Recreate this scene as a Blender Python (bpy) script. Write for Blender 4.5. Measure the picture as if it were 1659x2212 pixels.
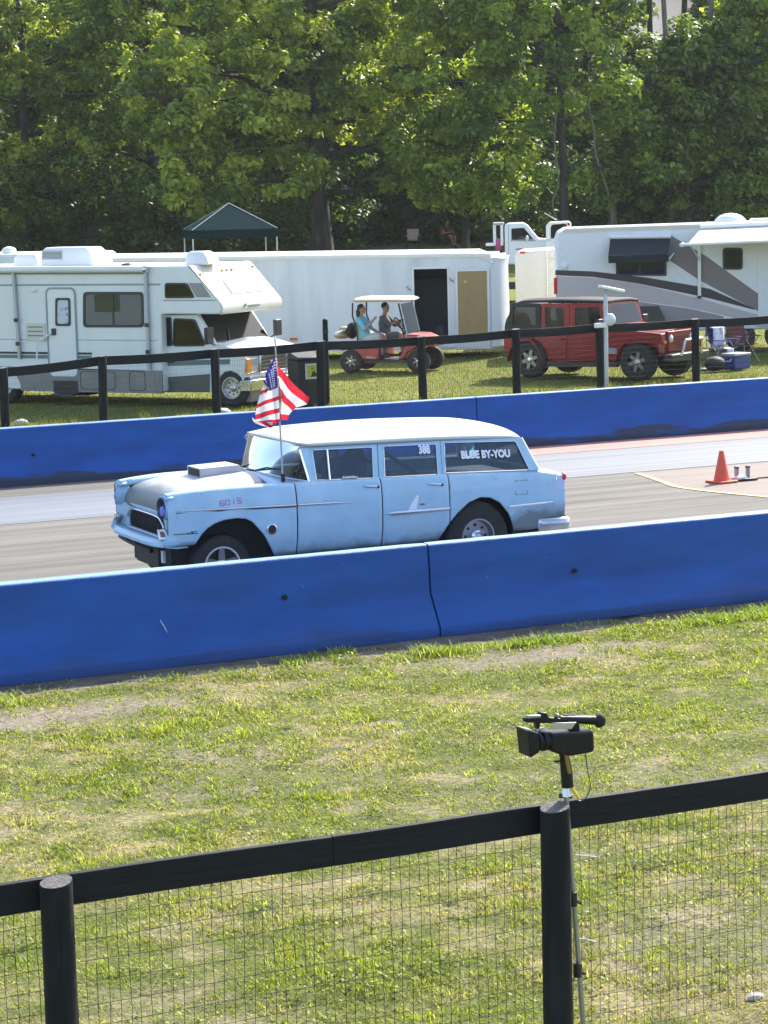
import bpy, math, random
import numpy as np
from mathutils import Vector, Matrix
random.seed(7); RNG = np.random.default_rng(11)
scn = bpy.context.scene
for o in list(bpy.data.objects): bpy.data.objects.remove(o)
COL = scn.collection
PI = math.pi

# ------------------------------------------------------------------ camera
W0, H0 = 1659., 2212.                      # photo coordinates used for tracing
FPX, YAW, PITCH, ROLL, CAMZ = 5117.6, 0.434234, 0.134644, -0.0248954, 4.2355
_cy, _sy, _cp, _sp = math.cos(YAW), math.sin(YAW), math.cos(PITCH), math.sin(PITCH)
FW = np.array([_sy*_cp, _cy*_cp, -_sp]); _r = np.array([_cy, -_sy, 0.]); _u = np.cross(_r, FW)
RT = math.cos(ROLL)*_r + math.sin(ROLL)*_u; UP = -math.sin(ROLL)*_r + math.cos(ROLL)*_u
CAMP = np.array([0., 0., CAMZ])
cam_d = bpy.data.cameras.new('camera'); cam = bpy.data.objects.new('camera', cam_d); COL.objects.link(cam)
cam.matrix_world = Matrix(((RT[0], UP[0], -FW[0], 0), (RT[1], UP[1], -FW[1], 0), (RT[2], UP[2], -FW[2], CAMZ), (0, 0, 0, 1)))
cam_d.sensor_fit = 'HORIZONTAL'; cam_d.sensor_width = 36; cam_d.lens = FPX/W0*36
cam_d.clip_start = .1; cam_d.clip_end = 2000
scn.camera = cam
scn.render.resolution_x = 768; scn.render.resolution_y = 1024

# ------------------------------------------------------------------ world, sun, exposure
SUN_EL, SUN_AZ = math.radians(40), math.radians(58)      # azimuth clockwise from +Y
wd = bpy.data.worlds.new('World'); scn.world = wd; wd.use_nodes = True
nt = wd.node_tree; nt.nodes.clear()
sky = nt.nodes.new('ShaderNodeTexSky'); sky.sky_type = 'NISHITA'; sky.sun_disc = False
sky.sun_elevation = SUN_EL; sky.sun_rotation = SUN_AZ; sky.air_density = 1.0; sky.dust_density = 2.0; sky.ozone_density = 1.0
bg = nt.nodes.new('ShaderNodeBackground'); bg.inputs[1].default_value = 0.15
wo = nt.nodes.new('ShaderNodeOutputWorld')
nt.links.new(sky.outputs[0], bg.inputs[0]); nt.links.new(bg.outputs[0], wo.inputs[0])
sun_d = bpy.data.lights.new('sun', 'SUN'); sun_d.energy = 4.0; sun_d.angle = math.radians(.5); sun_d.color = (1, .93, .80)
sun = bpy.data.objects.new('sun', sun_d); COL.objects.link(sun)
sdir = Vector((math.sin(SUN_AZ)*math.cos(SUN_EL), math.cos(SUN_AZ)*math.cos(SUN_EL), math.sin(SUN_EL)))
sun.rotation_euler = sdir.to_track_quat('Z', 'Y').to_euler(); sun.location = (60, 60, 60)
vs = scn.view_settings; vs.view_transform = 'Standard'; vs.look = 'None'; vs.exposure = 1.35; vs.gamma = 1; vs.use_curve_mapping = False
scn.cycles.max_bounces = 6; scn.cycles.transparent_max_bounces = 24
scn.cycles.caustics_reflective = False; scn.cycles.caustics_refractive = False

# ------------------------------------------------------------------ pixel -> place
KZ = 1659/1875
def zp(reg, x, y):                        # coordinates inside an enlarged region -> photo coordinates
    s = 1659/(reg[2]-reg[0]); return (reg[0]+x/s)*KZ, (reg[1]+y/s)*KZ
def ray(x, y): return FW + RT*(x-W0/2)/FPX - UP*(y-H0/2)/FPX
def atY(x, y, Y): d = ray(x, y); return CAMP + d*(Y/d[1])
def atZ(x, y, Z): d = ray(x, y); return CAMP + d*((Z-CAMZ)/d[2])
class Frame:                              # upright plane through O along heading h; local x = along, y = away from camera, z = up
    def __init__(s, O, h, gz=0.):
        s.O = np.array([O[0], O[1], gz]); h = np.array([h[0], h[1], 0.]); s.h = h/np.linalg.norm(h)
        s.n = np.array([-s.h[1], s.h[0], 0.]); s.ang = math.atan2(s.h[1], s.h[0])
    def L(s, x, y, off=0., reg=None):
        if reg: x, y = zp(reg, x, y)
        d = ray(x, y); O = s.O + s.n*off; t = ((O-CAMP)@s.n)/(d@s.n); P = CAMP+d*t
        return (float((P-s.O)@s.h), off, float(P[2]-s.O[2]))
    def W(s, u, off, z): return s.O + s.h*u + s.n*off + np.array([0, 0, z])

# ------------------------------------------------------------------ materials
MATS = {}
def mat(name, col=(.5, .5, .5), rough=.6, metal=0., var=0., vscale=6., bump=0., bscale=40., spec=.5, col2=None, mix=(.45, .6), mscale=3., coat=0., trans=0., detail=4., stretch=None, obj=True, emit=0.):
    """procedural surface: base colour with value variation (var), a second colour in noise patches (col2), and bump"""
    if name in MATS: return MATS[name]
    m = bpy.data.materials.new(name); MATS[name] = m; m.use_nodes = True; t = m.node_tree; N = t.nodes; Lk = t.links
    b = N['Principled BSDF']
    b.inputs['Roughness'].default_value = rough; b.inputs['Metallic'].default_value = metal
    b.inputs['Specular IOR Level'].default_value = spec; b.inputs['Coat Weight'].default_value = coat; b.inputs['Coat Roughness'].default_value = .08
    tc = N.new('ShaderNodeTexCoord'); src = tc.outputs['Object']
    if stretch:
        mp = N.new('ShaderNodeMapping'); mp.inputs['Scale'].default_value = stretch; Lk.new(src, mp.inputs[0]); src = mp.outputs[0]
    c = N.new('ShaderNodeRGB'); c.outputs[0].default_value = (*col, 1); cur = c.outputs[0]
    if col2 is not None:
        n = N.new('ShaderNodeTexNoise'); n.inputs['Scale'].default_value = mscale; n.inputs['Detail'].default_value = 6; Lk.new(src, n.inputs['Vector'])
        r = N.new('ShaderNodeMapRange'); r.inputs[1].default_value, r.inputs[2].default_value = mix; Lk.new(n.outputs[0], r.inputs[0])
        x = N.new('ShaderNodeMix'); x.data_type = 'RGBA'; Lk.new(r.outputs[0], x.inputs[0]); Lk.new(cur, x.inputs[6]); x.inputs[7].default_value = (*col2, 1); cur = x.outputs[2]
    if var > 0:
        n = N.new('ShaderNodeTexNoise'); n.inputs['Scale'].default_value = vscale; n.inputs['Detail'].default_value = detail; n.inputs['Roughness'].default_value = .65; Lk.new(src, n.inputs['Vector'])
        r = N.new('ShaderNodeMapRange'); r.inputs[1].default_value, r.inputs[2].default_value = .25, .75; r.inputs[3].default_value, r.inputs[4].default_value = 1-var, 1+var; Lk.new(n.outputs[0], r.inputs[0])
        x = N.new('ShaderNodeVectorMath'); x.operation = 'SCALE'; Lk.new(cur, x.inputs[0]); Lk.new(r.outputs[0], x.inputs['Scale']); cur = x.outputs[0]
    Lk.new(cur, b.inputs['Base Color'])
    if bump > 0:
        n = N.new('ShaderNodeTexNoise'); n.inputs['Scale'].default_value = bscale; n.inputs['Detail'].default_value = 5; Lk.new(src, n.inputs['Vector'])
        bp = N.new('ShaderNodeBump'); bp.inputs['Strength'].default_value = bump; bp.inputs['Distance'].default_value = .02; Lk.new(n.outputs[0], bp.inputs['Height']); Lk.new(bp.outputs[0], b.inputs['Normal'])
    if emit: b.inputs['Emission Color'].default_value = (*col, 1); b.inputs['Emission Strength'].default_value = emit
    return m
def glass(name, tint=(.5, .55, .58), rough=.03, ior=1.5):
    if name in MATS: return MATS[name]
    m = bpy.data.materials.new(name); MATS[name] = m; m.use_nodes = True; t = m.node_tree; N = t.nodes; N.clear(); Lk = t.links
    out = N.new('ShaderNodeOutputMaterial'); tr = N.new('ShaderNodeBsdfTransparent'); tr.inputs[0].default_value = (*tint, 1)
    g = N.new('ShaderNodeBsdfGlossy'); g.inputs['Roughness'].default_value = rough; g.inputs[0].default_value = (.9, .95, 1, 1)
    fr = N.new('ShaderNodeFresnel'); fr.inputs[0].default_value = ior
    mx = N.new('ShaderNodeMixShader'); Lk.new(fr.outputs[0], mx.inputs[0]); Lk.new(tr.outputs[0], mx.inputs[1]); Lk.new(g.outputs[0], mx.inputs[2]); Lk.new(mx.outputs[0], out.inputs[0])
    return m
def leafmat(name, trans=.45, rough=.55, tw=(1.25, 1.3, .5)):
    """leaf / blade colour from the mesh's own 'col' attribute, part diffuse, part light shining through"""
    if name in MATS: return MATS[name]
    m = bpy.data.materials.new(name); MATS[name] = m; m.use_nodes = True; t = m.node_tree; N = t.nodes; Lk = t.links
    b = N['Principled BSDF']; b.inputs['Roughness'].default_value = rough; b.inputs['Specular IOR Level'].default_value = .3
    a = N.new('ShaderNodeAttribute'); a.attribute_name = 'col'; Lk.new(a.outputs[0], b.inputs['Base Color'])
    x = N.new('ShaderNodeVectorMath'); x.operation = 'MULTIPLY'; x.inputs[1].default_value = tw; Lk.new(a.outputs[0], x.inputs[0])
    tl = N.new('ShaderNodeBsdfTranslucent'); Lk.new(x.outputs[0], tl.inputs[0])
    mx = N.new('ShaderNodeMixShader'); mx.inputs[0].default_value = trans
    Lk.new(b.outputs[0], mx.inputs[1]); Lk.new(tl.outputs[0], mx.inputs[2]); Lk.new(mx.outputs[0], N['Material Output'].inputs[0])
    return m

# ------------------------------------------------------------------ object helpers
def tag(o, label=None, cat=None, group=None, kind=None):
    if label: o['label'] = label
    if cat: o['category'] = cat
    if group: o['group'] = group
    if kind: o['kind'] = kind
    return o
def empty(name, loc=(0, 0, 0), rz=0., label=None, cat=None, group=None):
    o = bpy.data.objects.new(name, None); COL.objects.link(o); o.location = loc; o.rotation_euler = (0, 0, rz); o.empty_display_size = .2
    return tag(o, label, cat, group)
def link(name, me, m, parent=None):
    o = bpy.data.objects.new(name, me); COL.objects.link(o)
    if m is not None and not me.materials: me.materials.append(m)
    if parent is not None: o.parent = parent
    return o
def copytree(o, parent=None):
    c = o.copy(); COL.objects.link(c); c.parent = parent
    for ch in list(o.children): copytree(ch, c)
    return c
class MB:
    def __init__(s): s.v = []; s.f = []; s.mi = []
    def add(s, vs, fs, mi=0):
        k = len(s.v); s.v += [tuple(map(float, v)) for v in vs]; s.f += [tuple(i+k for i in f) for f in fs]; s.mi += [mi]*len(fs); return s
    def box(s, x0, x1, y0, y1, z0, z1, mi=0):
        return s.add([(x0, y0, z0), (x1, y0, z0), (x1, y1, z0), (x0, y1, z0), (x0, y0, z1), (x1, y0, z1), (x1, y1, z1), (x0, y1, z1)],
                     [(3, 2, 1, 0), (4, 5, 6, 7), (0, 1, 5, 4), (1, 2, 6, 5), (2, 3, 7, 6), (3, 0, 4, 7)], mi)
    def loft(s, rings, cap=True, closed=True, mi=0):
        n = len(rings[0]); vs = [p for r in rings for p in r]; fs = []
        for i in range(len(rings)-1):
            for j in range(n if closed else n-1):
                a = i*n+j; b = i*n+(j+1) % n; fs.append((a, b, b+n, a+n))
        if cap and closed: fs += [tuple(range(n-1, -1, -1)), tuple(range((len(rings)-1)*n, len(rings)*n))]
        return s.add(vs, fs, mi)
    def grid(s, P, mi=0): return s.loft(P, cap=False, closed=False, mi=mi)
    def prism(s, poly, y0, y1, mi=0):     # polygon in local x,z extruded along y
        return s.loft([[(x, y0, z) for x, z in poly], [(x, y1, z) for x, z in poly]], mi=mi)
    def slab(s, pts, d, mi=0):            # 3d polygon thickened by vector d
        d = Vector(d); return s.loft([[tuple(Vector(q)) for q in pts], [tuple(Vector(q)+d) for q in pts]], mi=mi)
    def ring(s, outer, inner, d, mi=0):   # frame between two 3d polygons of equal count, thickened by d
        n = len(outer); d = Vector(d)
        A = [Vector(q) for q in outer]; B = [Vector(q) for q in inner]; C = [q+d for q in B]; D = [q+d for q in A]
        vs = A+B+C+D; fs = []
        for j in range(n):
            k = (j+1) % n
            for a in range(4): b = (a+1) % 4; fs.append((a*n+j, a*n+k, b*n+k, b*n+j))
        return s.add(vs, fs, mi)
    def tube(s, path, r, n=8, cap=True, mi=0):
        path = [Vector(q) for q in path]; rings = []; rr = r if isinstance(r, (list, tuple)) else [r]*len(path); ref = None
        for i, q in enumerate(path):
            t = (path[min(i+1, len(path)-1)]-path[max(i-1, 0)]).normalized()
            if ref is None: ref = Vector((0, 0, 1)) if abs(t.z) < .9 else Vector((1, 0, 0))
            a = t.cross(ref).normalized(); b = t.cross(a).normalized(); ref = -b if False else ref
            rings.append([tuple(q + (a*math.cos(2*PI*j/n)+b*math.sin(2*PI*j/n))*rr[i]) for j in range(n)])
        return s.loft(rings, cap=cap, mi=mi)
    def lathe(s, prof, c=(0, 0, 0), axis='y', n=24, cap=True, mi=0):    # prof: (radius, along)
        rings = []
        for r, h in prof:
            ring = []
            for j in range(n):
                a = 2*PI*j/n; x, y = r*math.cos(a), r*math.sin(a)
                q = {'y': (x, h, y), 'x': (h, x, y), 'z': (x, y, h)}[axis]
                ring.append((q[0]+c[0], q[1]+c[1], q[2]+c[2]))
            rings.append(ring)
        return s.loft(rings, cap=cap, mi=mi)
    def ell(s, c, r, n=14, m=9, mi=0):
        rings = []
        for i in range(m+1):
            a = -PI/2 + PI*i/m; k = max(math.cos(a), .03)
            rings.append([(c[0]+r[0]*k*math.cos(2*PI*j/n), c[1]+r[1]*k*math.sin(2*PI*j/n), c[2]+r[2]*math.sin(a)) for j in range(n)])
        return s.loft(rings, mi=mi)
    def mesh(s, name, smooth=35.):
        me = bpy.data.meshes.new(name); me.from_pydata(s.v, [], s.f)
        if any(s.mi): me.polygons.foreach_set('material_index', s.mi)
        me.validate(); me.update()
        if smooth:
            me.polygons.foreach_set('use_smooth', [True]*len(me.polygons)); me.set_sharp_from_angle(angle=math.radians(smooth))
        return me
    def build(s, name, m, parent=None, smooth=35., bevel=0., seg=2, fixn=True):
        me = s.mesh(name, 0)
        if fixn:
            import bmesh
            bm = bmesh.new(); bm.from_mesh(me); bmesh.ops.recalc_face_normals(bm, faces=bm.faces); bm.to_mesh(me); bm.free()
        if smooth:
            me.polygons.foreach_set('use_smooth', [True]*len(me.polygons)); me.set_sharp_from_angle(angle=math.radians(smooth))
        for q in (m if isinstance(m, (list, tuple)) else [m]): me.materials.append(q)
        o = bpy.data.objects.new(name, me); COL.objects.link(o)
        if parent is not None: o.parent = parent
        if bevel:
            b = o.modifiers.new('bevel', 'BEVEL'); b.width = bevel; b.segments = seg; b.limit_method = 'ANGLE'; b.angle_limit = math.radians(40)
        return o
def bez(pts, n=8):                        # smooth closed/open curve through points (Catmull-Rom)
    out = []
    for i in range(len(pts)-1):
        p0 = np.array(pts[max(i-1, 0)], float); p1 = np.array(pts[i], float); p2 = np.array(pts[i+1], float); p3 = np.array(pts[min(i+2, len(pts)-1)], float)
        for k in range(n):
            t = k/n; out.append(tuple(.5*((2*p1)+(-p0+p2)*t+(2*p0-5*p1+4*p2-p3)*t*t+(-p0+3*p1-3*p2+p3)*t**3)))
    out.append(tuple(map(float, pts[-1]))); return out
def lerp(tab, x): return float(np.interp(x, [a for a, b in tab], [b for a, b in tab]))
def smoothtab(tab, n=8):
    c = bez(tab, n); return c
def rrect(x0, x1, z0, z1, r, n=4):        # rounded rectangle polygon in x,z
    out = []
    for cx, cz, a0 in ((x1-r, z1-r, 0), (x0+r, z1-r, 90), (x0+r, z0+r, 180), (x1-r, z0+r, 270)):
        for k in range(n+1): a = math.radians(a0+90*k/n); out.append((cx+r*math.cos(a), cz+r*math.sin(a)))
    return out
def rquad(q, r=.12, n=4):                 # rounded quad from four (x,z) corners, r as share of the side
    out = []
    for i in range(4):
        p0, p1, p2 = (np.array(q[(i-1) % 4], float), np.array(q[i], float), np.array(q[(i+1) % 4], float))
        d = min(np.linalg.norm(p0-p1), np.linalg.norm(p2-p1))*r
        a = p1+(p0-p1)/np.linalg.norm(p0-p1)*d; b = p1+(p2-p1)/np.linalg.norm(p2-p1)*d
        for k in range(n+1): t = k/n; out.append(tuple((1-t)**2*a+2*t*(1-t)*p1+t*t*b))
    return out
def text(body, size, m, parent, loc, rot, name='lettering', bold=.0, depth=.002, shear=0., space=1.0, sx=1., mesh_only=False):
    cu = bpy.data.curves.new(name, 'FONT'); cu.body = body; cu.size = size; cu.align_x = 'CENTER'; cu.align_y = 'CENTER'; cu.offset = bold; cu.extrude = depth; cu.shear = shear; cu.space_character = space; cu.resolution_u = 3
    t = bpy.data.objects.new(name, cu); COL.objects.link(t); dg = bpy.context.evaluated_depsgraph_get(); dg.update()
    me = bpy.data.meshes.new_from_object(t.evaluated_get(dg)); bpy.data.objects.remove(t); me.name = name
    me.materials.clear(); me.materials.append(m)
    o = bpy.data.objects.new(name, me); COL.objects.link(o); o.parent = parent; o.location = loc; o.rotation_euler = rot; o.scale = (sx, 1, 1)
    return o
def npmesh(name, V, Fq, k, col=None, m=None):
    """numpy verts (n,3), faces (f,k) -> mesh with optional point colours"""
    me = bpy.data.meshes.new(name); me.vertices.add(len(V)); me.vertices.foreach_set('co', V.astype(np.float32).ravel())
    nf = len(Fq); me.loops.add(nf*k); me.loops.foreach_set('vertex_index', Fq.astype(np.int32).ravel())
    me.polygons.add(nf); me.polygons.foreach_set('loop_start', np.arange(0, nf*k, k, dtype=np.int32)); me.polygons.foreach_set('loop_total', np.full(nf, k, np.int32))
    me.update(calc_edges=True); me.validate()
    if col is not None:
        ca = me.color_attributes.new('col', 'FLOAT_COLOR', 'POINT'); ca.data.foreach_set('color', np.concatenate([col, np.ones((len(col), 1))], 1).astype(np.float32).ravel())
    if m: me.materials.append(m)
    return me
# smooth value noise for ground cover
_NG = RNG.random((64, 64))
def vnoise(x, y):
    xi = np.floor(x).astype(int); yi = np.floor(y).astype(int); fx = x-xi; fy = y-yi; fx = fx*fx*(3-2*fx); fy = fy*fy*(3-2*fy)
    g = lambda a, b: _NG[a % 64, b % 64]
    return (g(xi, yi)*(1-fx)+g(xi+1, yi)*fx)*(1-fy)+(g(xi, yi+1)*(1-fx)+g(xi+1, yi+1)*fx)*fy
def fbm(x, y, o=4): return sum(vnoise(x*2**k+17.3*k, y*2**k+5.1*k)*.5**(k+1) for k in range(o))/(1-.5**o)

# ================================================================== SETTING
def depth(X, Y): return X*_sy + Y*_cy
def terr(X, Y):
    D = depth(np.asarray(X, float), np.asarray(Y, float))
    z = np.interp(D, [0, 63, 75, 90, 110, 118, 160, 260], [0, 0, .75, 1.0, 1.7, 4.2, 27, 50])
    return z
def gp(xpx, D, dy=0.):                    # ground point seen in the direction of photo column xpx at depth D
    d = ray(xpx, 430); d = d/(d[0]*_sy+d[1]*_cy); X, Y = d[0]*D, d[1]*D
    return float(X), float(Y), float(terr(X, Y))

# dirt patches along the near barrier and worn spots: shared by ground colour and grass density
def dirt(X, Y):
    n = fbm(X*1.3+3, Y*1.3, 4)
    a = np.exp(-((Y-18.55-.03*X)/.38)**2)*np.clip(np.maximum(np.exp(-((X-5.5)/1.7)**4), .85*np.exp(-((X-10.2)/1.3)**4)), 0, 1)
    b = np.exp(-((Y-19.75)/.16)**2)*.9
    w = np.clip((fbm(X*.55+40, Y*.7+9, 3)-.56)*6, 0, 1)*.38
    return np.clip(np.maximum(np.maximum(a*(.4+1.2*n), b), w*(.3+n)), 0, 1)
def axis_pts(segs):
    out = []
    for a, b, st in segs: out += list(np.arange(a, b, st))
    out.append(segs[-1][1]); return np.array(out)
xs = axis_pts([(-150, -20, 10), (-20, 0, 2), (0, 17, .09), (17, 70, 1), (70, 260, 8)])
ys = axis_pts([(-30, 5, 1.5), (5, 20.6, .09), (20.6, 36, 1), (36, 64, .5), (64, 130, 1.5), (130, 320, 8)])
GX, GY = np.meshgrid(xs, ys, indexing='ij')
GZ = terr(GX, GY)
near = (GX > -1) & (GX < 18) & (GY > 4.5) & (GY < 20.1)
GZ = GZ + np.where(near, (fbm(GX*2.2, GY*2.2, 4)-.5)*.05, 0) - .03 + np.where(depth(GX, GY) > 112, (fbm(GX*.3, GY*.3, 3)-.5)*2, 0)
def ground_col(X, Y):
    n = (.45*fbm(X*1.1, Y*1.1, 5)+.55*fbm(X*3.6+31, Y*4.4+7, 3))[..., None]; m = fbm(X*9+50, Y*9+20, 3)[..., None]
    g = np.array([.10, .12, .03]); s = np.array([.29, .245, .14]); d = np.array([.25, .21, .175])
    c = g+(s-g)*np.clip((n-.46)*3.2+(m-.5)*.8, 0, 1)
    return c+(d-c)*dirt(X, Y)[..., None]
gcol = ground_col(GX, GY)
Dg = depth(GX, GY)[..., None]
far_t = np.clip((Dg-100)/14, 0, 1); gcol = gcol*(1-far_t)+far_t*np.array([.15, .13, .10])*(.6+.9*fbm(GX*.8, GY*.8, 4))[..., None]
mid = ((GY > 35) & (GY < 105))[..., None]
gcol = np.where(mid & (Dg < 104), np.array([.150, .170, .038])*(.75+.5*fbm(GX*1.5, GY*1.5, 5))[..., None] + np.clip(fbm(GX*.6+8, GY*.6, 3)-.52, 0, 1)[..., None]*np.array([.35, .28, .1]), gcol)
latr = (GX*_cy-GY*_sy)/np.maximum(depth(GX, GY), 1); pale = np.clip(1-np.abs((latr-.113)/.03)**4, 0, 1)[..., None]*np.clip((Dg-119)/3, 0, 1)*(.6+.8*fbm(GX*.7, GY*.7, 4))[..., None]
gcol = gcol*(1-np.clip(pale, 0, 1))+np.clip(pale, 0, 1)*np.array([.40, .38, .37])
gi = np.arange(GX.size).reshape(GX.shape)
Fq = np.stack([gi[:-1, :-1], gi[1:, :-1], gi[1:, 1:], gi[:-1, 1:]], -1).reshape(-1, 4)
gm = bpy.data.materials.new('turf'); gm.use_nodes = True; _t = gm.node_tree; _N = _t.nodes; _b = _N['Principled BSDF']
_b.inputs['Roughness'].default_value = .9; _b.inputs['Specular IOR Level'].default_value = .15
_a = _N.new('ShaderNodeAttribute'); _a.attribute_name = 'col'
_tc = _N.new('ShaderNodeTexCoord'); _n = _N.new('ShaderNodeTexNoise'); _n.inputs['Scale'].default_value = 22; _n.inputs['Detail'].default_value = 6; _n.inputs['Roughness'].default_value = .7
_t.links.new(_tc.outputs['Object'], _n.inputs['Vector'])
_mr = _N.new('ShaderNodeMapRange'); _mr.inputs[1].default_value, _mr.inputs[2].default_value, _mr.inputs[3].default_value, _mr.inputs[4].default_value = .3, .7, .35, 1.5; _t.links.new(_n.outputs[0], _mr.inputs[0])
_s = _N.new('ShaderNodeVectorMath'); _s.operation = 'SCALE'; _t.links.new(_a.outputs[0], _s.inputs[0]); _t.links.new(_mr.outputs[0], _s.inputs['Scale']); _t.links.new(_s.outputs[0], _b.inputs['Base Color'])
_bp = _N.new('ShaderNodeBump'); _bp.inputs['Strength'].default_value = .8; _bp.inputs['Distance'].default_value = .04; _t.links.new(_n.outputs[0], _bp.inputs['Height']); _t.links.new(_bp.outputs[0], _b.inputs['Normal'])
gme = npmesh('ground', np.stack([GX, GY, GZ], -1).reshape(-1, 3), Fq, 4, gcol.reshape(-1, 3), gm)
gme.polygons.foreach_set('use_smooth', [True]*len(gme.polygons))
ground = link('ground', gme, None); tag(ground, kind='structure')

# ------------------------------------------------------------------ track: asphalt, prepared lane, paint
def sheet(name, pts, z, m):
    o = MB().add([(x, y, z) for x, y in pts], [tuple(range(len(pts)))]).build(name, m, smooth=0); return tag(o, kind='structure')
def track_mat(name, c1, c2, rough, str_scale=(.18, 3.2, 1), contrast=(.3, .7), spec=.5):
    m = bpy.data.materials.new(name); m.use_nodes = True; t = m.node_tree; N = t.nodes; b = N['Principled BSDF']; b.inputs['Roughness'].default_value = rough; b.inputs['Specular IOR Level'].default_value = spec
    tc = N.new('ShaderNodeTexCoord'); mp = N.new('ShaderNodeMapping'); mp.inputs['Scale'].default_value = str_scale; t.links.new(tc.outputs['Object'], mp.inputs[0])
    n = N.new('ShaderNodeTexNoise'); n.inputs['Scale'].default_value = 1.; n.inputs['Detail'].default_value = 7; n.inputs['Roughness'].default_value = .62; t.links.new(mp.outputs[0], n.inputs['Vector'])
    r = N.new('ShaderNodeMapRange'); r.inputs[1].default_value, r.inputs[2].default_value = contrast; t.links.new(n.outputs[0], r.inputs[0])
    x = N.new('ShaderNodeMix'); x.data_type = 'RGBA'; x.inputs[6].default_value = (*c1, 1); x.inputs[7].default_value = (*c2, 1); t.links.new(r.outputs[0], x.inputs[0])
    n2 = N.new('ShaderNodeTexNoise'); n2.inputs['Scale'].default_value = 60; n2.inputs['Detail'].default_value = 4; t.links.new(tc.outputs['Object'], n2.inputs['Vector'])
    r2 = N.new('ShaderNodeMapRange'); r2.inputs[3].default_value, r2.inputs[4].default_value = .75, 1.25; t.links.new(n2.outputs[0], r2.inputs[0])
    s = N.new('ShaderNodeVectorMath'); s.operation = 'SCALE'; t.links.new(x.outputs[2], s.inputs[0]); t.links.new(r2.outputs[0], s.inputs['Scale']); t.links.new(s.outputs[0], b.inputs['Base Color'])
    bp = N.new('ShaderNodeBump'); bp.inputs['Strength'].default_value = .25; bp.inputs['Distance'].default_value = .01; t.links.new(n2.outputs[0], bp.inputs['Height']); t.links.new(bp.outputs[0], b.inputs['Normal'])
    return m
asph = track_mat('worn_asphalt', (.060, .056, .051), (.160, .152, .142), .85, spec=.3)
groove = track_mat('rubbered_lane', (.085, .098, .12), (.175, .198, .232), .6, (.08, 5., 1), spec=.35)
pinkp = track_mat('faded_red_paint', (.30, .13, .12), (.40, .21, .19), .75, (.5, 3, 1))
yel = track_mat('yellow_paint', (.34, .27, .09), (.48, .40, .16), .7, (3, 3, 1))
sheet('track', [(-60, 20.35), (110, 20.35), (110, 34.35), (-60, 34.35)], .004, asph)
sheet('rubbered_lane', [(-60, 30.13), (110, 30.13), (110, 32.95), (-60, 32.95)], .008, groove)
sheet('rubbered_lane', [(-60, 22.6), (110, 22.6), (110, 25.6), (-60, 25.6)], .008, groove)
sheet('painted_strip', [(15.2, 33.0), (60, 33.0), (60, 34.1), (15.2, 34.1)], .008, pinkp)
_L = [(18.05, 29.99), (17.82, 28.95), (17.67, 28.31), (17.72, 27.8), (17.82, 27.41), (18.07, 26.62), (18.45, 25.7)]
_c = bez(_L, 5); _n1 = []; _n2 = []
for i, q in enumerate(_c):
    a = np.array(_c[max(i-1, 0)]); b = np.array(_c[min(i+1, len(_c)-1)]); t = (b-a)/np.linalg.norm(b-a); nn = np.array([-t[1], t[0]])
    _n1.append(np.array(q)+nn*.05); _n2.append(np.array(q)-nn*.05)
yo = MB().grid([[(*a, .012) for a in _n1], [(*a, .012) for a in _n2]]).build('painted_line', yel, smooth=0); tag(yo, kind='structure')
pk = MB().add([(*q, .008) for q in list(_c)]+[(60, 25.7, .008), (60, 29.99, .008)], [tuple(range(len(_c)+2))]).build('painted_apron', track_mat('faint_red_apron', (.115, .088, .080), (.155, .125, .115), .75, (.3, 3, 1)), smooth=0); tag(pk, kind='structure')

edge = [(x, 19.74+.10*math.sin(x*1.7)+.08*math.sin(x*4.3+1)+.05*math.sin(x*9.1)) for x in np.arange(-6, 24, .15)]
eo = MB().grid([[(x, y-.05, -.06) for x, y in edge], [(x, y+.12, -.006) for x, y in edge], [(x, 20.36, .002) for x, y in edge]]).build('asphalt_edge', track_mat('old_asphalt', (.035, .033, .031), (.11, .10, .092), .9, (2, 5, 1)), smooth=0); tag(eo, kind='structure')

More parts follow.
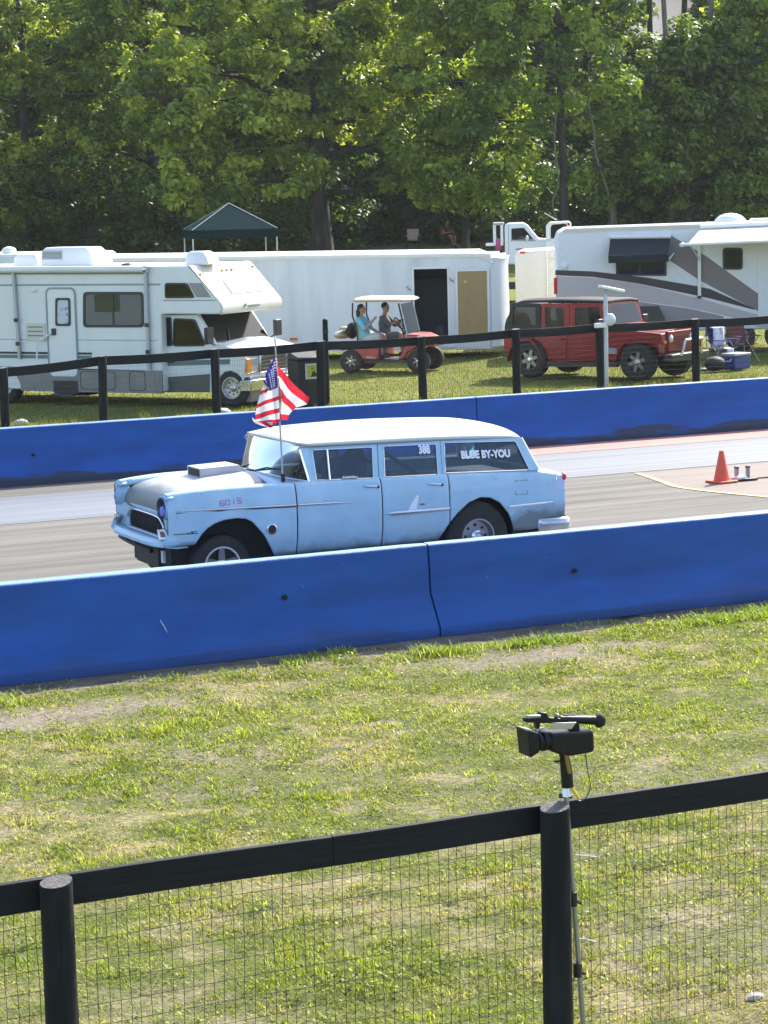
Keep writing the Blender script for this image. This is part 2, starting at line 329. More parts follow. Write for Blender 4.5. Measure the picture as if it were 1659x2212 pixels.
# ------------------------------------------------------------------ concrete barriers
def barrier_mat():
    m = bpy.data.materials.new('blue_barrier_paint'); m.use_nodes = True; t = m.node_tree; N = t.nodes; b = N['Principled BSDF']; b.inputs['Roughness'].default_value = .55; b.inputs['Specular IOR Level'].default_value = .3
    g = N.new('ShaderNodeNewGeometry'); sx = N.new('ShaderNodeSeparateXYZ'); t.links.new(g.outputs['Position'], sx.inputs[0])
    n = N.new('ShaderNodeTexNoise'); n.inputs['Scale'].default_value = 1.6; n.inputs['Detail'].default_value = 8; n.inputs['Roughness'].default_value = .6
    mp = N.new('ShaderNodeMapping'); mp.inputs['Scale'].default_value = (.55, 1, 2.2); t.links.new(g.outputs['Position'], mp.inputs[0]); t.links.new(mp.outputs[0], n.inputs['Vector'])
    # paint tone
    r = N.new('ShaderNodeMapRange'); r.inputs[1].default_value, r.inputs[2].default_value, r.inputs[3].default_value, r.inputs[4].default_value = .3, .7, .76, 1.24; t.links.new(n.outputs[0], r.inputs[0])
    c = N.new('ShaderNodeVectorMath'); c.operation = 'SCALE'; c.inputs[0].default_value = (.007, .068, .290); t.links.new(r.outputs[0], c.inputs['Scale'])
    # tyre rubber and grime low down
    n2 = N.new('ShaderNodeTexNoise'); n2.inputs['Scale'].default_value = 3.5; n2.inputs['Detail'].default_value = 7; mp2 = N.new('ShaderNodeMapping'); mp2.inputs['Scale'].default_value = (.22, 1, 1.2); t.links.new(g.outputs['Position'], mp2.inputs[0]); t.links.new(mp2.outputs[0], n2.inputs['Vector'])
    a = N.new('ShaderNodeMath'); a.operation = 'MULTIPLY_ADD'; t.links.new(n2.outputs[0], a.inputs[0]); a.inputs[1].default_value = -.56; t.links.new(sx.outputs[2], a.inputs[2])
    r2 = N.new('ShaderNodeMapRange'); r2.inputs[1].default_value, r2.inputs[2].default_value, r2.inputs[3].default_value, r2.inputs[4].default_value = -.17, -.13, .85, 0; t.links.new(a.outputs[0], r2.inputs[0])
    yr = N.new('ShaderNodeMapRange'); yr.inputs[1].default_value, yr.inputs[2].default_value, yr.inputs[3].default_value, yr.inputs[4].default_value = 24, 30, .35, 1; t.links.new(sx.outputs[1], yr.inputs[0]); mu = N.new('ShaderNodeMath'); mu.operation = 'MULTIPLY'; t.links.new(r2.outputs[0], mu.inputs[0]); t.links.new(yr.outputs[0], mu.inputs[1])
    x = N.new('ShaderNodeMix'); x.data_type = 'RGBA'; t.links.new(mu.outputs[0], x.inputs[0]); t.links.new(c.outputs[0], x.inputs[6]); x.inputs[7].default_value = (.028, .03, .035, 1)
    # chips
    v = N.new('ShaderNodeTexNoise'); v.inputs['Scale'].default_value = 9; v.inputs['Detail'].default_value = 9; v.inputs['Roughness'].default_value = .72; t.links.new(g.outputs['Position'], v.inputs['Vector'])
    r3 = N.new('ShaderNodeMapRange'); r3.inputs[1].default_value, r3.inputs[2].default_value, r3.inputs[3].default_value, r3.inputs[4].default_value = .665, .71, 0, .5; t.links.new(v.outputs[0], r3.inputs[0])
    x2 = N.new('ShaderNodeMix'); x2.data_type = 'RGBA'; t.links.new(r3.outputs[0], x2.inputs[0]); t.links.new(x.outputs[2], x2.inputs[6]); x2.inputs[7].default_value = (.32, .38, .52, 1)
    # chalky worn paint along the crown, with its sunlit sheen coloured in
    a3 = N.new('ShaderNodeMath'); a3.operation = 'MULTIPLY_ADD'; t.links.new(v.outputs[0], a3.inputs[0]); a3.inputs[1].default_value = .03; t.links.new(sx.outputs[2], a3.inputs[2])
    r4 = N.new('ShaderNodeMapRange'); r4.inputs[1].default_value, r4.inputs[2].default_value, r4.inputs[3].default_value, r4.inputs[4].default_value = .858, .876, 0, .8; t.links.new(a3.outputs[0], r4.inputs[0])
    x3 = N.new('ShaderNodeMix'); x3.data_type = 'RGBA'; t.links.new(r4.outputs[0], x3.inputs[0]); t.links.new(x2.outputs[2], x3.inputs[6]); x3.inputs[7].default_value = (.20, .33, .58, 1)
    t.links.new(x3.outputs[2], b.inputs['Base Color'])
    bp = N.new('ShaderNodeBump'); bp.inputs['Strength'].default_value = .35; bp.inputs['Distance'].default_value = .015; t.links.new(v.outputs[0], bp.inputs['Height']); t.links.new(bp.outputs[0], b.inputs['Normal'])
    return m
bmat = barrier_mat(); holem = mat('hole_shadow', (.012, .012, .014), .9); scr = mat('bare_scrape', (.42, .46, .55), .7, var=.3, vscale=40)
def barrier(Yf, x0, x1, label, holes=(), group=None, scratch=None):
    root = empty('concrete_barrier', ((x0+x1)/2, Yf+.075, 0), 0, label, 'barrier', group)
    prof = [(-.235, 0), (-.235, .085), (-.228, .10), (-.062, .36), (-.042, .395), (-.010, .835), (.0, .856), (.014, .864), (.136, .864), (.15, .856), (.160, .835), (.192, .395), (.212, .36), (.378, .10), (.385, .085), (.385, 0)]
    L = (x1-x0)/2; n = 28; rings = []
    for i in range(n+1):
        x = -L+2*L*i/n; e = .012 if i in (0, n) else 0
        rings.append([(x, y-.075+(e if y < .07 else -e)+random.uniform(-.002, .002), z+(random.uniform(-.002, .003) if z > .05 else 0)) for y, z in prof])
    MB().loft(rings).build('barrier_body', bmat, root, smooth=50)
    for hx, hz in holes:
        MB().lathe([(.026, -.006), (.026, .03)], (hx-(x0+x1)/2, -.075-.012-.05*(.835-hz)/.45, hz), n=10).build('lifting_hole', holem, root)
    if scratch:
        sx, sz, sl = scratch; pts = [(sx-(x0+x1)/2+.012*k+random.uniform(-.006, .006), -.075-.075-.012*k, sz-.03*k) for k in range(sl)]
        MB().tube(pts, [.002]+[.006]*(sl-2)+[.002], 5).build('scrape', scr, root)
    return root
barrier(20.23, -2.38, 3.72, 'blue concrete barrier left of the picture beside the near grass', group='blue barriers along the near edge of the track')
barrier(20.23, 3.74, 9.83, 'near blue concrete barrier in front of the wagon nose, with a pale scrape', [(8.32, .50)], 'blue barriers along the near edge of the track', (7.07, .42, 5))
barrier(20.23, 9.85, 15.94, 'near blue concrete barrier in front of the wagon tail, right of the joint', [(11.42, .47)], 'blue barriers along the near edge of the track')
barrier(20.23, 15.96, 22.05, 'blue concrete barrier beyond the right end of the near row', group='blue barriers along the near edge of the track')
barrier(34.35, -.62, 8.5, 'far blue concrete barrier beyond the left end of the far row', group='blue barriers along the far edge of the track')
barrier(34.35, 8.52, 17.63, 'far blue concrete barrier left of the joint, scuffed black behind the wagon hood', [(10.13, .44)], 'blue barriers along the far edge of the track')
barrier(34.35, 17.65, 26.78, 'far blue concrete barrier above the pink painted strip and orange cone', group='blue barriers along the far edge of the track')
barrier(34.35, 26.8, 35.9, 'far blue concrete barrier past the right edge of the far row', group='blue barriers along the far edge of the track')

# ------------------------------------------------------------------ fences
tar = mat('black_stained_wood', (.008, .0095, .012), .7, spec=.25, var=.35, vscale=9, bump=.5, bscale=30, stretch=(1, 1, .25), col2=(.022, .023, .027), mix=(.5, .68), mscale=7)
railm = mat('black_painted_board', (.009, .0105, .0135), .65, spec=.25, var=.3, vscale=5, bump=.35, bscale=35, stretch=(.15, 1, 1), col2=(.022, .024, .029), mix=(.5, .7), mscale=4)
endg = mat('weathered_post_end', (.10, .092, .088), .85, var=.5, vscale=28, bump=.6, bscale=60)
wire = mat('dark_wire', (.035, .033, .03), .5, .4)
crackm = mat('wood_crack', (.004, .004, .004), .9)
f1 = empty('board_fence', (2.92, 9.9, 0), 0, 'black board and wire mesh fence with round posts across the near grass', 'fence')
def rpost(x, y, r, h, parent, crack=False, lean=0.):
    rings = []; n = 20
    for k, z in enumerate(np.linspace(-.05, h, 9)):
        rings.append([(x+lean*(z-h)+r*(1+.03*math.sin(3*a+x*9)+.015*math.sin(7*a+z*2))*math.cos(a), y+r*(1+.03*math.sin(3*a+x*9))*math.sin(a), z+(.012*math.sin(a+1) if k == 8 else 0)) for a in np.linspace(0, 2*PI, n, endpoint=False)])
    po = MB().loft(rings).build('post', tar, parent)
    top = [(p[0]*.97+x*.03-0, p[1]*.97+y*.03, p[2]+.003) for p in rings[-1]]
    MB().slab(top, (0, 0, .003)).build('post_end', endg, po)
    if crack:
        MB().tube([(x-.01+lean*(z-h)+.004*math.sin(z*13), y-r*1.012, z) for z in np.linspace(h-.06, .3, 14)], [.001]+[.004]*12+[.001], 5).build('crack', crackm, po)
    return po
for x, ck in ((-2.1, 0), (.41, 0), (2.92, 1), (5.432, 0), (7.94, 0)): rpost(x-2.92, -.07, .073, 1.247, f1, ck, lean=.0)
Hx = [-2.1, .41, 2.92, 5.432, 7.94]; Hz = [1.25, 1.25, 1.25, 1.243, 1.25]
for i in range(4):
    a, b = Hx[i]-2.92, Hx[i+1]-2.92; segs = [(a, b)] if i != 2 else [(a, 4.289-2.92), (4.291-2.92, b)]
    for s0, s1 in segs:
        zA = Hz[i]+(Hz[i+1]-Hz[i])*(s0-a)/(b-a); zB = Hz[i]+(Hz[i+1]-Hz[i])*(s1-a)/(b-a); n = 8; rings = []
        for k in range(n+1):
            x = s0+(s1-s0)*k/n; z = zA+(zB-zA)*k/n+.003*math.sin(x*3.1); rings.append([(x, .012, z-.143), (x, .05, z-.143), (x, .05, z), (x, .012, z)])
        MB().loft(rings).build('rail', railm, f1, bevel=.004)
def wiremesh(x0, x1, y, z0, z1, dx, dz, r, parent, wob=.004):
    m = MB()
    for k in range(int((x1-x0)/dx)+1):
        x = x0+dx*k; ph = random.random()*6; m.tube([(x+wob*math.sin(z*9+ph)+random.uniform(-wob, wob)*.4, y+wob*math.sin(z*5+ph), z) for z in np.linspace(z0, z1, 7)], r, 3, cap=False)
    for k in range(int((z1-z0)/dz)+1):
        z = z0+dz*k; ph = random.random()*6; m.tube([(x, y-r, z+wob*1.2*math.sin(x*4+ph)) for x in np.linspace(x0, x1, 40)], r*.9, 4, cap=False)
    o = m.build('wire_mesh', wire, parent, smooth=0, fixn=False); o['kind'] = 'stuff'; return o
for i in range(4): wiremesh(Hx[i]-2.92+.01, Hx[i+1]-2.92-.04, .06, .01, 1.16, .0508, .1016, .0017, f1)

fx = [9.9, 12.168, 14.106, 16.377, 18.608, 20.814, 22.981, 24.952, 27.301, 29.5, 31.8]; fz = [1.13, 1.14, 1.259, 1.276, 1.319, 1.304, 1.351, 1.374, 1.365, 1.36, 1.36]
f2 = empty('board_fence', (fx[0], 43., 0), 0, 'black board fence along the camp behind the far barrier', 'fence')
for i, (x, z) in enumerate(zip(fx, fz)): rpost(x-fx[0], -.08, .085, z+.01, f2, lean=random.uniform(-.02, .02))
for i in range(len(fx)-1):
    a, b = fx[i]-fx[0], fx[i+1]-fx[0]; rings = []
    for k in range(7):
        x = a+(b-a)*k/6; z = fz[i]+(fz[i+1]-fz[i])*k/6-.02*math.sin(PI*k/6); rings.append([(x, .01, z-.17), (x, .05, z-.17), (x, .05, z), (x, .01, z)])
    MB().loft(rings).build('rail', railm, f2)
    wiremesh(a+.01, b-.05, .062, .02, min(fz[i], fz[i+1])-.12, .0508, .1016, .0016, f2)

# ------------------------------------------------------------------ near grass
leafm = leafmat('grass_blade', .42)
def blades(n, xr, yr, hmin, hmax, wid, seed, keep=None, tuft=.035, cols=None):
    R = np.random.default_rng(seed); nt_ = n//7
    tx = R.uniform(*xr, nt_); ty = yr[0]+(yr[1]-yr[0])*R.power(.75, nt_)
    k = (tx > .22*ty-.9) & (tx < .72*ty+1.1); dm = dirt(tx, ty); k &= R.random(nt_) > np.clip(dm+.75*np.clip((fbm(tx*3.6+31, ty*4.4+7, 3)-.56)*5, 0, 1), 0, .95)
    if keep is not None: k &= keep(tx, ty)
    tx, ty = tx[k], ty[k]; nt_ = len(tx)
    tall = np.clip(fbm(tx*1.8+9, ty*1.8+2, 4)*1.9-.45, .15, 1.25)
    gn = .45*fbm(tx*1.1, ty*1.1, 5)+.55*fbm(tx*3.6+31, ty*4.4+7, 3); gm_ = R.random(nt_)*.55+.6*np.clip((fbm(tx*2.6+90, ty*3.0+40, 3)-.3)*2, 0, 1)
    per = 7; bx = np.repeat(tx, per)+R.normal(0, tuft, nt_*per); by = np.repeat(ty, per)+R.normal(0, tuft, nt_*per); nb = len(bx)
    h = (hmin+(hmax-hmin)*np.repeat(tall, per)*R.uniform(.5, 1.1, nb)); a = R.uniform(0, 2*PI, nb); lean = R.uniform(.3, 1.5, nb)*h
    dx, dy = np.cos(a), np.sin(a); w = wid*R.uniform(.6, 1.4, nb)*(1+np.clip(by-12, 0, 9)*.06)
    bz = (fbm(bx*2.2, by*2.2, 4)-.5)*.05-.035
    V = np.empty((nb, 5, 3)); px, py = -dy*w, dx*w
    V[:, 0] = np.stack([bx-px, by-py, bz], 1); V[:, 1] = np.stack([bx+px, by+py, bz], 1)
    V[:, 2] = np.stack([bx+px*.8+dx*lean*.4, by+py*.8+dy*lean*.4, bz+h*.6], 1); V[:, 3] = np.stack([bx-px*.8+dx*lean*.4, by-py*.8+dy*lean*.4, bz+h*.6], 1)
    V[:, 4] = np.stack([bx+dx*lean, by+dy*lean, bz+h], 1)
    F = np.empty((nb, 3, 3), int); b0 = np.arange(nb)*5
    F[:, 0] = np.stack([b0, b0+1, b0+2], 1); F[:, 1] = np.stack([b0, b0+2, b0+3], 1); F[:, 2] = np.stack([b0+3, b0+2, b0+4], 1)
    g1 = np.array([.135, .190, .028]); g2 = np.array([.400, .430, .060]); st = np.array([.52, .43, .24])
    gnr = np.repeat(gn, per)[:, None]; u = R.random((nb, 1))
    c = g1+(g2-g1)*np.clip(np.repeat(gm_, per)[:, None]*.9+u*.3, 0, 1)
    sw = np.clip((gnr-.455)*5+(u-.5)*1.5, 0, 1)*.85; c = c+(st-c)*sw; c *= R.uniform(.6, 1.35, (nb, 1))*np.repeat(R.uniform(.75, 1.25, (nt_, 1)), per, 0)
    return V.reshape(-1, 3), F.reshape(-1, 3), np.repeat(c, 5, 0)
V, F, C = blades(680000, (.5, 15.5), (5.5, 19.95), .010, .042, .0030, 3, tuft=.024)
go = link('grass', npmesh('grass', V, F, 3, C, leafm), None); tag(go, 'short patchy green and straw coloured grass in front of the near barrier', 'grass', kind='stuff')
V2, F2, C2 = blades(150000, (.5, 15.5), (5.5, 19.6), .025, .085, .0034, 13, lambda x, y: (fbm(x*3.1+70, y*3.1+4, 3) > .60), .022)
bo = link('grass', npmesh('bunch_grass', V2, F2, 3, C2*np.array([.9, 1.0, .8]), leafm), None); tag(bo, 'scattered taller green tufts in the near grass', 'grass', kind='stuff')
# taller weeds along the barrier foot
def weedkeep(x, y): return (np.exp(-((y-19.55)/.28)**2) > .25) & (fbm(x*1.2+30, y*3, 3) > .52)
V, F, C = blades(45000, (2, 15.5), (18.9, 20.0), .03, .10, .004, 5, weedkeep, .05)
wo_ = link('weeds', npmesh('weeds', V, F, 3, C*np.array([.9, 1.05, .9]), leafm), None); tag(wo_, 'taller green weeds along the foot of the near barrier', 'weeds', kind='stuff')
# broad leaf clumps
def clover(n, seed):
    R = np.random.default_rng(seed); cx = R.uniform(1, 15, n*2); cy = R.uniform(6.5, 19.6, n*2); k = (cx > .24*cy-.6) & (cx < .70*cy+.8) & (dirt(cx, cy) < .4); cx, cy = cx[k][:n], cy[k][:n]; n = len(cx)
    per = 46; s = np.repeat(R.uniform(.05, .16, n), per); x = np.repeat(cx, per)+R.normal(0, 1, n*per)*s; y = np.repeat(cy, per)+R.normal(0, 1, n*per)*s*.8; z = (fbm(x*2.2, y*2.2, 4)-.5)*.05-.03+R.uniform(.015, .075, n*per)
    L = R.uniform(.008, .017, n*per)[:, None]; a = R.uniform(0, 2*PI, n*per); t = R.uniform(-.7, .7, n*per)
    d = np.stack([np.cos(a)*np.cos(t), np.sin(a)*np.cos(t), np.sin(t)], 1); e = np.stack([-np.sin(a), np.cos(a), R.uniform(-.5, .5, n*per)], 1); c = np.stack([x, y, z], 1)
    V = np.stack([c-d*L, c+e*L*.7, c+d*L, c-e*L*.7], 1).reshape(-1, 3); F = np.arange(len(V)).reshape(-1, 4)
    col = np.repeat(np.array([.13, .19, .025])+np.array([.17, .13, .0])*R.random((n, 1)), per, 0)*R.uniform(.7, 1.3, (n*per, 1))
    return V, F, np.repeat(col, 4, 0)
V, F, C = clover(420, 8); co = link('clover', npmesh('clover', V, F, 4, C, leafm), None); tag(co, 'low yellow green broad leaf clumps among the near grass', 'weeds', kind='stuff')
# grass beyond the far barrier
def fargrass(n, seed):
    R = np.random.default_rng(seed); Y = R.uniform(34.9, 62, n); X = R.uniform(.2, .75, n)*Y; X = X+R.normal(0, .5, n)
    h = R.uniform(.02, .055, n)+np.clip(fbm(X*2, Y*2, 3)-.5, 0, 1)*.7*(Y < 43.6)*(Y > 42.3); a = R.uniform(0, 2*PI, n); w = R.uniform(.006, .016, n); lean = h*R.uniform(.1, .8, n)
    dx, dy = np.cos(a), np.sin(a); z = terr(X, Y)-.035
    V = np.stack([np.stack([X-dy*w, Y+dx*w, z], 1), np.stack([X+dy*w, Y-dx*w, z], 1), np.stack([X+dx*lean, Y+dy*lean, z+h], 1)], 1).reshape(-1, 3)
    c = np.array([.15, .175, .035])*R.uniform(.8, 1.2, (n, 1)); s = (R.random((n, 1)) < .15); c = np.where(s, np.array([.28, .22, .10]), c)
    return V, np.arange(len(V)).reshape(-1, 3), np.repeat(c, 3, 0)
V, F, C = fargrass(170000, 21); fo = link('grass', npmesh('far_grass', V, F, 3, C, leafm), None); tag(fo, 'sunlit mown grass of the camp between far barrier and trailers', 'grass', kind='stuff')
# stones
stm = mat('pale_limestone', (.50, .47, .42), .85, var=.3, vscale=14, bump=.6, bscale=20)
def stone(x, y, z, s, label):
    m = MB(); m.ell((0, 0, s[2]*.5), s, 12, 7); m.v = [tuple(c*(1+random.uniform(-.13, .13)) for c in q) for q in m.v]
    o = m.build('stone', stm, smooth=50); o.location = (x, y, z); tag(o, label, 'stone'); return o
q = atZ(478, 893, 0); stone(q[0], q[1], -.02, (.20, .14, .08), 'flat white stone by a fence post left of the flag')
q = atZ(45, 915, 0); stone(q[0], q[1], -.02, (.16, .1, .07), 'pale stone at the fence foot near the left edge')
q = atZ(1520, 2180, 0); stone(q[0]+.35, q[1]+.05, -.02, (.05, .03, .022), 'small pale stone in the grass low on the right')

# ------------------------------------------------------------------ trees
bark = mat('bark', (.035, .028, .022), .9, var=.4, vscale=5, bump=1., bscale=14, stretch=(1, 1, .25), col2=(.06, .052, .043), mix=(.45, .62), mscale=3)
barkp = mat('pale_bark', (.22, .19, .16), .9, var=.4, vscale=5, bump=.8, bscale=14, stretch=(1, 1, .25))
tleaf = leafmat('tree_leaf', .48, .45, (1.25, 1.35, .5))
def leafcloud(cl, per, rad, size, seed, c1, c2, flat=.7):
    """leaves in clumps: cl (n,3) clump centres; every leaf is a bent four-cornered blade"""
    R = np.random.default_rng(seed); n = len(cl)*per; cc = np.repeat(cl, per, 0); rr = np.repeat(R.uniform(.6, 1.3, len(cl))*rad, per)[:, None]
    dirv = R.normal(0, 1, (n, 3)); dirv /= np.linalg.norm(dirv, axis=1)[:, None]; rad_ = R.random((n, 1))**.45
    P = cc+dirv*rad_*rr*np.array([1, 1, flat])
    nrm = dirv*.6+np.array([.25, -.1, .75])+R.normal(0, .45, (n, 3)); nrm /= np.linalg.norm(nrm, axis=1)[:, None]
    t = np.cross(nrm, R.normal(0, 1, (n, 3))); t /= np.linalg.norm(t, axis=1)[:, None]+1e-9; b = np.cross(nrm, t)
    L = size*R.uniform(.55, 1.35, (n, 1)); Wd = L*R.uniform(.45, .75, (n, 1)); dr = np.array([0, 0, -1])*L*.25
    V = np.stack([P-t*L, P+b*Wd+nrm*L*.12, P+t*L+dr, P-b*Wd+nrm*L*.12], 1).reshape(-1, 3)
    k = np.clip(np.repeat(R.random(len(cl))**1.3, per)[:, None]*1.0+R.random((n, 1))*.3-.08, 0, 1); c = np.array(c1)+(np.array(c2)-np.array(c1))*k; c = c*R.uniform(.75, 1.25, (n, 1))
    return V, np.arange(len(V)).reshape(-1, 4), np.repeat(c, 4, 0)
def tree(base, H, blobs, ncl, per, seed, label, group, tr=.3, rad=.75, size=.17, c1=(.035, .075, .014), c2=(.11, .165, .028), bend=(0, 0), bk=None, name='tree', parts=True, trunk_top=.8, fork=None):
    """blobs: crown ellipsoids (cx, cy, cz, rx, ry, rz) relative to the base"""
    R = np.random.default_rng(seed); root = empty(name, base, 0, label, 'tree', group)
    cl = []
    wts = np.array([b[3]*b[4]*b[5] for b in blobs])**.7; wts /= wts.sum()
    for b, w in zip(blobs, wts):
        k = max(6, int(ncl*w*1.35)); d = R.normal(0, 1, (k, 3)); d /= np.linalg.norm(d, axis=1)[:, None]; r = R.uniform(.35, 1, (k, 1))**.5*(1+R.normal(0, .08, (k, 1)))
        cl.append(np.array(b[:3])+d*r*np.array(b[3:]))
    cl = np.concatenate(cl)
    V, F, C = leafcloud(cl, int(per*1.5), rad*1.1, size*.98, seed, c1, c2)
    cr = link('crown', npmesh('crown', V, F, 4, C, tleaf), None, root)
    m = MB(); tt = H*trunk_top
    path = [(bend[0]*(k/8)**1.5+R.normal(0, .04)*(k > 0), bend[1]*(k/8)**1.5+R.normal(0, .04)*(k > 0), -.3+(tt+.3)*k/8) for k in range(9)]
    m.tube(path, [tr*(1.35 if k == 0 else 1-.08*k) for k in range(9)], 9)
    sel = cl[R.choice(len(cl), min(len(cl), 26), replace=False)]
    for q in sel:
        k = int(np.clip(np.searchsorted([p_[2] for p_ in path], q[2]-.25*np.hypot(q[0], q[1])-.6), 2, 8)); s = np.array(path[k]); e = q
        mid_ = (s+e)/2+np.array([0, 0, .12*np.linalg.norm(e-s)*R.uniform(-.3, 1)])
        m.tube([tuple(s), tuple(s*.7+mid_*.3+R.normal(0, .06, 3)), tuple(mid_), tuple(e*.6+mid_*.4+R.normal(0, .1, 3)), tuple(e)], [tr*.36, tr*.3, tr*.22, tr*.13, .015], 6)
    m.build('trunk', bk or bark, root, smooth=60, fixn=False)
    return root
G1, G2 = 'trees along the edge of the wood', 'trees on the slope behind'
# broad maple over the canopy tent
b0 = gp(690, 103); tree(b0, 15, [(-3.2, 0, 8.2, 4.6, 3.6, 3.6), (2.2, -.5, 7.6, 3.6, 3.2, 3.6), (-.5, .5, 11.5, 5.5, 4, 4), (-6.4, -.5, 6.6, 2.6, 2.4, 2.4), (4.6, -1, 5.2, 2.0, 2, 1.5), (-4.2, -1.5, 5.4, 3, 2, 1.6), (-3, -2.2, 3.5, 2.6, 1.4, 1.1), (3.4, -2, 3.3, 2.4, 1.4, 1.1), (-6.2, -1.6, 3.4, 2.0, 1.4, 1.3)], 330, 75, 1, 'broad leafy maple with thick dark trunk behind the green canopy tent', G1, .48, .62, .155, c1=(0.115, 0.187, 0.041), c2=(0.513, 0.542, 0.097))
b0 = gp(60, 108); tree(b0, 14, [(-1, 0, 6.5, 3.4, 3, 4), (1.2, .3, 10.5, 3.6, 3, 3.6), (2.6, -1, 4.6, 2.2, 2, 2.2), (-3.2, 0, 10, 3, 3, 4), (0, -1.6, 2.8, 2.6, 1.3, 1.5), (-2.5, -1.6, 3.6, 2, 1.3, 1.8)], 230, 75, 2, 'soft yellow green tree at the left edge behind the motorhome', G1, .25, .62, .14, c1=(0.127, 0.187, 0.041), c2=(0.464, 0.504, 0.087))
b0 = gp(1222, 99); tree(b0, 16, [(-1.2, .3, 9.2, 2.6, 2.2, 2.6), (2.0, 0, 6.4, 2.2, 2, 1.7), (1.6, .5, 10.5, 2.4, 2, 2.2), (-2.6, .3, 5.8, 2.2, 1.8, 1.7), (0, .8, 13.5, 3, 2.5, 2), (3.6, .2, 4.0, 1.6, 1.5, 1.2), (-2.4, .2, 3.2, 1.6, 1.3, 1.2), (1.6, .6, 3.0, 1.5, 1.2, 1.2)], 150, 70, 3, 'slim straight tree with bare middle trunk behind the white truck', G1, .21, .66, .14, c1=(0.089, 0.161, 0.041), c2=(0.351, 0.426, 0.075), trunk_top=.95, bend=(-.5, .2))
b0 = gp(1000, 101); tree(b0, 14, [(-.4, 0, 8, 2.8, 2.4, 3), (.8, .3, 12, 3, 2.6, 3), (-1.6, -.5, 4.8, 2, 1.7, 1.5), (1.6, -.3, 5.6, 1.8, 1.6, 1.4), (-.6, -.8, 3.0, 1.9, 1.3, 1.0), (1.8, -.6, 3.2, 1.4, 1.2, 1.1)], 170, 72, 4, 'leaning thin tree between the maple and the slim straight tree', G1, .16, .66, .14, c1=(0.102, 0.175, 0.035), c2=(0.408, 0.467, 0.083), bend=(1.8, 0), trunk_top=.85)
b0 = gp(1480, 103); tree(b0, 14, [(0, 0, 6.4, 3.2, 2.8, 3.2), (-.6, .6, 7.6, 2.2, 2.0, 1.6), (2.9, 0, 7.5, 2.6, 2.4, 3.2), (-2.2, -.4, 3.6, 1.9, 1.7, 1.7), (.8, -1, 2.8, 2.2, 1.4, 1.7), (3.2, -1, 3.2, 1.8, 1.4, 1.6)], 210, 72, 5, 'dense dark tree hung with vines behind the camper trailer', G1, .3, .66, .145, c1=(0.057, 0.110, 0.032), c2=(0.229, 0.302, 0.063))
b0 = gp(1640, 106); tree(b0, 15, [(-.6, 0, 8.2, 2.8, 2.6, 3.2), (1.5, 0, 11.4, 3, 2.6, 3), (.6, -.5, 4.2, 2.4, 2, 2), (-.6, -1, 2.4, 2, 1.3, 1.5)], 180, 72, 6, 'bright green tree at the right edge above the camper awning', G1, .28, .66, .145, c1=(0.115, 0.197, 0.035), c2=(0.513, 0.569, 0.087))
b0 = gp(330, 108); tree(b0, 14, [(0, 0, 5.2, 3, 2.6, 2.6), (.4, -1.4, 2.7, 2.4, 1.4, 1.4), (-.6, .6, 9.4, 3.2, 2.8, 3.2), (1, .4, 13, 3.4, 2.8, 2.4)], 190, 70, 7, 'pale green tree between the left edge tree and the broad maple', G1, .24, .64, .14, c1=(0.115, 0.180, 0.041), c2=(0.427, 0.478, 0.083))
for i, (px, D, h, lean) in enumerate([(1322, 104, 15, .3), (1404, 105, 16, .1), (1452, 104, 15, -.2), (1505, 105, 15, .5)]):
    b0 = gp(px, D); lab = ['leftmost of four bare trunks rising at the upper right', 'second from left of four bare trunks at the upper right', 'third from left of four bare trunks, palest, at the upper right', 'rightmost leaning one of four bare trunks at the upper right'][i]
    tree(b0, h, [(lean*4, 0, 4.6, 1.6, 1.4, 1.4), (-.6, .3, 2.6, 1.5, 1.4, 1.4), (-.6, .3, 15.5, 2, 1.8, 1.6)], 34, 60, 30+i, lab, 'bare trunks at the upper right', .20, .6, .14, bend=(lean*3, 0), bk=barkp if i != 1 else bark, trunk_top=1.05)
# slope trees: three builds, copied
protos = []
for i in range(3):
    t = tree((0, 0, 0), 12, [(0, 0, 5.5, 2.8, 2.6, 3.4), (.8*(-1)**i, .4, 8.8, 2.5, 2.4, 2.6), (-1*(-1)**i, -.4, 3.2, 2.2, 2, 1.8)], 130, 62, 50+i, 'x', G2, .2, .7, .165, c1=(0.059, 0.110, 0.032), c2=(0.257, 0.324, 0.063)); protos.append(t)
spots = [(-60, 121), (120, 118), (240, 124), (400, 119), (520, 125), (640, 119), (770, 123), (880, 118), (990, 122), (1090, 118), (1180, 124), (1270, 119), (1590, 121), (1570, 118), (1640, 124), (1720, 118), (60, 131), (480, 133), (800, 133), (1120, 132), (1600, 134)]
for i, (px, D) in enumerate(spots):
    t = protos[i] if i < 3 else copytree(protos[i % 3]); x, y, z = gp(px, D); t.location = (x, y, z-.3); t.rotation_euler = (0, 0, i*2.1); s = .85+.35*((i*37) % 10)/10; t.scale = (s, s, s*1.05)
    t['label'] = 'leafy tree on the wooded slope behind the front trees'; t['group'] = G2
# undergrowth at the foot of the wood, tree shade tinted into its leaf colour
R = np.random.default_rng(77); n = 1500; px = R.uniform(-120, 1780, n); D = R.uniform(103.5, 119, n); D = np.where((px > 800) & (px < 1040), np.maximum(D, 110.5), D); cl = np.array([gp(a, b) for a, b in zip(px, D)]); cl[:, 2] += R.random(n)**1.5*4.2
V, F, C = leafcloud(cl, 46, .75, .13, 78, (.04, .075, .02), (.12, .175, .045)); uo = link('undergrowth', npmesh('undergrowth', V, F, 4, C, tleaf), None); tag(uo, 'dark tangled undergrowth at the foot of the wood', 'undergrowth', kind='stuff')
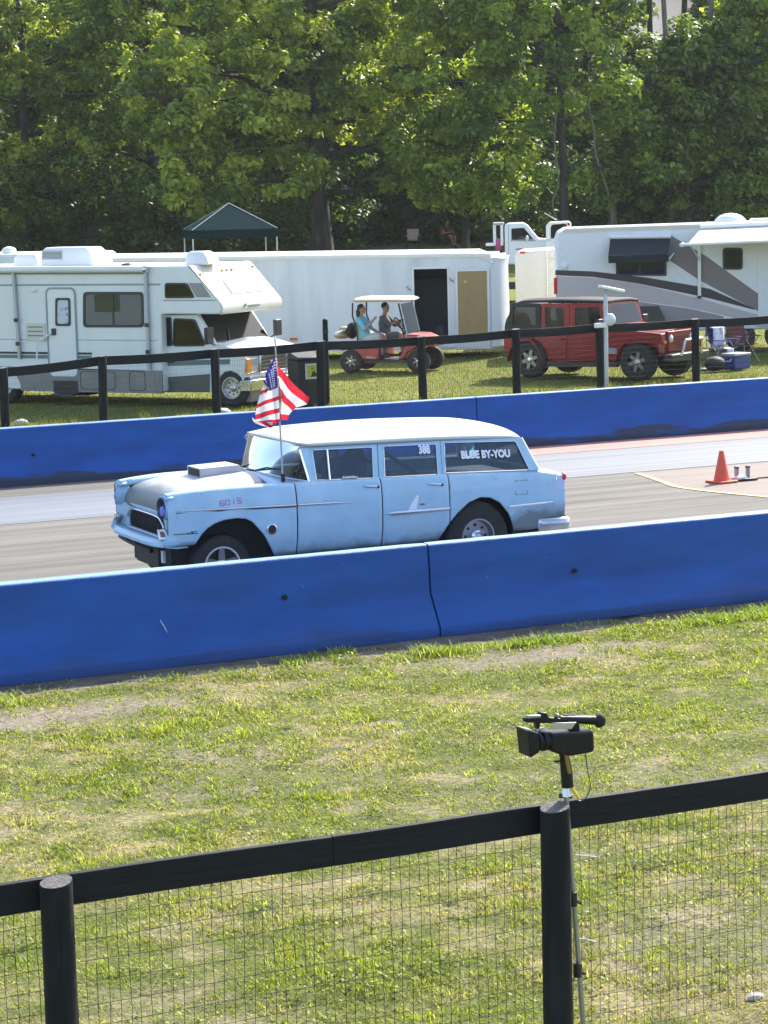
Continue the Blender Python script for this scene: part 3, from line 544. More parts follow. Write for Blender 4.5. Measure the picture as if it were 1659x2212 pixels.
# hanging vines on the slim tree
vm = mat('vine', (.20, .18, .15), .9, var=.3)
x, y, z = gp(1222, 98.4)
for i, pts in enumerate([[(-.35, 6.1), (-.42, 4.8), (-.2, 3.2), (-.42, 2.2), (.1, 1.0), (.5, .25)], [(1.1, 6.5), (1.45, 5.2), (1.6, 4.2), (2.2, 2.7), (2.5, 1.4)]]):
    o = MB().tube([(a, .03*k, b) for k, (a, b) in enumerate(bez(pts, 4))], .035, 6).build('vine', vm); o.location = (x, y, z); tag(o, ['pale crooked vine hanging beside the slim straight trunk', 'pale vine hanging to the right of the slim straight tree'][i], 'vine')
# power lines
pw = mat('cable', (.10, .12, .11), .7, spec=.1)
for i, (pa, pb) in enumerate([((0, 161), (1659, 88)), ((0, 207), (1659, 128)), ((0, 361), (1659, 201))]):
    a = atY(pa[0]-250, pa[1]+(pa[1]-pb[1])*.15, 84); b = atY(pb[0]+250, pb[1]-(pa[1]-pb[1])*.15, 84)
    pts = [tuple(a+(b-a)*k/24-np.array([0, 0, .55*(1-(2*k/24-1)**2)-.25])) for k in range(25)]
    o = MB().tube(pts, .0065, 5).build('power_line', pw); tag(o, ['uppermost of three overhead cables before the trees', 'middle of three overhead cables before the trees', 'lowest of three overhead cables before the trees'][i], 'cable', 'overhead cables')

# ================================================================== STATION WAGON
def wagon_paint():
    m = mat('pale_blue_paint', (.345, .535, .69), .42, var=.10, vscale=3, coat=.25, bump=.06, bscale=5, col2=(.40, .57, .70), mix=(.45, .65), mscale=2.2)
    t = m.node_tree; N = t.nodes; b = N['Principled BSDF']; src = b.inputs['Base Color'].links[0].from_socket
    n = N.new('ShaderNodeTexNoise'); n.inputs['Scale'].default_value = 5; n.inputs['Detail'].default_value = 10; n.inputs['Roughness'].default_value = .75
    tc = N.new('ShaderNodeTexCoord'); t.links.new(tc.outputs['Object'], n.inputs['Vector'])
    r = N.new('ShaderNodeMapRange'); r.inputs[1].default_value, r.inputs[2].default_value, r.inputs[3].default_value, r.inputs[4].default_value = .62, .70, 0, .65; t.links.new(n.outputs[0], r.inputs[0])
    x = N.new('ShaderNodeMix'); x.data_type = 'RGBA'; t.links.new(r.outputs[0], x.inputs[0]); t.links.new(src, x.inputs[6]); x.inputs[7].default_value = (.15, .17, .18, 1)
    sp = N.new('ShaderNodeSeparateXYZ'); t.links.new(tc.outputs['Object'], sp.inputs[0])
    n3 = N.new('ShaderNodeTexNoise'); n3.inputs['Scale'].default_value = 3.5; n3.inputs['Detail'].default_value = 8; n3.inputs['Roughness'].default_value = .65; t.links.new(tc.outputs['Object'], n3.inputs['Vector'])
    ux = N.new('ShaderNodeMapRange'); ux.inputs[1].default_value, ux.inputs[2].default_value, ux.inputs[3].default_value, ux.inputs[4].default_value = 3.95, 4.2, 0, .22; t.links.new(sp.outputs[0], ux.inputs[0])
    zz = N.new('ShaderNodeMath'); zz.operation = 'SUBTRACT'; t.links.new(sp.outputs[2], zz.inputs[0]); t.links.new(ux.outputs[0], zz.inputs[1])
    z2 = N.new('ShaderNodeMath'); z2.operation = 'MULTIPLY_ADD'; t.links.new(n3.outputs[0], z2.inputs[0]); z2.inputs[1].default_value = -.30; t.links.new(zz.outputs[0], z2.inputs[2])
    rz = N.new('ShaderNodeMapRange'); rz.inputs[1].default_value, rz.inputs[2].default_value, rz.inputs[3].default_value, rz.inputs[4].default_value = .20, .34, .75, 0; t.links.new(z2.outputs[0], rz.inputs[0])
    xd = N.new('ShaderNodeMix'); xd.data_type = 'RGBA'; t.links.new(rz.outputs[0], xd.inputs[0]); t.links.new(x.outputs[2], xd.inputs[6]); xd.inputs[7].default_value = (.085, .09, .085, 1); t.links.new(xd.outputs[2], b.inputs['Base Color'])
    return m
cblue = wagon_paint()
cwhite = mat('faded_white_roof_paint', (.56, .57, .51), .4, var=.06, vscale=3, coat=.2, bump=.05, bscale=6)
chrome = mat('aged_chrome', (.74, .75, .78), .22, 1., var=.10, vscale=20)
darkin = mat('dark_interior', (.022, .022, .026), .85, var=.3)
rubber = mat('tyre_rubber', (.022, .022, .023), .8, var=.25, vscale=12, bump=.3, bscale=60)
blk = mat('flat_black', (.012, .012, .013), .6, var=.2)
steel = mat('dull_steel', (.33, .34, .36), .42, .8, var=.2, vscale=15)
alum = mat('cast_aluminium', (.62, .63, .64), .35, .9, var=.12, vscale=15)
cglass = glass('car_glass', (.74, .82, .88))
ws_glass = glass('windscreen_glass', (.68, .76, .80), .03, 1.33)
redlens = mat('red_lens', (.55, .02, .02), .2, coat=.5)
whitev = mat('white_vinyl', (.80, .80, .86), .5)
pinkv = mat('pink_marker', (.55, .18, .48), .6)
def hood_mat():
    m = bpy.data.materials.new('primer_and_glare_hood'); m.use_nodes = True; t = m.node_tree; N = t.nodes; b = N['Principled BSDF']; b.inputs['Roughness'].default_value = .42
    tc = N.new('ShaderNodeTexCoord'); sx = N.new('ShaderNodeSeparateXYZ'); t.links.new(tc.outputs['Object'], sx.inputs[0])
    n = N.new('ShaderNodeTexNoise'); n.inputs['Scale'].default_value = 3; n.inputs['Detail'].default_value = 6; t.links.new(tc.outputs['Object'], n.inputs['Vector'])
    a = N.new('ShaderNodeMath'); a.operation = 'MULTIPLY_ADD'; t.links.new(n.outputs[0], a.inputs[0]); a.inputs[1].default_value = .25; t.links.new(sx.outputs[0], a.inputs[2])
    r = N.new('ShaderNodeMapRange'); r.inputs[1].default_value, r.inputs[2].default_value = .36, .52; t.links.new(a.outputs[0], r.inputs[0])
    x = N.new('ShaderNodeMix'); x.data_type = 'RGBA'; t.links.new(r.outputs[0], x.inputs[0]); x.inputs[6].default_value = (.19, .205, .20, 1); x.inputs[7].default_value = (.50, .50, .55, 1)  # grey primer nose; behind it pale primer with the sun's glare coloured in
    n2 = N.new('ShaderNodeTexNoise'); n2.inputs['Scale'].default_value = 30; n2.inputs['Detail'].default_value = 5; t.links.new(tc.outputs['Object'], n2.inputs['Vector'])
    r2 = N.new('ShaderNodeMapRange'); r2.inputs[3].default_value, r2.inputs[4].default_value = .8, 1.2; t.links.new(n2.outputs[0], r2.inputs[0])
    s = N.new('ShaderNodeVectorMath'); s.operation = 'SCALE'; t.links.new(x.outputs[2], s.inputs[0]); t.links.new(r2.outputs[0], s.inputs['Scale']); t.links.new(s.outputs[0], b.inputs['Base Color'])
    return m
CX, CY = 8.27, 24.19
car = empty('station_wagon', (CX, CY, 0), 0, 'pale blue vintage station wagon with white roof and hood scoop on the track', 'car')
plan_t = [(0, .84), (.05, .85), (.15, .872), (.4, .90), (.8, .925), (1.5, .935), (3.3, .935), (4.2, .915), (4.6, .885), (4.83, .85)]
tuck_t = [(.36, .075), (.46, .04), (.57, .012), (.72, 0), (.93, .003), (1.02, .014), (1.09, .034), (1.16, .06)]
bot_t = [(0, .60), (.325, .60), (.33, .585), (.40, .69), (.47, .752), (.553, .796), (.66, .825), (.79, .834), (.90, .818), (.974, .777), (1.105, .623), (1.219, .42), (1.235, .385), (3.19, .385), (3.218, .43), (3.30, .56), (3.413, .682), (3.55, .785), (3.70, .835), (3.83, .82), (3.95, .755), (4.065, .621), (4.12, .50), (4.15, .41), (4.40, .41), (4.7, .44), (4.83, .47)]
sh_t = smoothtab([(0, 1.09), (.06, 1.122), (.5, 1.155), (1.1, 1.157), (1.5, 1.148), (1.74, 1.150), (2.4, 1.132), (3.18, 1.117), (4.31, 1.087), (4.55, 1.06), (4.79, 1.015), (4.83, .985)], 5)
def chw(x, z): return lerp(plan_t, x)-lerp(tuck_t, z)
def cpanel(x0, x1, sgn, inner=None):
    cols = [x0+(x1-x0)*i/max(8, int((x1-x0)/.022)) for i in range(max(8, int((x1-x0)/.022))+1)]; P = []
    for x in cols:
        b = lerp(bot_t, x); s = lerp(sh_t, x); col = []
        for k in range(15):
            z = b+(s-.05-b)*k/14; col.append((x, sgn*chw(x, z), z))
        w = chw(x, s-.05)
        for dy, dz in ((.006, -.03), (.02, -.012), (.045, -.002), (.09, 0), (.13, -.004)): col.append((x, sgn*(w-dy), s+dz))
        if inner is not None: col.append((x, sgn*inner, s-.02)); col.append((x, sgn*(inner-.02), s-.06))
        P.append(col)
    return P
def solid(o, th=.014):
    md = o.modifiers.new('thick', 'SOLIDIFY'); md.thickness = th; md.offset = 0; return o
for sgn in (-1, 1):
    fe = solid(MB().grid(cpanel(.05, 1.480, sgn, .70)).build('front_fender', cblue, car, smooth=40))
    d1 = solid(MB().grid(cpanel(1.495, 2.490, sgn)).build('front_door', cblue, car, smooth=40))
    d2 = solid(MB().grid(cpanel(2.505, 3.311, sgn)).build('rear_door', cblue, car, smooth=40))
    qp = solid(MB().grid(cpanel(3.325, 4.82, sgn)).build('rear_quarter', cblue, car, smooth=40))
    for d, a, b, z in ((d1, 2.286, 2.469, 1.055), (d2, 3.063, 3.241, 1.022)):
        y = lambda x: sgn*(chw(x, z)+.022)
        MB().tube([(a, y(a)-sgn*.02, z+.008), (a+.015, y(a), z+.008), (b-.05, y(b), z-.004), (b-.03, y(b)-sgn*.005, z-.006), (b-.02, y(b)-sgn*.03, z-.008)], .010, 6).build('handle', chrome, d)
        MB().lathe([(.016, 0), (.016, .02)], (b-.012, y(b)-sgn*.012-.01, z-.012), n=10).build('lock', blk, d)
    # chrome spears
    def spear(pts, r, name='chrome_trim'): return MB().tube([(x, sgn*(chw(x, z)+.006), z) for x, z in pts], r, 8).build(name, chrome, car)
    spear([(.127, .948), (.6, .942), (1.0, .934), (1.476, .921)], [.008, .015, .015, .015]); spear([(1.498, .921), (1.9, .910), (2.144, .900)], [.015, .015, .005])
    spear([(2.543, .741), (2.62, .742), (2.8, .742), (3.31, .740)], [.008, .028, .030, .021]); spear([(4.06, .700), (4.5, .704), (4.654, .705)], [.017, .017, .006])
    fin = [(2.80, .76), (2.905, .765), (2.935, .90), (2.925, .918), (2.905, .915)]
    MB().loft([[(x, sgn*(chw(x, z)+.002), z) for x, z in fin], [(x, sgn*(chw(x, z)+.02), z) for x, z in fin]]).build('chrome_fin', whitev if sgn < 0 else chrome, car, bevel=.004)
    MB().loft([[(x, sgn*(chw(x, z)+a), z) for x, z in ((2.945, .80), (3.03, .80), (3.03, .822), (2.945, .822))] for a in (.001, .007)]).build('badge', steel, car)
    sd = mat('trim_shadow_and_seam', (.035, .05, .075), .8)
    MB().tube([(x, sgn*(chw(x, z)+.003), z) for x, z in ((.14, .930), (.6, .924), (1.0, .916), (1.476, .903))], .007, 6).build('trim_shadow', sd, car)  # shade below the chrome spear, laid on as a dark strip
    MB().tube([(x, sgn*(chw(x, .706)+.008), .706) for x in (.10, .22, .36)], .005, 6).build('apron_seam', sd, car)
    for rx, rz_, rr_ in ((.30, .722, .014), (.255, .712, .010), (.17, .95, .012), (.335, .728, .009)): MB().loft([[(rx+rr_*math.cos(a)*1.5, sgn*(chw(rx, rz_)+e), rz_+rr_*math.sin(a)*(.6+.3*math.sin(3*a))) for a in np.linspace(0, 2*PI, 9, endpoint=False)] for e in (.006, .0095)]).build('rust_spot', mat('rust', (.06, .035, .025), .9), car)
    # fuel door outline, port hole
    if sgn < 0:
        o4 = [(4.149, .822), (4.312, .818), (4.312, .984), (4.149, .986)]; i4 = [(4.156, .829), (4.305, .825), (4.305, .977), (4.156, .979)]
        f = lambda L, e: [(x, -(chw(x, z)+e), z) for x, z in L]
        MB().ring(f(o4, .0085), f(i4, .0085), (0, .012, 0)).build('fuel_door_gap', mat('seam_shadow', (.10, .16, .22), .8), qp)
    hx, hz = 1.189, .683; hy = sgn*chw(hx, hz)
    MB().lathe([(.048, .0), (.048, .03)], (hx, hy-.015, hz), n=18).build('exhaust_port', blk, fe)
    MB().add([], []).lathe([(.049, -.018), (.060, -.014), (.060, .012), (.049, .012)], (hx, hy, hz), n=18, cap=False).build('port_rim', chrome, fe)
    # window frames and panes
    yv = lambda z: sgn*(-(-.872)-(z-1.13)/.37*.125)
    def q3(L): return [(x, yv(z), z) for x, z in L]
    specs = [('front_window', [(1.70, 1.148), (2.49, 1.133), (2.535, 1.502), (1.70, 1.518)], [(1.758, 1.160), (2.425, 1.136), (2.471, 1.462), (1.758, 1.477)]),
             ('rear_door_window', [(2.50, 1.133), (3.262, 1.118), (3.302, 1.486), (2.545, 1.502)], [(2.565, 1.136), (3.208, 1.118), (3.247, 1.444), (2.61, 1.462)]),
             ('cargo_window', [(3.27, 1.118), (4.47, 1.080), (4.325, 1.442), (3.31, 1.486)], [(3.302, 1.128), (4.351, 1.088), (4.236, 1.412), (3.351, 1.453)])]
    for nm, ou, inn in specs:
        io = rquad(inn, .07, 3); oo = []
        for k in range(4): oo += [tuple(ou[k])]*4
        fr = MB().ring(q3(oo), q3(io), (0, -sgn*.03, 0)).build('window_frame', cblue, car, smooth=30)
        gl = MB().slab([(x, y-sgn*.012, z) for x, y, z in q3(io)], (0, -sgn*.004, 0)).build(nm, cglass, car, smooth=0)
        tr_ = q3(io); MB().tube(tr_+[tr_[0]], .006, 5).build('window_trim', chrome, fr)
    MB().tube([(1.909, yv(1.16)+sgn*.004, 1.155), (1.931, yv(1.467)+sgn*.004, 1.472)], .011, 6).build('vent_divider', chrome, car)
    # belt moulding and drip rail
    MB().tube([(x, sgn*(chw(x, lerp(sh_t, x)-.05)-.045+.006), lerp(sh_t, x)+.002) for x in np.linspace(1.52, 4.5, 24)], .008, 6).build('belt_moulding', chrome, car)
    MB().tube([(1.585, sgn*.785, 1.50), (1.62, sgn*.768, 1.528), (1.754, sgn*.757, 1.522), (2.574, sgn*.757, 1.503), (3.323, sgn*.757, 1.487), (4.30, sgn*.752, 1.444)], .011, 6).build('drip_rail', mat('dull_trim', (.30, .31, .32), .4, .6), car)
    # A pillar, rear pillar
    MB().loft([[(x, sgn*y, z) for x, y, z in R_] for R_ in ([(1.66, .865, 1.14), (1.71, .875, 1.14), (1.71, .83, 1.14)], [(1.62, .80, 1.40), (1.71, .79, 1.40), (1.70, .75, 1.40)], [(1.595, .765, 1.53), (1.71, .752, 1.53), (1.70, .70, 1.53)])]).build('front_pillar', cblue, car)
    MB().tube([(4.475, sgn*.868, 1.08), (4.40, sgn*.815, 1.25), (4.325, sgn*.745, 1.44)], .022, 8).build('rear_pillar', mat('pillar_trim', (.62, .66, .70), .3, .4), car)
    # headlights
    n_ = 20; y0 = sgn*.752; z0 = .975
    rim = [(.012+.02*sgn*math.cos(2*PI*k/n_), y0+.088*math.cos(2*PI*k/n_), z0+.118*math.sin(2*PI*k/n_)) for k in range(n_)]; inr = [(.05, y0+.07*math.cos(2*PI*k/n_), z0-.005+.098*math.sin(2*PI*k/n_)) for k in range(n_)]; bk_ = [(.16, y0+.095*math.cos(2*PI*k/n_), z0+.125*math.sin(2*PI*k/n_)) for k in range(n_)]
    hl = MB().loft([bk_, rim], cap=False).build('headlight_pod', cblue, car)
    MB().loft([rim, inr], cap=False).build('bezel', mat('dark_bezel', (.10, .10, .11), .35, .6), hl); MB().slab(inr, (.004, 0, 0)).build('headlight_bowl', mat('dark_bowl', (.05, .05, .055), .4, .4), hl)
    m = MB(); m.ell((.035, y0, z0-.028), (.035, .062, .062), 16, 9); m.build('headlight', mat('blue_tinted_lens', (.10, .16, .62), .12, coat=.6), hl)
    # brow over the headlight
    br = [[(.028, y0+(k/6-.5)*.19, 1.062+.042*math.cos((k/6-.5)*2.6)) for k in range(7)], [(.12, y0+(k/6-.5)*.21, 1.078+.042*math.cos((k/6-.5)*2.6)) for k in range(7)]]
    solid(MB().grid(br).build('headlight_brow', cblue, car), .012)
    tri = [(.01, sgn*.80, .765), (-.0, sgn*.63, .74), (-.015, sgn*.72, .645), (.03, sgn*.86, .665)]; tri2 = [(.02, sgn*.785, .735), (.01, sgn*.68, .722), (.005, sgn*.73, .668), (.03, sgn*.825, .68)]
    pl_ = MB().ring(tri, tri2, (.03, 0, 0)).build('parking_light', chrome, car); MB().slab(tri2, (.01, 0, 0)).build('lens', mat('brown_lens', (.10, .03, .02), .3), pl_)
    # tail light
    m = MB(); m.ell((4.81, sgn*.83, .975), (.045, .05, .05), 12, 8); tl = m.build('tail_light', redlens, car)
    MB().loft([[(4.70, sgn*.80, 1.01), (4.70, sgn*.875, .99), (4.70, sgn*.875, .82), (4.70, sgn*.80, .82)], [(4.83, sgn*.81, 1.022), (4.835, sgn*.86, 1.015), (4.82, sgn*.86, .84), (4.82, sgn*.81, .84)]]).build('tail_light_housing', chrome, car, bevel=.01)
# hood, nose, scoop
Pc = [(.118, .855), (.115, .92), (.125, .98), (.16, 1.04), (.22, 1.088), (.32, 1.13), (.48, 1.172), (.70, 1.205), (1.0, 1.225), (1.235, 1.236)]
Pe = [(.10, .870), (.10, .92), (.11, .97), (.14, 1.02), (.20, 1.060), (.32, 1.095), (.48, 1.118), (.70, 1.132), (1.0, 1.140), (1.235, 1.146)]
def hoodP(i, s): k = abs(s)**3.2; return (Pc[i][0]*(1-k)+Pe[i][0]*k, .695*s if i > 3 else (.645+.05*i/4)*s, Pc[i][1]*(1-k)+Pe[i][1]*k)
solid(MB().grid([[hoodP(i, s) for s in np.linspace(-1, 1, 21)] for i in range(len(Pc))]).build('hood', hood_mat(), car, smooth=60), .012)
sc = MB().ring([(.67, -.20, 1.185), (.67, .20, 1.185), (.67, .20, 1.30), (.67, -.20, 1.30)], [(.67, -.18, 1.19), (.67, .18, 1.19), (.67, .18, 1.287), (.67, -.18, 1.287)], (.02, 0, 0))
sc.loft([[(.69, -.20, 1.18), (.69, .20, 1.18), (.69, .20, 1.30), (.69, -.20, 1.30)], [(1.12, -.20, 1.18), (1.12, .20, 1.18), (1.12, .20, 1.312), (1.12, -.20, 1.312)], [(1.20, -.19, 1.18), (1.20, .19, 1.18), (1.20, .19, 1.25), (1.20, -.19, 1.25)]])
so = sc.build('hood_scoop', mat('scoop_primer', (.42, .43, .47), .45, var=.1), car, bevel=.006); MB().box(.675, .689, -.179, .179, 1.191, 1.286).build('scoop_mouth', blk, so)
# front panel round the grille
ou = [(.03, -.80, .60), (.03, .80, .60), (.04, .80, .86), (.10, .62, .90), (.10, -.62, .90), (.04, -.80, .86)]; ii = [(.10, -.575, .635), (.10, .575, .635), (.105, .60, .74), (.115, .50, .838), (.115, -.50, .838), (.105, -.60, .74)]
MB().ring(ou, ii, (.05, 0, 0)).build('front_panel', cblue, car, bevel=.012)
gr = MB().slab([(x+.03, y, z) for x, y, z in ii], (.01, 0, 0)).build('grille', blk, car)
m = MB()
for k in range(13): m.box(.118, .128, -.58, .58, .642+.0155*k, .645+.0155*k)
for k in range(27): m.box(.122, .131, -.58+.0446*k, -.577+.0446*k, .64, .84)
m.build('grille_mesh', mat('grille_wire', (.05, .05, .05), .5, .5), gr, smooth=0)
MB().tube([(.085, y, .632) for y in np.linspace(-.585, .585, 12)], .012, 6).build('grille_trim', whitev, car); MB().tube(bez([(.09, -.60, .74), (.085, -.54, .80), (.09, -.40, .842), (.09, 0, .85), (.09, .40, .842), (.085, .54, .80), (.09, .60, .74)], 4), .010, 6).build('grille_trim', chrome, car)
rows = []
for y in np.linspace(-.86, .86, 19):
    e = -.05*(1-(y/.86)**4)+.06*abs(y/.86)**6; rows.append([(.06+e, y, .645), (-.0+e, y, .628), (-.035+e, y, .60), (-.03+e, y, .572), (.08+e, y, .555), (.2+e, y, .56)])
solid(MB().grid(rows).build('front_apron', cblue, car, smooth=60), .012)
for sgn in (-1, 1): solid(MB().grid([[(.02, sgn*.845, .70), (.0, sgn*.85, .65), (-.02, sgn*.85, .60), (.0, sgn*.84, .575)], [(.33, sgn*.885, .705), (.33, sgn*.885, .66), (.33, sgn*.88, .61), (.33, sgn*.87, .585)]]).build('apron_side', cblue, car, smooth=60), .012)
MB().tube([(.05, .74, .50), (.03, .4, .49), (.04, 0, .47), (.08, -.2, .45)], .026, 8).build('tow_bar', blk, car)
MB().box(.1, 1.0, -.35, .35, .28, .54).box(.60, .70, -.7, .7, .29, .36).build('front_axle', mat('greasy_black', (.018, .017, .016), .6, var=.3), car)
MB().box(.13, .17, -.42, -.36, .34, .47).build('white_bracket', whitev, car)
# cowl and windscreen
def wb(s): a = abs(s); return (1.325+.345*a**2.5, .855*s, 1.222-.070*s*s)
def wt(s): a = abs(s); return (1.535+.065*a**2.5, .755*s, 1.575-.045*s*s)
S = list(np.linspace(-1, 1, 25))
solid(MB().grid([[(1.22, .86*s, 1.236-.1*abs(s)**2.4) for s in S], [(wb(s)[0]+.02, wb(s)[1], wb(s)[2]-.006) for s in S]]).build('cowl', cblue, car), .012)
MB().grid([[tuple(np.array(wb(s))*(1-k/6)+np.array(wt(s))*k/6+np.array([-.022*math.sin(PI*k/6), 0, .01*math.sin(PI*k/6)])) for s in S] for k in range(7)]).build('windscreen', ws_glass, car, smooth=60)
MB().tube([wb(s) for s in S]+[wt(s) for s in S[::-1]]+[wb(S[0])], .013, 6).build('windscreen_trim', chrome, car)
wp = MB().tube([(1.33, -.10, 1.222), (1.34, -.25, 1.25), (1.36, -.42, 1.285), (1.41, -.60, 1.285)], .009, 5); wp.box(1.26, 1.31, -.16, -.05, 1.215, 1.245); wp.build('wiper', blk, car)
wp = MB().tube([(1.33, .30, 1.222), (1.335, .15, 1.25), (1.36, 0, 1.29), (1.375, -.1, 1.29)], .009, 5).build('wiper', blk, car)
# roof
zc = smoothtab([(1.515, 1.574), (1.56, 1.602), (1.65, 1.632), (1.85, 1.660), (2.5, 1.676), (3.04, 1.668), (3.73, 1.636), (4.05, 1.596), (4.30, 1.535), (4.47, 1.455), (4.555, 1.372)], 4)
zd = [(1.515, 1.566), (1.56, 1.553), (1.62, 1.545), (1.754, 1.530), (2.574, 1.511), (3.323, 1.495), (4.25, 1.454), (4.38, 1.43), (4.47, 1.40), (4.555, 1.362)]
rw = [(1.515, .66), (1.54, .72), (1.58, .745), (1.65, .758), (2, .762), (4.16, .758), (4.27, .735), (4.35, .66), (4.43, .53), (4.49, .38), (4.53, .22), (4.555, .08)]
rp = []
for x, z in zc:
    d = lerp(zd, x); w = lerp(rw, x); e = .0
    rp.append([(x+.06*abs(k)**2.5*max(0, 1-(x-1.515)/.2), w*k, d+max(z-d, .004)*(1-abs(k)**2.5)) for k in np.linspace(-1, 1, 23)])
solid(MB().grid(rp).build('roof', cwhite, car, smooth=60), .02)
# tail
def gb(q): return (4.68-.22*abs(q)**2.3, .845*q, 1.048+.03*q*q)
solid(MB().grid([[tuple(np.array(gb(q))-[.01, 0, .008]) for q in np.linspace(-1, 1, 9)], [(4.755, y, 1.033-.01*abs(y)) for y in np.linspace(-.82, .82, 9)], [(4.79, y, .98) for y in np.linspace(-.82, .82, 9)], [(4.80, y, .75) for y in np.linspace(-.83, .83, 9)], [(4.77, y, .52) for y in np.linspace(-.82, .82, 9)]]).build('tailgate', cblue, car, smooth=50), .015)
def gb(q): return (4.68-.22*abs(q)**2.3, .845*q, 1.048+.03*q*q)
def gt(q): return (4.55-.235*abs(q)**2.2, .725*q, 1.366+.076*q*q)
MB().grid([[tuple(np.array(gb(q))*(1-k/4)+np.array(gt(q))*k/4) for q in np.linspace(-1, 1, 21)] for k in range(5)]).build('rear_window', cglass, car, smooth=60)
MB().tube([gb(q) for q in np.linspace(-1, 1, 21)], .012, 6).build('rear_window_trim', chrome, car)
bp_ = []
for x, y in bez([(4.50, -.90), (4.72, -.925), (4.88, -.86), (4.93, -.5), (4.94, 0), (4.93, .5), (4.88, .86), (4.72, .925), (4.50, .90)], 4): bp_.append((x, y))
rgs = []
for x, y in bp_: rgs.append([(x-.03, y*.97, .365), (x, y, .39), (x+.005, y*1.004, .45), (x, y, .50), (x-.03, y*.97, .52), (x-.04, y*.95, .44)])
MB().loft(rgs).build('rear_bumper', mat('bumper_chrome', (.50, .51, .54), .25, 1., var=.2, vscale=8), car, smooth=60)
# inner shell, floor, seats, cage
MB().box(.16, 4.72, -.60, .60, .27, .80).box(1.25, 3.2, -.80, .80, .40, .95).box(4.16, 4.74, -.80, .80, .33, .95).box(3.2, 4.5, -.60, .60, .80, 1.0).box(.2, 1.3, -.60, .60, .80, 1.02).build('inner_body', darkin, car)
for y in (-.38, .38):
    st_ = MB().loft([[(2.25, y-.25, .92), (2.40, y-.25, .92), (2.40, y+.25, .92), (2.25, y+.25, .92)], [(2.36, y-.24, 1.30), (2.48, y-.24, 1.30), (2.48, y+.24, 1.30), (2.36, y+.24, 1.30)], [(2.40, y-.13, 1.42), (2.48, y-.13, 1.42), (2.48, y+.13, 1.42), (2.40, y+.13, 1.42)]]); st_.box(1.85, 2.32, y-.25, y+.25, .93, 1.0); st_.build('seat', mat('seat_vinyl', (.035, .04, .05), .5), car, bevel=.02)
cg = mat('roll_cage', (.06, .06, .065), .4)
for y in (-.62, .62): MB().tube([(2.62, y, .9), (2.62, y*.97, 1.36), (2.60, y*.88, 1.47), (2.60, 0, 1.49)], .024, 8).build('roll_cage', cg, car); MB().tube([(2.60, y*.9, 1.44), (3.3, y*.9, .98)], .024, 8).build('roll_cage', cg, car); MB().tube([(2.60, y*.86, 1.47), (1.75, y*.88, 1.46), (1.62, y*.95, 1.1)], .022, 8).build('roll_cage', cg, car)
MB().lathe([(.165, -.012), (.185, -.012), (.185, .012), (.165, .012)], (0, 0, 0), 'x', 24, cap=False).build('steering_wheel', blk, car).matrix_local = Matrix.Translation((1.78, -.38, 1.17)) @ Matrix.Rotation(math.radians(25), 4, 'Y')
MB().box(1.45, 1.72, -.78, .78, 1.0, 1.13).build('dashboard', mat('dash_grey', (.20, .24, .27), .5), car, bevel=.03)
# wheels
def wheel(x, y, z, r, w, rim, sgn, style, parent):
    root = bpy.data.objects.new('wheel', None); COL.objects.link(root); root.parent = parent; root.location = (x, y, z); root.empty_display_size = .1
    s = sgn
    MB().lathe([(rim, -w*.5*s), (rim+.015, -w*.52*s), (r*.90, -w*.5*s), (r*.97, -w*.44*s), (r, -w*.33*s), (r, w*.33*s), (r*.97, w*.44*s), (r*.90, w*.5*s), (rim, w*.5*s)], n=40, cap=False).build('tyre', rubber, root, smooth=50)
    o = -w*.46*s      # outer side (away from the body) is negative y for the near side
    rm = MB().lathe([(rim+.008, o), (rim+.006, o-.012*s), (rim-.012, o-.012*s), (rim-.02, o+.02*s), (rim-.028, o+.07*s), (.0, o+.075*s)], n=32, cap=False).build('rim', {'mag': alum, 'steel': steel, 'ringed': alum, 'dark': mat('dark_rim', (.06, .06, .065), .4, .5), 'truck': mat('bright_rim', (.66, .66, .65), .28, .7)}[style], root)
    hub = MB().lathe([(rim*.36, o+.07*s), (rim*.34, o+.02*s), (rim*.22, o+.005*s), (rim*.18, o-.01*s), (.0, o-.012*s)], n=20, cap=False).build('hub_cap', chrome, rm)
    if style in ('mag', 'dark', 'ringed'):
        m = MB()
        for k in range(5 if style in ('mag', 'ringed') else 6):
            a = 2*PI*k/(5 if style in ('mag', 'ringed') else 6)+.3; c_, s_ = math.cos(a), math.sin(a); wd_ = rim*.17
            L = [(rim*.30, -wd_*1.2), (rim*.93, -wd_*.8), (rim*.93, wd_*.8), (rim*.30, wd_*1.2)]
            m.loft([[(u*c_-v*s_, o+.012*s, u*s_+v*c_) for u, v in L], [(u*c_-v*s_, o+.045*s, u*s_+v*c_) for u, v in L]])
        m.build('spoke_set', alum if style == 'mag' else mat('grey_spoke', (.22, .22, .23), .35, .8), rm)
        MB().lathe([(rim*.92, o+.06*s), (.01, o+.06*s)], n=24, cap=False).build('brake', blk, rm)
    else:
        for k in range(8): a = 2*PI*k/8; MB().lathe([(rim*.085, o+.062*s), (rim*.085, o+.07*s)], (rim*.62*math.cos(a), 0, rim*.62*math.sin(a)), n=8).build('rim_slot', blk, rm)
    return root
for sgn in (-1, 1):
    wheel(.65, sgn*.745, .325, .325, .19, .20, -sgn, 'ringed', car); wheel(3.695, sgn*.745, .385, .385, .27, .20, -sgn, 'steel', car)
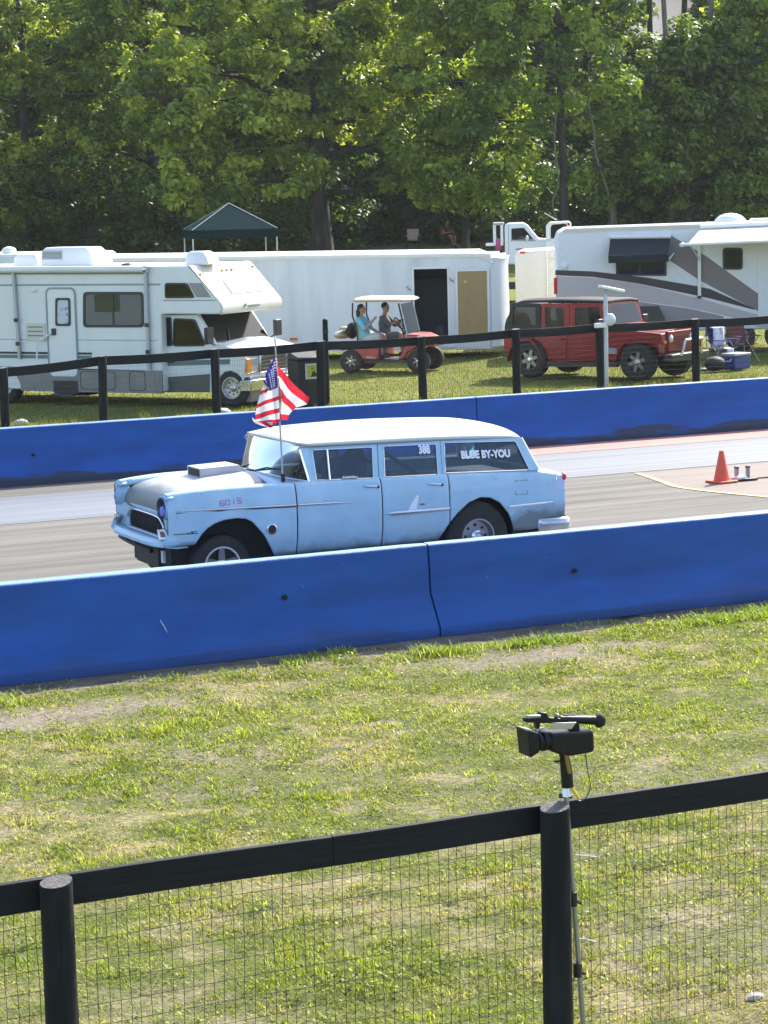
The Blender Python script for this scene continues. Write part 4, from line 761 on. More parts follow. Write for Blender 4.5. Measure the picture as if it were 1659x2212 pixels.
# lettering on the glass
def cloc(reg, x, y, off): P = atY(*zp(reg, x, y), CY+off); return P[0]-CX, P[2]
RT2 = (980, 1070, 1280, 1150)
def winText(body, x0, y0, x1, y1, hgt, yy):
    a = cloc(RT2, x0, y0, yy); b = cloc(RT2, x1, y1, yy); return ((a[0]+b[0])/2, (a[1]+b[1])/2, math.atan2(b[1]-a[1], b[0]-a[0]), b[0]-a[0])
for body, x0, y0, x1, y1, h, nm in (('BLUE BY-YOU', 795, 228, 1455, 205, .095, 'window_lettering'), ('388', 238, 160, 392, 155, .105, 'window_number')):
    cx, cz, ang, wdt = winText(body, x0, y0, x1, y1, h, -.80); yy = -(.872-(cz-1.13)/.37*.125)-.004
    t = text(body, h*1.25, whitev, car, (cx, yy, cz), (PI/2-.32, -ang, 0), nm, bold=.006, depth=.001)
    k = wdt/max(t.dimensions.x, 1e-3) if t.dimensions.x > 0 else 1
    xs_ = [v.co.x for v in t.data.vertices]; k = wdt/(max(xs_)-min(xs_)); t.scale = (k, 1, 1)
m = MB()
for k in range(5): m.tube([(2.06+.03*k, -.868, 1.165), (2.07+.03*k, -.868, 1.18+.008*(k % 2)), (2.085+.03*k, -.868, 1.165)], .005, 4)
m.tube([(2.06, -.869, 1.163), (2.24, -.869, 1.161)], .006, 4); m.build('window_decal', whitev, car)
px0 = .615
for k, g in enumerate(['6', '0', '1', '5']):
    bx = px0+.062*k+(.01 if k > 1 else 0); zz = 1.0+.004*k
    P_ = {'6': [(.045, .03), (.0, .03), (.0, -.02), (.045, -.02), (.045, .005), (.0, .005)], '0': [(.0, .03), (.045, .03), (.045, -.02), (.0, -.02), (.0, .03)], '1': [(.022, .034), (.022, -.02)], '5': [(.045, .034), (.0, .034), (.0, .008), (.045, .008), (.045, -.02), (.0, -.02)]}[g]
    MB().tube([(bx+a, -(chw(bx+a, zz+b)+.010), zz+b) for a, b in P_], .0055, 4).build('marker_digit', pinkv, car)

# ------------------------------------------------------------------ flag on the cowl
RFL = (580, 820, 800, 1200); FY = 23.42
def fl(x, y, dy=0.): P = atY((580+x/5.823)*KZ, (820+y/5.823)*KZ, FY); return np.array([P[0], FY+dy, P[2]])
pb = fl(645, 1985); ptop = fl(532, 60)
flag = empty('flag', tuple(pb), 0, 'tattered stars and stripes flag on a thin pole fixed to the wagon cowl', 'flag')
rel = lambda q: tuple(np.array(q)-pb)
MB().tube([rel(pb-[0, 0, .08]), rel(pb+(ptop-pb)*.5), rel(ptop)], [.011, .010, .009], 8).build('pole', mat('grey_pole', (.42, .43, .45), .35, .5), flag)
m = MB(); m.ell(rel(ptop), (.016, .016, .03), 10, 7); m.build('finial', whitev, flag); MB().tube([rel(pb+[0, 0, -.09]), rel(pb+[0, 0, .02])], .024, 8).build('pole_mount', blk, flag)
def fabric(name, col):
    m = leafmat(name, .4, .8, (1, 1, 1)); 
    return m
fr_, fw_, fb_ = mat('flag_red', (.52, .018, .045), .8, var=.12, vscale=12), mat('flag_white', (.80, .77, .76), .8, var=.06, vscale=12), mat('flag_blue', (.035, .035, .22), .8, var=.15, vscale=12)
for mm, cc in ((fr_, (.7, .03, .05)), (fw_, (.85, .8, .78)), (fb_, (.05, .05, .3))):
    t = mm.node_tree; N = t.nodes; tl = N.new('ShaderNodeBsdfTranslucent'); tl.inputs[0].default_value = (*cc, 1); mx = N.new('ShaderNodeMixShader'); mx.inputs[0].default_value = .4
    t.links.new(N['Principled BSDF'].outputs[0], mx.inputs[1]); t.links.new(tl.outputs[0], mx.inputs[2]); t.links.new(mx.outputs[0], N['Material Output'].inputs[0])
cloth = bpy.data.objects.new('cloth', None); COL.objects.link(cloth); cloth.parent = flag
def band(A, B, mt, name, n=9, s=.03, ph=0.):      # strip of cloth between two traced lines
    P = []
    for k in range(n):
        t = k/(n-1); a = np.array(A[0])*(1-t)+np.array(A[1])*t; b = np.array(B[0])*(1-t)+np.array(B[1])*t
        if len(A) == 3: a = np.array(bez(A, 8)[int(t*16)]); 
        if len(B) == 3: b = np.array(bez(B, 8)[int(t*16)])
        w = lambda q: -.012+s*math.sin(t*7.5+q[1]*.004+ph)-.06*t
        P.append([rel(fl(a[0]*(1-j/3)+b[0]*j/3, a[1]*(1-j/3)+b[1]*j/3, w(a*(1-j/3)+b*j/3))) for j in range(4)])
    o = MB().grid(P).build(name, mt, cloth, smooth=80); return o
# left fall: lines run from the pole (right) down to the left edge
band([(545, 245), (430, 420), (352, 590)], [(570, 722), (500, 748), (425, 778)], fb_, 'canton', n=12, s=.012)
lines = [((425, 778), (345, 690)), None]
band([(352, 590), (345, 640), (340, 660)], [(425, 690), (420, 720), (395, 735)], fb_, 'canton', n=7, s=.01)
band([(400, 735), (330, 690)], [(425, 770), (282, 775)], fw_, 'white_stripe', s=.012); band([(425, 735), (290, 782)], [(430, 790), (268, 838)], fr_, 'red_stripe', s=.012)
L = [((572, 722), (268, 838)), ((574, 848), (236, 962)), ((578, 905), (226, 1020)), ((580, 1022), (212, 1112)), ((583, 1088), (222, 1182)), ((588, 1182), (240, 1205)), ((590, 1215), (430, 1302))]
for k in range(6): band([L[k][0], L[k][1]], [L[k+1][0], L[k+1][1]], fr_ if k % 2 else fw_, 'red_stripe' if k % 2 else 'white_stripe', s=.018)
band([(226, 1180), (300, 1215), (470, 1215)], [(190, 1150), (240, 1240), (440, 1305)], fw_, 'white_stripe', s=.01)
# right fall: stripes run parallel to the outer edge
Rr = [[(565, 428), (760, 655), (985, 870)], [(575, 560), (740, 790), (955, 965)], [(580, 600), (720, 770), (872, 962)], [(590, 720), (690, 880), (772, 1035)], [(595, 800), (665, 930), (745, 1062)]]
Rr = [[(565, 428), (760, 655), (970, 880)], [(578, 575), (750, 800), (950, 965)], [(580, 590), (740, 800), (872, 960)], [(592, 735), (690, 880), (800, 1010)], [(598, 760), (680, 890), (765, 1040)], [(600, 880), (650, 960), (742, 1062)], [(600, 905), (640, 985), (735, 1070)], [(596, 1110), (650, 1110), (695, 1120)], [(596, 1195), (650, 1190), (690, 1180)]]
for k, (mt, nm) in enumerate([(fr_, 'red_stripe'), None, (fw_, 'white_stripe'), None, (fr_, 'red_stripe'), None, (fw_, 'white_stripe'), (fr_, 'red_stripe')]) if False else []: pass
for A_, B_, mt, nm in ((Rr[0], Rr[1], fr_, 'red_stripe'), (Rr[1], Rr[3], fw_, 'white_stripe'), (Rr[3], Rr[4], fr_, 'red_stripe'), (Rr[4], Rr[5], fr_, 'red_stripe'), (Rr[5], Rr[7], fw_, 'white_stripe'), (Rr[7], Rr[8], fr_, 'red_stripe')): band(A_, B_, mt, nm, n=11, s=.02, ph=1.)
m = MB()
for k in range(14): a = fl(930+random.uniform(-20, 45), 860+k*6, .0-.07); b = a+np.array([random.uniform(.0, .035), 0, random.uniform(-.01, .015)]); m.tube([rel(a), rel(b)], .0022, 3)
m.build('frayed_threads', fr_, cloth)
# stars on the canton
m = MB()
for r_ in range(9):
    for c_ in range(5):
        t = (c_+.6)/5.4; yy = .10+.098*r_
        top = np.array([545, 245])*(1-t)+np.array([380, 560])*t; bt = np.array([568, 715])*(1-t)+np.array([430, 765])*t; q = top*(1-yy)+bt*yy
        ctr = fl(q[0], q[1], -.012+.012*math.sin(t*7.5)-.06*t-.018); R_ = .0125
        vs_ = [ctr+np.array([(R_ if j % 2 == 0 else R_*.5)*math.sin(j*PI/5), 0, (R_ if j % 2 == 0 else R_*.5)*math.cos(j*PI/5)]) for j in range(10)]
        m.add([rel(v) for v in vs_], [tuple(range(10))])
st = m.build('stars', fw_, cloth, smooth=0); st['kind'] = 'stuff'

# ================================================================== helpers for traced vehicles
def plate(F, name, px, reg, off, th, m, parent, bevel=0., smooth=30):
    P = [F.L(x, y, off, reg) for x, y in px]
    return MB().slab(P, (0, -th, 0)).build(name, m, parent, smooth=smooth, bevel=bevel)
def plates(F, name, quad, reg, off, th, m, parent, r=.12, n=3, inner=None, frame=None, fth=None):
    q = [F.L(x, y, off, reg) for x, y in quad]; R_ = rquad([(a[0], a[2]) for a in q], r, n); P = [(x, off, z) for x, z in R_]
    o = MB().slab(P, (0, -th, 0)).build(name, m, parent, smooth=30)
    return o
def framed(F, name, quad, reg, off, parent, gm_, fm, fw=.035, r=.12, proud=.02):
    """window: frame ring standing proud and a pane set in it"""
    q = [F.L(x, y, off, reg) for x, y in quad]; o_ = rquad([(a[0], a[2]) for a in q], r, 3); c = np.mean(o_, 0)
    def shrink(p): d = np.array(p)-c; return tuple(c+d-np.sign(d)*np.minimum(np.abs(d), fw))
    i_ = [shrink(p) for p in o_]
    pane = MB().slab([(x, off-.004, z) for x, z in i_], (0, -.004, 0)).build(name, gm_, parent, smooth=0)
    MB().ring([(x, off, z) for x, z in o_], [(x, off, z) for x, z in i_], (0, -proud, 0)).build('frame', fm, pane, smooth=30)
    return pane
def ubox(F, reg, x0, y0, x1, y1, off): a = F.L(x0, y0, off, reg); b = F.L(x1, y1, off, reg); return min(a[0], b[0]), max(a[0], b[0]), min(a[2], b[2]), max(a[2], b[2])
def root_at(F, name, label, cat, group=None): return empty(name, tuple(F.O), F.ang, label, cat, group)
gel = mat('white_gelcoat', (.80, .80, .78), .35, var=.05, vscale=2, coat=.15, bump=.03, bscale=3, stretch=(1, 1, .3))
cream = mat('cream_gelcoat', (.66, .62, .54), .4, var=.05, vscale=2, coat=.15)
trimg = mat('grey_trim', (.30, .32, .35), .5); trimd = mat('dark_trim', (.03, .03, .035), .45)
skirtg = mat('grey_skirt_panel', (.235, .23, .235), .35, .3, var=.15, vscale=3)
pane_d = glass('dark_pane', (.075, .095, .135)); pane_m = glass('mirror_pane', (.74, .76, .82), .02)
amber = mat('amber_lens', (.75, .30, .06), .3, coat=.4); greens = mat('green_stripe', (.13, .20, .19), .5); blackp = mat('black_plastic', (.02, .02, .022), .45)

# ------------------------------------------------------------------ motorhome
A_ = atZ(500, 878, 0); B_ = atZ(15, 867, 0); hd = (A_-B_)[:2]; hd /= np.linalg.norm(hd); FR = Frame(A_[:2]-np.array([-hd[1], hd[0]])*.2, hd)
RV = (0, 560, 760, 1060); rv = root_at(FR, 'motorhome', 'white cab-over motorhome with rolled awning parked on the left', 'motorhome')
r_ = lambda x, y, off=0.: FR.L(x, y, off, RV)
W = 2.38; uR = -8.2; tz = 2.86
uB = r_(858, 500)[0]; zb = r_(600, 862)[2]; zt = r_(900, 195)[2]; uT = r_(1000, 190)[0]; tip = r_(1183, 430); un = r_(1000, 452)[2]
poly = [(uR, zb), (uB, zb), (uB, un), (tip[0]-.10, un), (tip[0]-.015, un+.04), (tip[0], un+.14), (tip[0]-.03, un+.22), (uT+.06, zt-.03), (uT, zt), (uR, zt)]
body = MB().prism(poly, 0, W).build('coach_body', gel, rv, bevel=.035, seg=3)
# front of the cab-over: cream cap
capP = [(uT+.01, zt+.012), (uT+.075, zt-.02), (tip[0]-.01, un+.22), (tip[0]+.025, un+.14), (tip[0]+.01, un+.02), (tip[0]-.03, un-.008)]
cp = MB().loft([[(u, y, z) for u, z in capP]+[(u-.03, y, z-.002) for u, z in capP[::-1]] for y in (-.008, W+.008)]).build('cab_over_cap', cream, rv, bevel=.01)
d_ = np.array([capP[2][0]-capP[1][0], capP[2][1]-capP[1][1]]); L_ = np.linalg.norm(d_); d_ /= L_; nn = (-d_[1], d_[0]) if -d_[1] > 0 else (d_[1], -d_[0])
def onfront(t, y, e=0.): return (capP[1][0]+d_[0]*L_*t+nn[0]*e, y, capP[1][1]+d_[1]*L_*t+nn[1]*e)
MB().slab([onfront(.42, W*.30, .004), onfront(.42, W*.80, .004), onfront(.80, W*.78, .004), onfront(.80, W*.28, .004)], (nn[0]*.012, 0, nn[1]*.012)).build('front_panel_window', mat('grey_front_panel', (.20, .19, .185), .6), rv)  # plain grey panel on the cab-over front
for t, y in ((.16, .42), (.16, .50), (.16, .58), (.12, .96), (.22, .04)):
    m = MB(); c_ = onfront(t, W*y, .012); m.ell(c_, (.035, .05, .03), 10, 6); m.build('marker_light', amber, rv)
m = MB(); sq = [(0, 0), (0, .10), (.05, .09), (.03, .05), (.06, .02), (0, 0)]
q0 = onfront(1.08, W*.36, .03)
m.tube([(tip[0]+.032, W*.36+a*1.6, un+.09+b) for a, b in sq], .008, 4)
m.tube([(tip[0]+.032, W*.36+.12+.028*k, un+.10+(.03 if k % 2 else 0)) for k in range(18)], .008, 4); m.build('script_lettering', trimg, rv)
# awning roll, arms
a = r_(0, 212, -.09); b = r_(768, 212, -.09)
MB().tube([(uR+.4, -.075, a[2]), (b[0], -.075, b[2])], .07, 12).build('awning_roll', gel, rv); MB().tube([(b[0], -.075, b[2]), (b[0]+.06, -.075, b[2])], .075, 12).build('awning_cap', chrome, rv); MB().tube([(uR+.4, -.02, a[2]-.085), (b[0], -.02, b[2]-.085)], .02, 6).build('awning_rail', trimg, rv)
for x0, x1 in (((70, 225), (105, 690)), ((775, 215), (795, 745))):
    p0 = r_(*x0, -.06); p1 = r_(*x1, -.06); ar = MB().loft([[(p[0]-.03, -.085, p[2]), (p[0]+.03, -.085, p[2]), (p[0]+.03, -.012, p[2]), (p[0]-.03, -.012, p[2])] for p in (p0, p1)]).build('awning_arm', mat('arm_metal', (.42, .44, .47), .4, .5), rv)
    for t in (.55, .82): q = np.array(p0)*(1-t)+np.array(p1)*t; MB().box(q[0]-.05, q[0]+.05, -.10, -.085, q[2]-.05, q[2]+.03).build('arm_clamp', trimd, ar)
# mouldings and stripes
for (xa, ya), (xb, yb), h_, mt, nm in [((0, 293), (855, 293), .035, trimg, 'moulding'), ((0, 583), (840, 592), .012, trimg, 'moulding'), ((0, 660), (490, 662), .045, trimd, 'dark_stripe'), ((0, 680), (490, 682), .07, greens, 'green_stripe'), ((870, 378), (1150, 378), .02, trimg, 'moulding')]:
    p = r_(xa, ya); q = r_(xb, yb); u0 = p[0] if xa > 0 else uR
    MB().box(u0, q[0], -.008, .004, q[2]-h_/2, q[2]+h_/2).build(nm, mt, rv)
# skirt
zs = r_(500, 748)[2]; uW = r_(15, 870)[0]
def arch(cu, cz, r, n=9): return [(cu+r*math.cos(PI*k/n), cz+r*math.sin(PI*k/n)) for k in range(n+1)]
MB().prism([(uB-.01, zb-.03), (uB-.01, zs), (uR, zs), (uR, zb-.03)]+arch(uW-.02, .25, .52)[::-1], -.02, .03).build('skirt', skirtg, rv, smooth=20)
for x0, y0, x1, y1 in ((430, 755, 620, 855), (690, 755, 780, 860)):
    e = ubox(FR, RV, x0, y0, x1, y1, 0); R2 = rrect(e[0], e[1], e[2], e[3], .06, 3); c_ = ((e[0]+e[1])/2, (e[2]+e[3])/2); R3 = [(x-.012*np.sign(x-c_[0]), z-.012*np.sign(z-c_[1])) for x, z in R2]
    MB().ring([(x, -.02, z) for x, z in R2], [(x, -.02, z) for x, z in R3], (0, -.006, 0)).build('hatch_gap', trimd, rv)
# entry door
dq = [r_(x, y) for x, y in ((268, 700), (412, 700), (405, 318), (266, 318))]
e = (dq[0][0], dq[1][0], dq[0][2]-.32, dq[2][2]); R2 = rrect(e[0], e[1], e[2], e[3], .10, 4)
dr = MB().slab([(x, 0, z) for x, z in R2], (0, -.022, 0)).build('entry_door', mat('door_white', (.82, .82, .80), .35, coat=.1), rv, bevel=.006)
R3 = rrect(e[0]-.035, e[1]+.035, e[2]-.02, e[3]+.035, .13, 4); MB().ring([(x, .0, z) for x, z in R3], [(x, .0, z) for x, z in R2], (0, -.03, 0)).build('door_frame', trimg, rv)
framed(FR, 'door_window', [(297, 515), (378, 515), (375, 365), (297, 365)], RV, -.022, dr, mat('blind_white', (.62, .64, .70), .6, col2=(.3, .33, .42), mix=(.55, .6), mscale=8), trimd, .045, .15)
x_ = r_(292, 545); MB().box(x_[0]-.05, x_[0]+.05, -.06, -.02, x_[2]-.07, x_[2]+.07).build('door_latch', trimd, dr, bevel=.01)
p0, p1 = r_(200, 605, -.1), r_(260, 560, -.1); gh = MB().tube([(p1[0], -.02, p1[2]), (p1[0], -.10, p1[2]), (p0[0], -.12, p0[2]), (p0[0]-.02, -.12, p0[2]-.35)], .02, 6).build('grab_handle', gel, rv)
st = ubox(FR, RV, 288, 805, 420, 862, 0); MB().box(st[0], st[1], -.026, .02, st[2]-.05, st[3]).build('step_well', blackp, rv); MB().box(st[0]+.03, st[1]-.03, -.18, .02, st[2]-.09, st[2]-.055).build('entry_step', mat('step_blue', (.04, .06, .10), .6), rv)
# windows
wn = framed(FR, 'lounge_window', [(445, 522), (768, 522), (765, 333), (445, 333)], RV, 0, rv, pane_m, trimd, .05, .12)
um = r_(604, 430)[0]; z0_, z1_ = r_(604, 515)[2], r_(604, 340)[2]; MB().box(um-.02, um+.02, -.018, -.008, z0_, z1_).build('mullion', trimd, wn)
pb_ = r_(445, 522); MB().box(r_(460, 430)[0], r_(755, 430)[0], -.0030, -.001, z0_+.02, z1_-.02).build('reflection_slab', mat('tan_reflection', (.78, .72, .72), .8), wn); MB().box(r_(505, 400)[0], r_(640, 400)[0], -.0038, -.0008, r_(505, 440)[2], z1_-.03).build('curtain', mat('slate_curtain', (.06, .10, .13), .8), wn)  # first slab: tan reflection in the window, coloured in behind the pane
framed(FR, 'bunk_window', [(880, 367), (1040, 365), (1000, 285), (880, 285)], RV, 0, rv, pane_d, trimd, .035, .18)
plate(FR, 'shade_panel', [(1005, 286), (1075, 286), (1125, 362), (1048, 362)], RV, -.0, .006, mat('taupe_panel', (.32, .29, .28), .5), rv)
# louvre vent and small fittings
e = ubox(FR, RV, 140, 498, 245, 595, 0); vp = MB().box(e[0], e[1], -.02, .0, e[2], e[3]).build('fridge_vent', cream, rv, bevel=.008)
for k in range(3): MB().box(e[0]+.05, e[1]-.05, -.026, -.018, e[2]+.10+.09*k, e[2]+.125+.09*k).build('louvre', mat('vent_shadow', (.22, .23, .19), .7), vp)
m = MB(); m.ell(r_(178, 325, -.02), (.08, .03, .04), 12, 7); m.build('porch_light', gel, rv)
# roof gear
def roofbox(x0, y0, x1, y1, off, dp, nm, mt, top=.8, par=rv):
    u0, u1, z0, z1 = ubox(FR, RV, x0, y0, x1, y1, off); k = (1-top)/2*(u1-u0); z0 = min(z0, zt+.0)
    return MB().loft([[(u0, off, z0), (u1, off, z0), (u1, off+dp, z0), (u0, off+dp, z0)], [(u0+.02, off+.02, z0+(z1-z0)*.75), (u1-k*.8, off+.02, z0+(z1-z0)*.6), (u1-k*.8, off+dp-.02, z0+(z1-z0)*.6), (u0+.02, off+dp-.02, z0+(z1-z0)*.75)], [(u0+.08, off+.08, z1), (u1-k*2, off+.08, z1), (u1-k*2, off+dp-.08, z1), (u0+.08, off+dp-.08, z1)]]).build(nm, mt, par, bevel=.03)
ac = roofbox(210, 98, 505, 190, .55, .75, 'air_conditioner', gel)
u0, u1, z0, z1 = ubox(FR, RV, 210, 112, 330, 160, .55)
for k in range(7): MB().box(u0+.04, u1, .535, .56, z0+.008+.028*k, z0+.018+.028*k).build('grille_slat', mat('grille_grey', (.28, .29, .31), .6), ac)
roofbox(65, 132, 200, 200, .5, .5, 'roof_vent', gel); roofbox(980, 118, 1110, 190, .4, .5, 'roof_vent', gel, .7); roofbox(640, 180, 690, 200, .3, .15, 'vent_pipe', mat('maroon_cap', (.10, .02, .03), .5))
# cab
oc = .2; Wc = 2.16
c2 = lambda x, y: r_(x, y, oc)
pl = [c2(858, 800), c2(852, 458), c2(1052, 452), c2(1152, 612), c2(1200, 622), c2(1300, 652), c2(1306, 705), c2(1300, 790)]
ap = [c2(1294, 822), c2(1283, 790), c2(1262, 768), c2(1228, 755), c2(1195, 762), c2(1172, 785), c2(1160, 830)]
pol = [(p[0], p[2]) for p in pl]+[(p[0], p[2]) for p in ap]+[(c2(1155, 868)[0], c2(1155, 868)[2]), (c2(860, 868)[0], c2(860, 868)[2])]
uf = pl[5][0]
MB().prism(pol, oc, oc+Wc).build('cab', mat('cab_white', (.78, .80, .80), .3, coat=.3), rv, bevel=.02)
plate(FR, 'cab_skirt', [(862, 868), (862, 790), (1120, 770), (1118, 868)], RV, oc, .012, mat('cab_green_grey', (.09, .10, .09), .4), rv)
plate(FR, 'cab_stripe', [(870, 700), (1225, 692), (1225, 718), (870, 728)], RV, oc, .010, greens, rv)
framed(FR, 'cab_side_window', [(858, 622), (920, 622), (915, 468), (858, 468)], RV, oc, rv, pane_d, trimd, .02, .1)
framed(FR, 'cab_door_window', [(922, 625), (1100, 622), (1042, 478), (925, 472)], RV, oc, rv, pane_d, trimd, .03, .14)
hp = r_(908, 705, oc-.02); MB().box(hp[0]-.08, hp[0]+.08, oc-.03, oc-.012, hp[2]-.03, hp[2]+.03).build('door_handle', trimd, rv)
# windscreen on the sloping face between pillars
w0, w1 = pl[2], pl[3]
def wsl(t, y, e): dx, dz = w1[0]-w0[0], w1[2]-w0[2]; l = math.hypot(dx, dz); return (w0[0]+dx*t-dz/l*e, y, w0[2]+dz*t+dx/l*e)
MB().slab([wsl(.02, oc+.10, .005), wsl(.02, oc+Wc-.10, .005), wsl(.97, oc+Wc-.06, .005), wsl(.97, oc+.06, .005)], tuple(np.array(wsl(0, 0, .012))-np.array(wsl(0, 0, .005)))).build('windscreen', glass('windscreen_dark', (.03, .04, .038), .12, 1.22), rv)
MB().tube([wsl(.98, oc+.5, .03), wsl(.55, oc+.75, .03)], .012, 5).build('wiper', blackp, rv)
# hood bulge, grille, lamps, bumper
h0 = c2(1165, 618); h1 = c2(1298, 655)
MB().loft([[(h0[0], oc+.08, h0[2]-.02), (h0[0], oc+.3, h0[2]+.06), (h0[0], oc+Wc/2, h0[2]+.10), (h0[0], oc+Wc-.3, h0[2]+.06), (h0[0], oc+Wc-.08, h0[2]-.02)], [(h1[0]+.02, oc+.12, h1[2]-.03), (h1[0]+.06, oc+.35, h1[2]+.03), (h1[0]+.08, oc+Wc/2, h1[2]+.05), (h1[0]+.06, oc+Wc-.35, h1[2]+.03), (h1[0]+.02, oc+Wc-.12, h1[2]-.03)], [(h1[0]+.02, oc+.12, h1[2]-.10), (h1[0]+.07, oc+.35, h1[2]-.08), (h1[0]+.09, oc+Wc/2, h1[2]-.07), (h1[0]+.07, oc+Wc-.35, h1[2]-.08), (h1[0]+.02, oc+Wc-.12, h1[2]-.10)]], closed=False, cap=False).build('hood', MATS['cab_white'], rv, smooth=50)
zg0, zg1 = c2(1300, 775)[2], c2(1300, 690)[2]; uf = c2(1303, 705)[0]
gr = MB().box(uf+.0, uf+.05, oc+.55, oc+Wc-.55, zg0, zg1+.04).build('grille', chrome, rv, bevel=.02)
for k in range(4): MB().box(uf+.045, uf+.054, oc+.60, oc+Wc-.60, zg0+.03+.075*k, zg0+.07+.075*k).build('grille_gap', blackp, gr)
MB().slab([(uf+.055, oc+Wc/2-.13, zg0+.1), (uf+.055, oc+Wc/2+.13, zg0+.1), (uf+.055, oc+Wc/2+.13, zg0+.22), (uf+.055, oc+Wc/2-.13, zg0+.22)], (.01, 0, 0)).build('emblem', mat('emblem_yellow', (.7, .75, .25), .4), gr)
for s0, s1 in ((.04, .50), (Wc-.50, Wc-.04)):
    hlp = MB().box(uf-.02, uf+.035, oc+s0, oc+s1, zg0+.02, zg1).build('headlight', mat('lamp_glass', (.50, .50, .44), .15, coat=.6, var=.2, vscale=14), rv, bevel=.02)
    a_ = s0 if s0 < 1 else s1-.17; MB().box(uf-.08, uf+.042, oc+a_-.012, oc+a_+.17, zg0+.02, zg1-.004).build('turn_signal', amber, hlp, bevel=.015)
zbp = c2(1300, 800)[2]
bu = MB().loft([[(uf-.10, oc-.04, zbp-.24), (uf-.10, oc-.04, zbp-.02), (uf-.05, oc+.06, zbp-.02), (uf-.05, oc+.06, zbp-.24)], [(uf+.10, oc+.05, zbp-.24), (uf+.12, oc+.05, zbp-.02), (uf+.02, oc+.10, zbp-.02), (uf+.02, oc+.10, zbp-.24)], [(uf+.16, oc+Wc/2, zbp-.24), (uf+.18, oc+Wc/2, zbp-.02), (uf+.06, oc+Wc/2, zbp-.02), (uf+.06, oc+Wc/2, zbp-.24)], [(uf+.10, oc+Wc-.05, zbp-.24), (uf+.12, oc+Wc-.05, zbp-.02), (uf+.02, oc+Wc-.10, zbp-.02), (uf+.02, oc+Wc-.10, zbp-.24)], [(uf-.10, oc+Wc+.04, zbp-.24), (uf-.10, oc+Wc+.04, zbp-.02), (uf-.05, oc+Wc-.06, zbp-.02), (uf-.05, oc+Wc-.06, zbp-.24)]]).build('front_bumper', chrome, rv, bevel=.015)
MB().box(uf-.10, uf+.08, oc+.10, oc+Wc-.10, zbp-.46, zbp-.245).build('valance', skirtg, rv)
for yy, s in ((oc-.30, 1), (oc+Wc+.30, -1)):
    MB().box(pl[3][0]-.02, pl[3][0]+.06, yy-.13, yy+.13, pl[3][2]+.02, pl[3][2]+.36).build('mirror', blackp, rv, bevel=.02); MB().tube([(pl[3][0], yy, pl[3][2]+.06), (pl[3][0]-.03, yy+.30*s, pl[3][2]-.02)], .015, 5).build('mirror_arm', blackp, rv)
zw = .37
wheel(0, oc+.13, zw, .385, .22, .215, 1, 'truck', rv); wheel(0, oc+Wc-.13, zw, .385, .22, .215, -1, 'truck', rv); wheel(uW, .17, zw, .385, .24, .215, 1, 'truck', rv); wheel(uW, W-.17, zw, .385, .24, .215, -1, 'truck', rv)
MB().box(uR+.1, uf-.3, .35, W-.35, .42, .62).box(r_(270, 900)[0], r_(420, 900)[0], .3, .8, .15, .45).build('chassis', mat('underbody', (.02, .02, .02), .8), rv)
MB().box(uB+.1, pl[2][0]-.05, oc+.1, oc+Wc-.1, 1.0, 1.2).build('cab_seats', mat('seat_grey', (.12, .12, .13), .8), rv)

# ------------------------------------------------------------------ long white enclosed trailer with its side door open
def gdir(x, D): q = gp(x, D); return np.array(q[:2])
FT = Frame(gdir(1058, 60), (.84, -.543)); TR = (680, 600, 1240, 1000)
tl = root_at(FT, 'enclosed_trailer', 'long white enclosed trailer with side door swung open beside the golf cart', 'trailer')
t_ = lambda x, y, off=0.: FT.L(x, y, off, TR)
uL = FT.L(212, 560)[0]; zT0 = FT.L(300, 549)[2]; zT1 = t_(1500, 30)[2]; zB = .26; Wt = 2.5
twh = mat('streaked_white_panel', (.70, .72, .75), .45, var=.10, vscale=1.5, stretch=(1.6, 1.6, .22), col2=(.58, .60, .65), mix=(.5, .75), mscale=.9, bump=.05, bscale=2)
do = [t_(965, 640), t_(1225, 640), t_(1222, 165), t_(972, 168)]; ud0, ud1 = do[3][0]+.02, do[2][0]-.01; zd0, zd1 = .36, do[2][2]
zT = lambda u: zT0+(zT1-zT0)*(u-uL)/(0-uL)
# body walls: side wall built round the doorway so that the inside shows
MB().prism([(uL, zB), (ud0, zB), (ud0, zT(ud0)-.10), (uL, zT(uL)-.10)], 0, .05).build('side_wall', twh, tl, smooth=0)
MB().prism([(ud1, zB), (0, zB), (0, zT(0)-.10), (ud1, zT(ud1)-.10)], 0, .05).build('side_wall', twh, tl, smooth=0)
MB().prism([(ud0, zd1), (ud1, zd1), (ud1, zT(ud1)-.10), (ud0, zT(ud0)-.10)], 0, .05).build('side_wall', twh, tl, smooth=0); MB().prism([(ud0, zB), (ud1, zB), (ud1, zd0), (ud0, zd0)], 0, .05).build('side_wall', twh, tl, smooth=0)
MB().prism([(uL, zB), (0, zB), (0, zT(0)-.1), (uL, zT(uL)-.1)], Wt-.05, Wt).build('side_wall', twh, tl, smooth=0)
MB().box(uL, 0, .05, Wt-.05, zB, zB+.06).build('floor', mat('plywood_floor', (.10, .08, .06), .9), tl)
rp = []
for k in range(9): a = PI*k/8; rp.append((Wt/2-(Wt/2+.02)*math.cos(a)**(1 if True else 1), .10*math.sin(a)**.5 if 0 < k < 8 else 0))
ends = []
for u in np.linspace(uL, .06, 20):
    dz = -.22*max(0, (u+.35)/.41)**2; ends.append([(u, y, zT(u)-.11+z+dz) for y, z in rp])
MB().loft([e+[(e[-1][0], e[-1][1]-.02, e[-1][2]-.03), (e[0][0], e[0][1]+.02, e[0][2]-.03)] for e in ends]).build('roof', mat('bright_white_roof', (.78, .77, .74), .4, var=.05), tl, smooth=50)
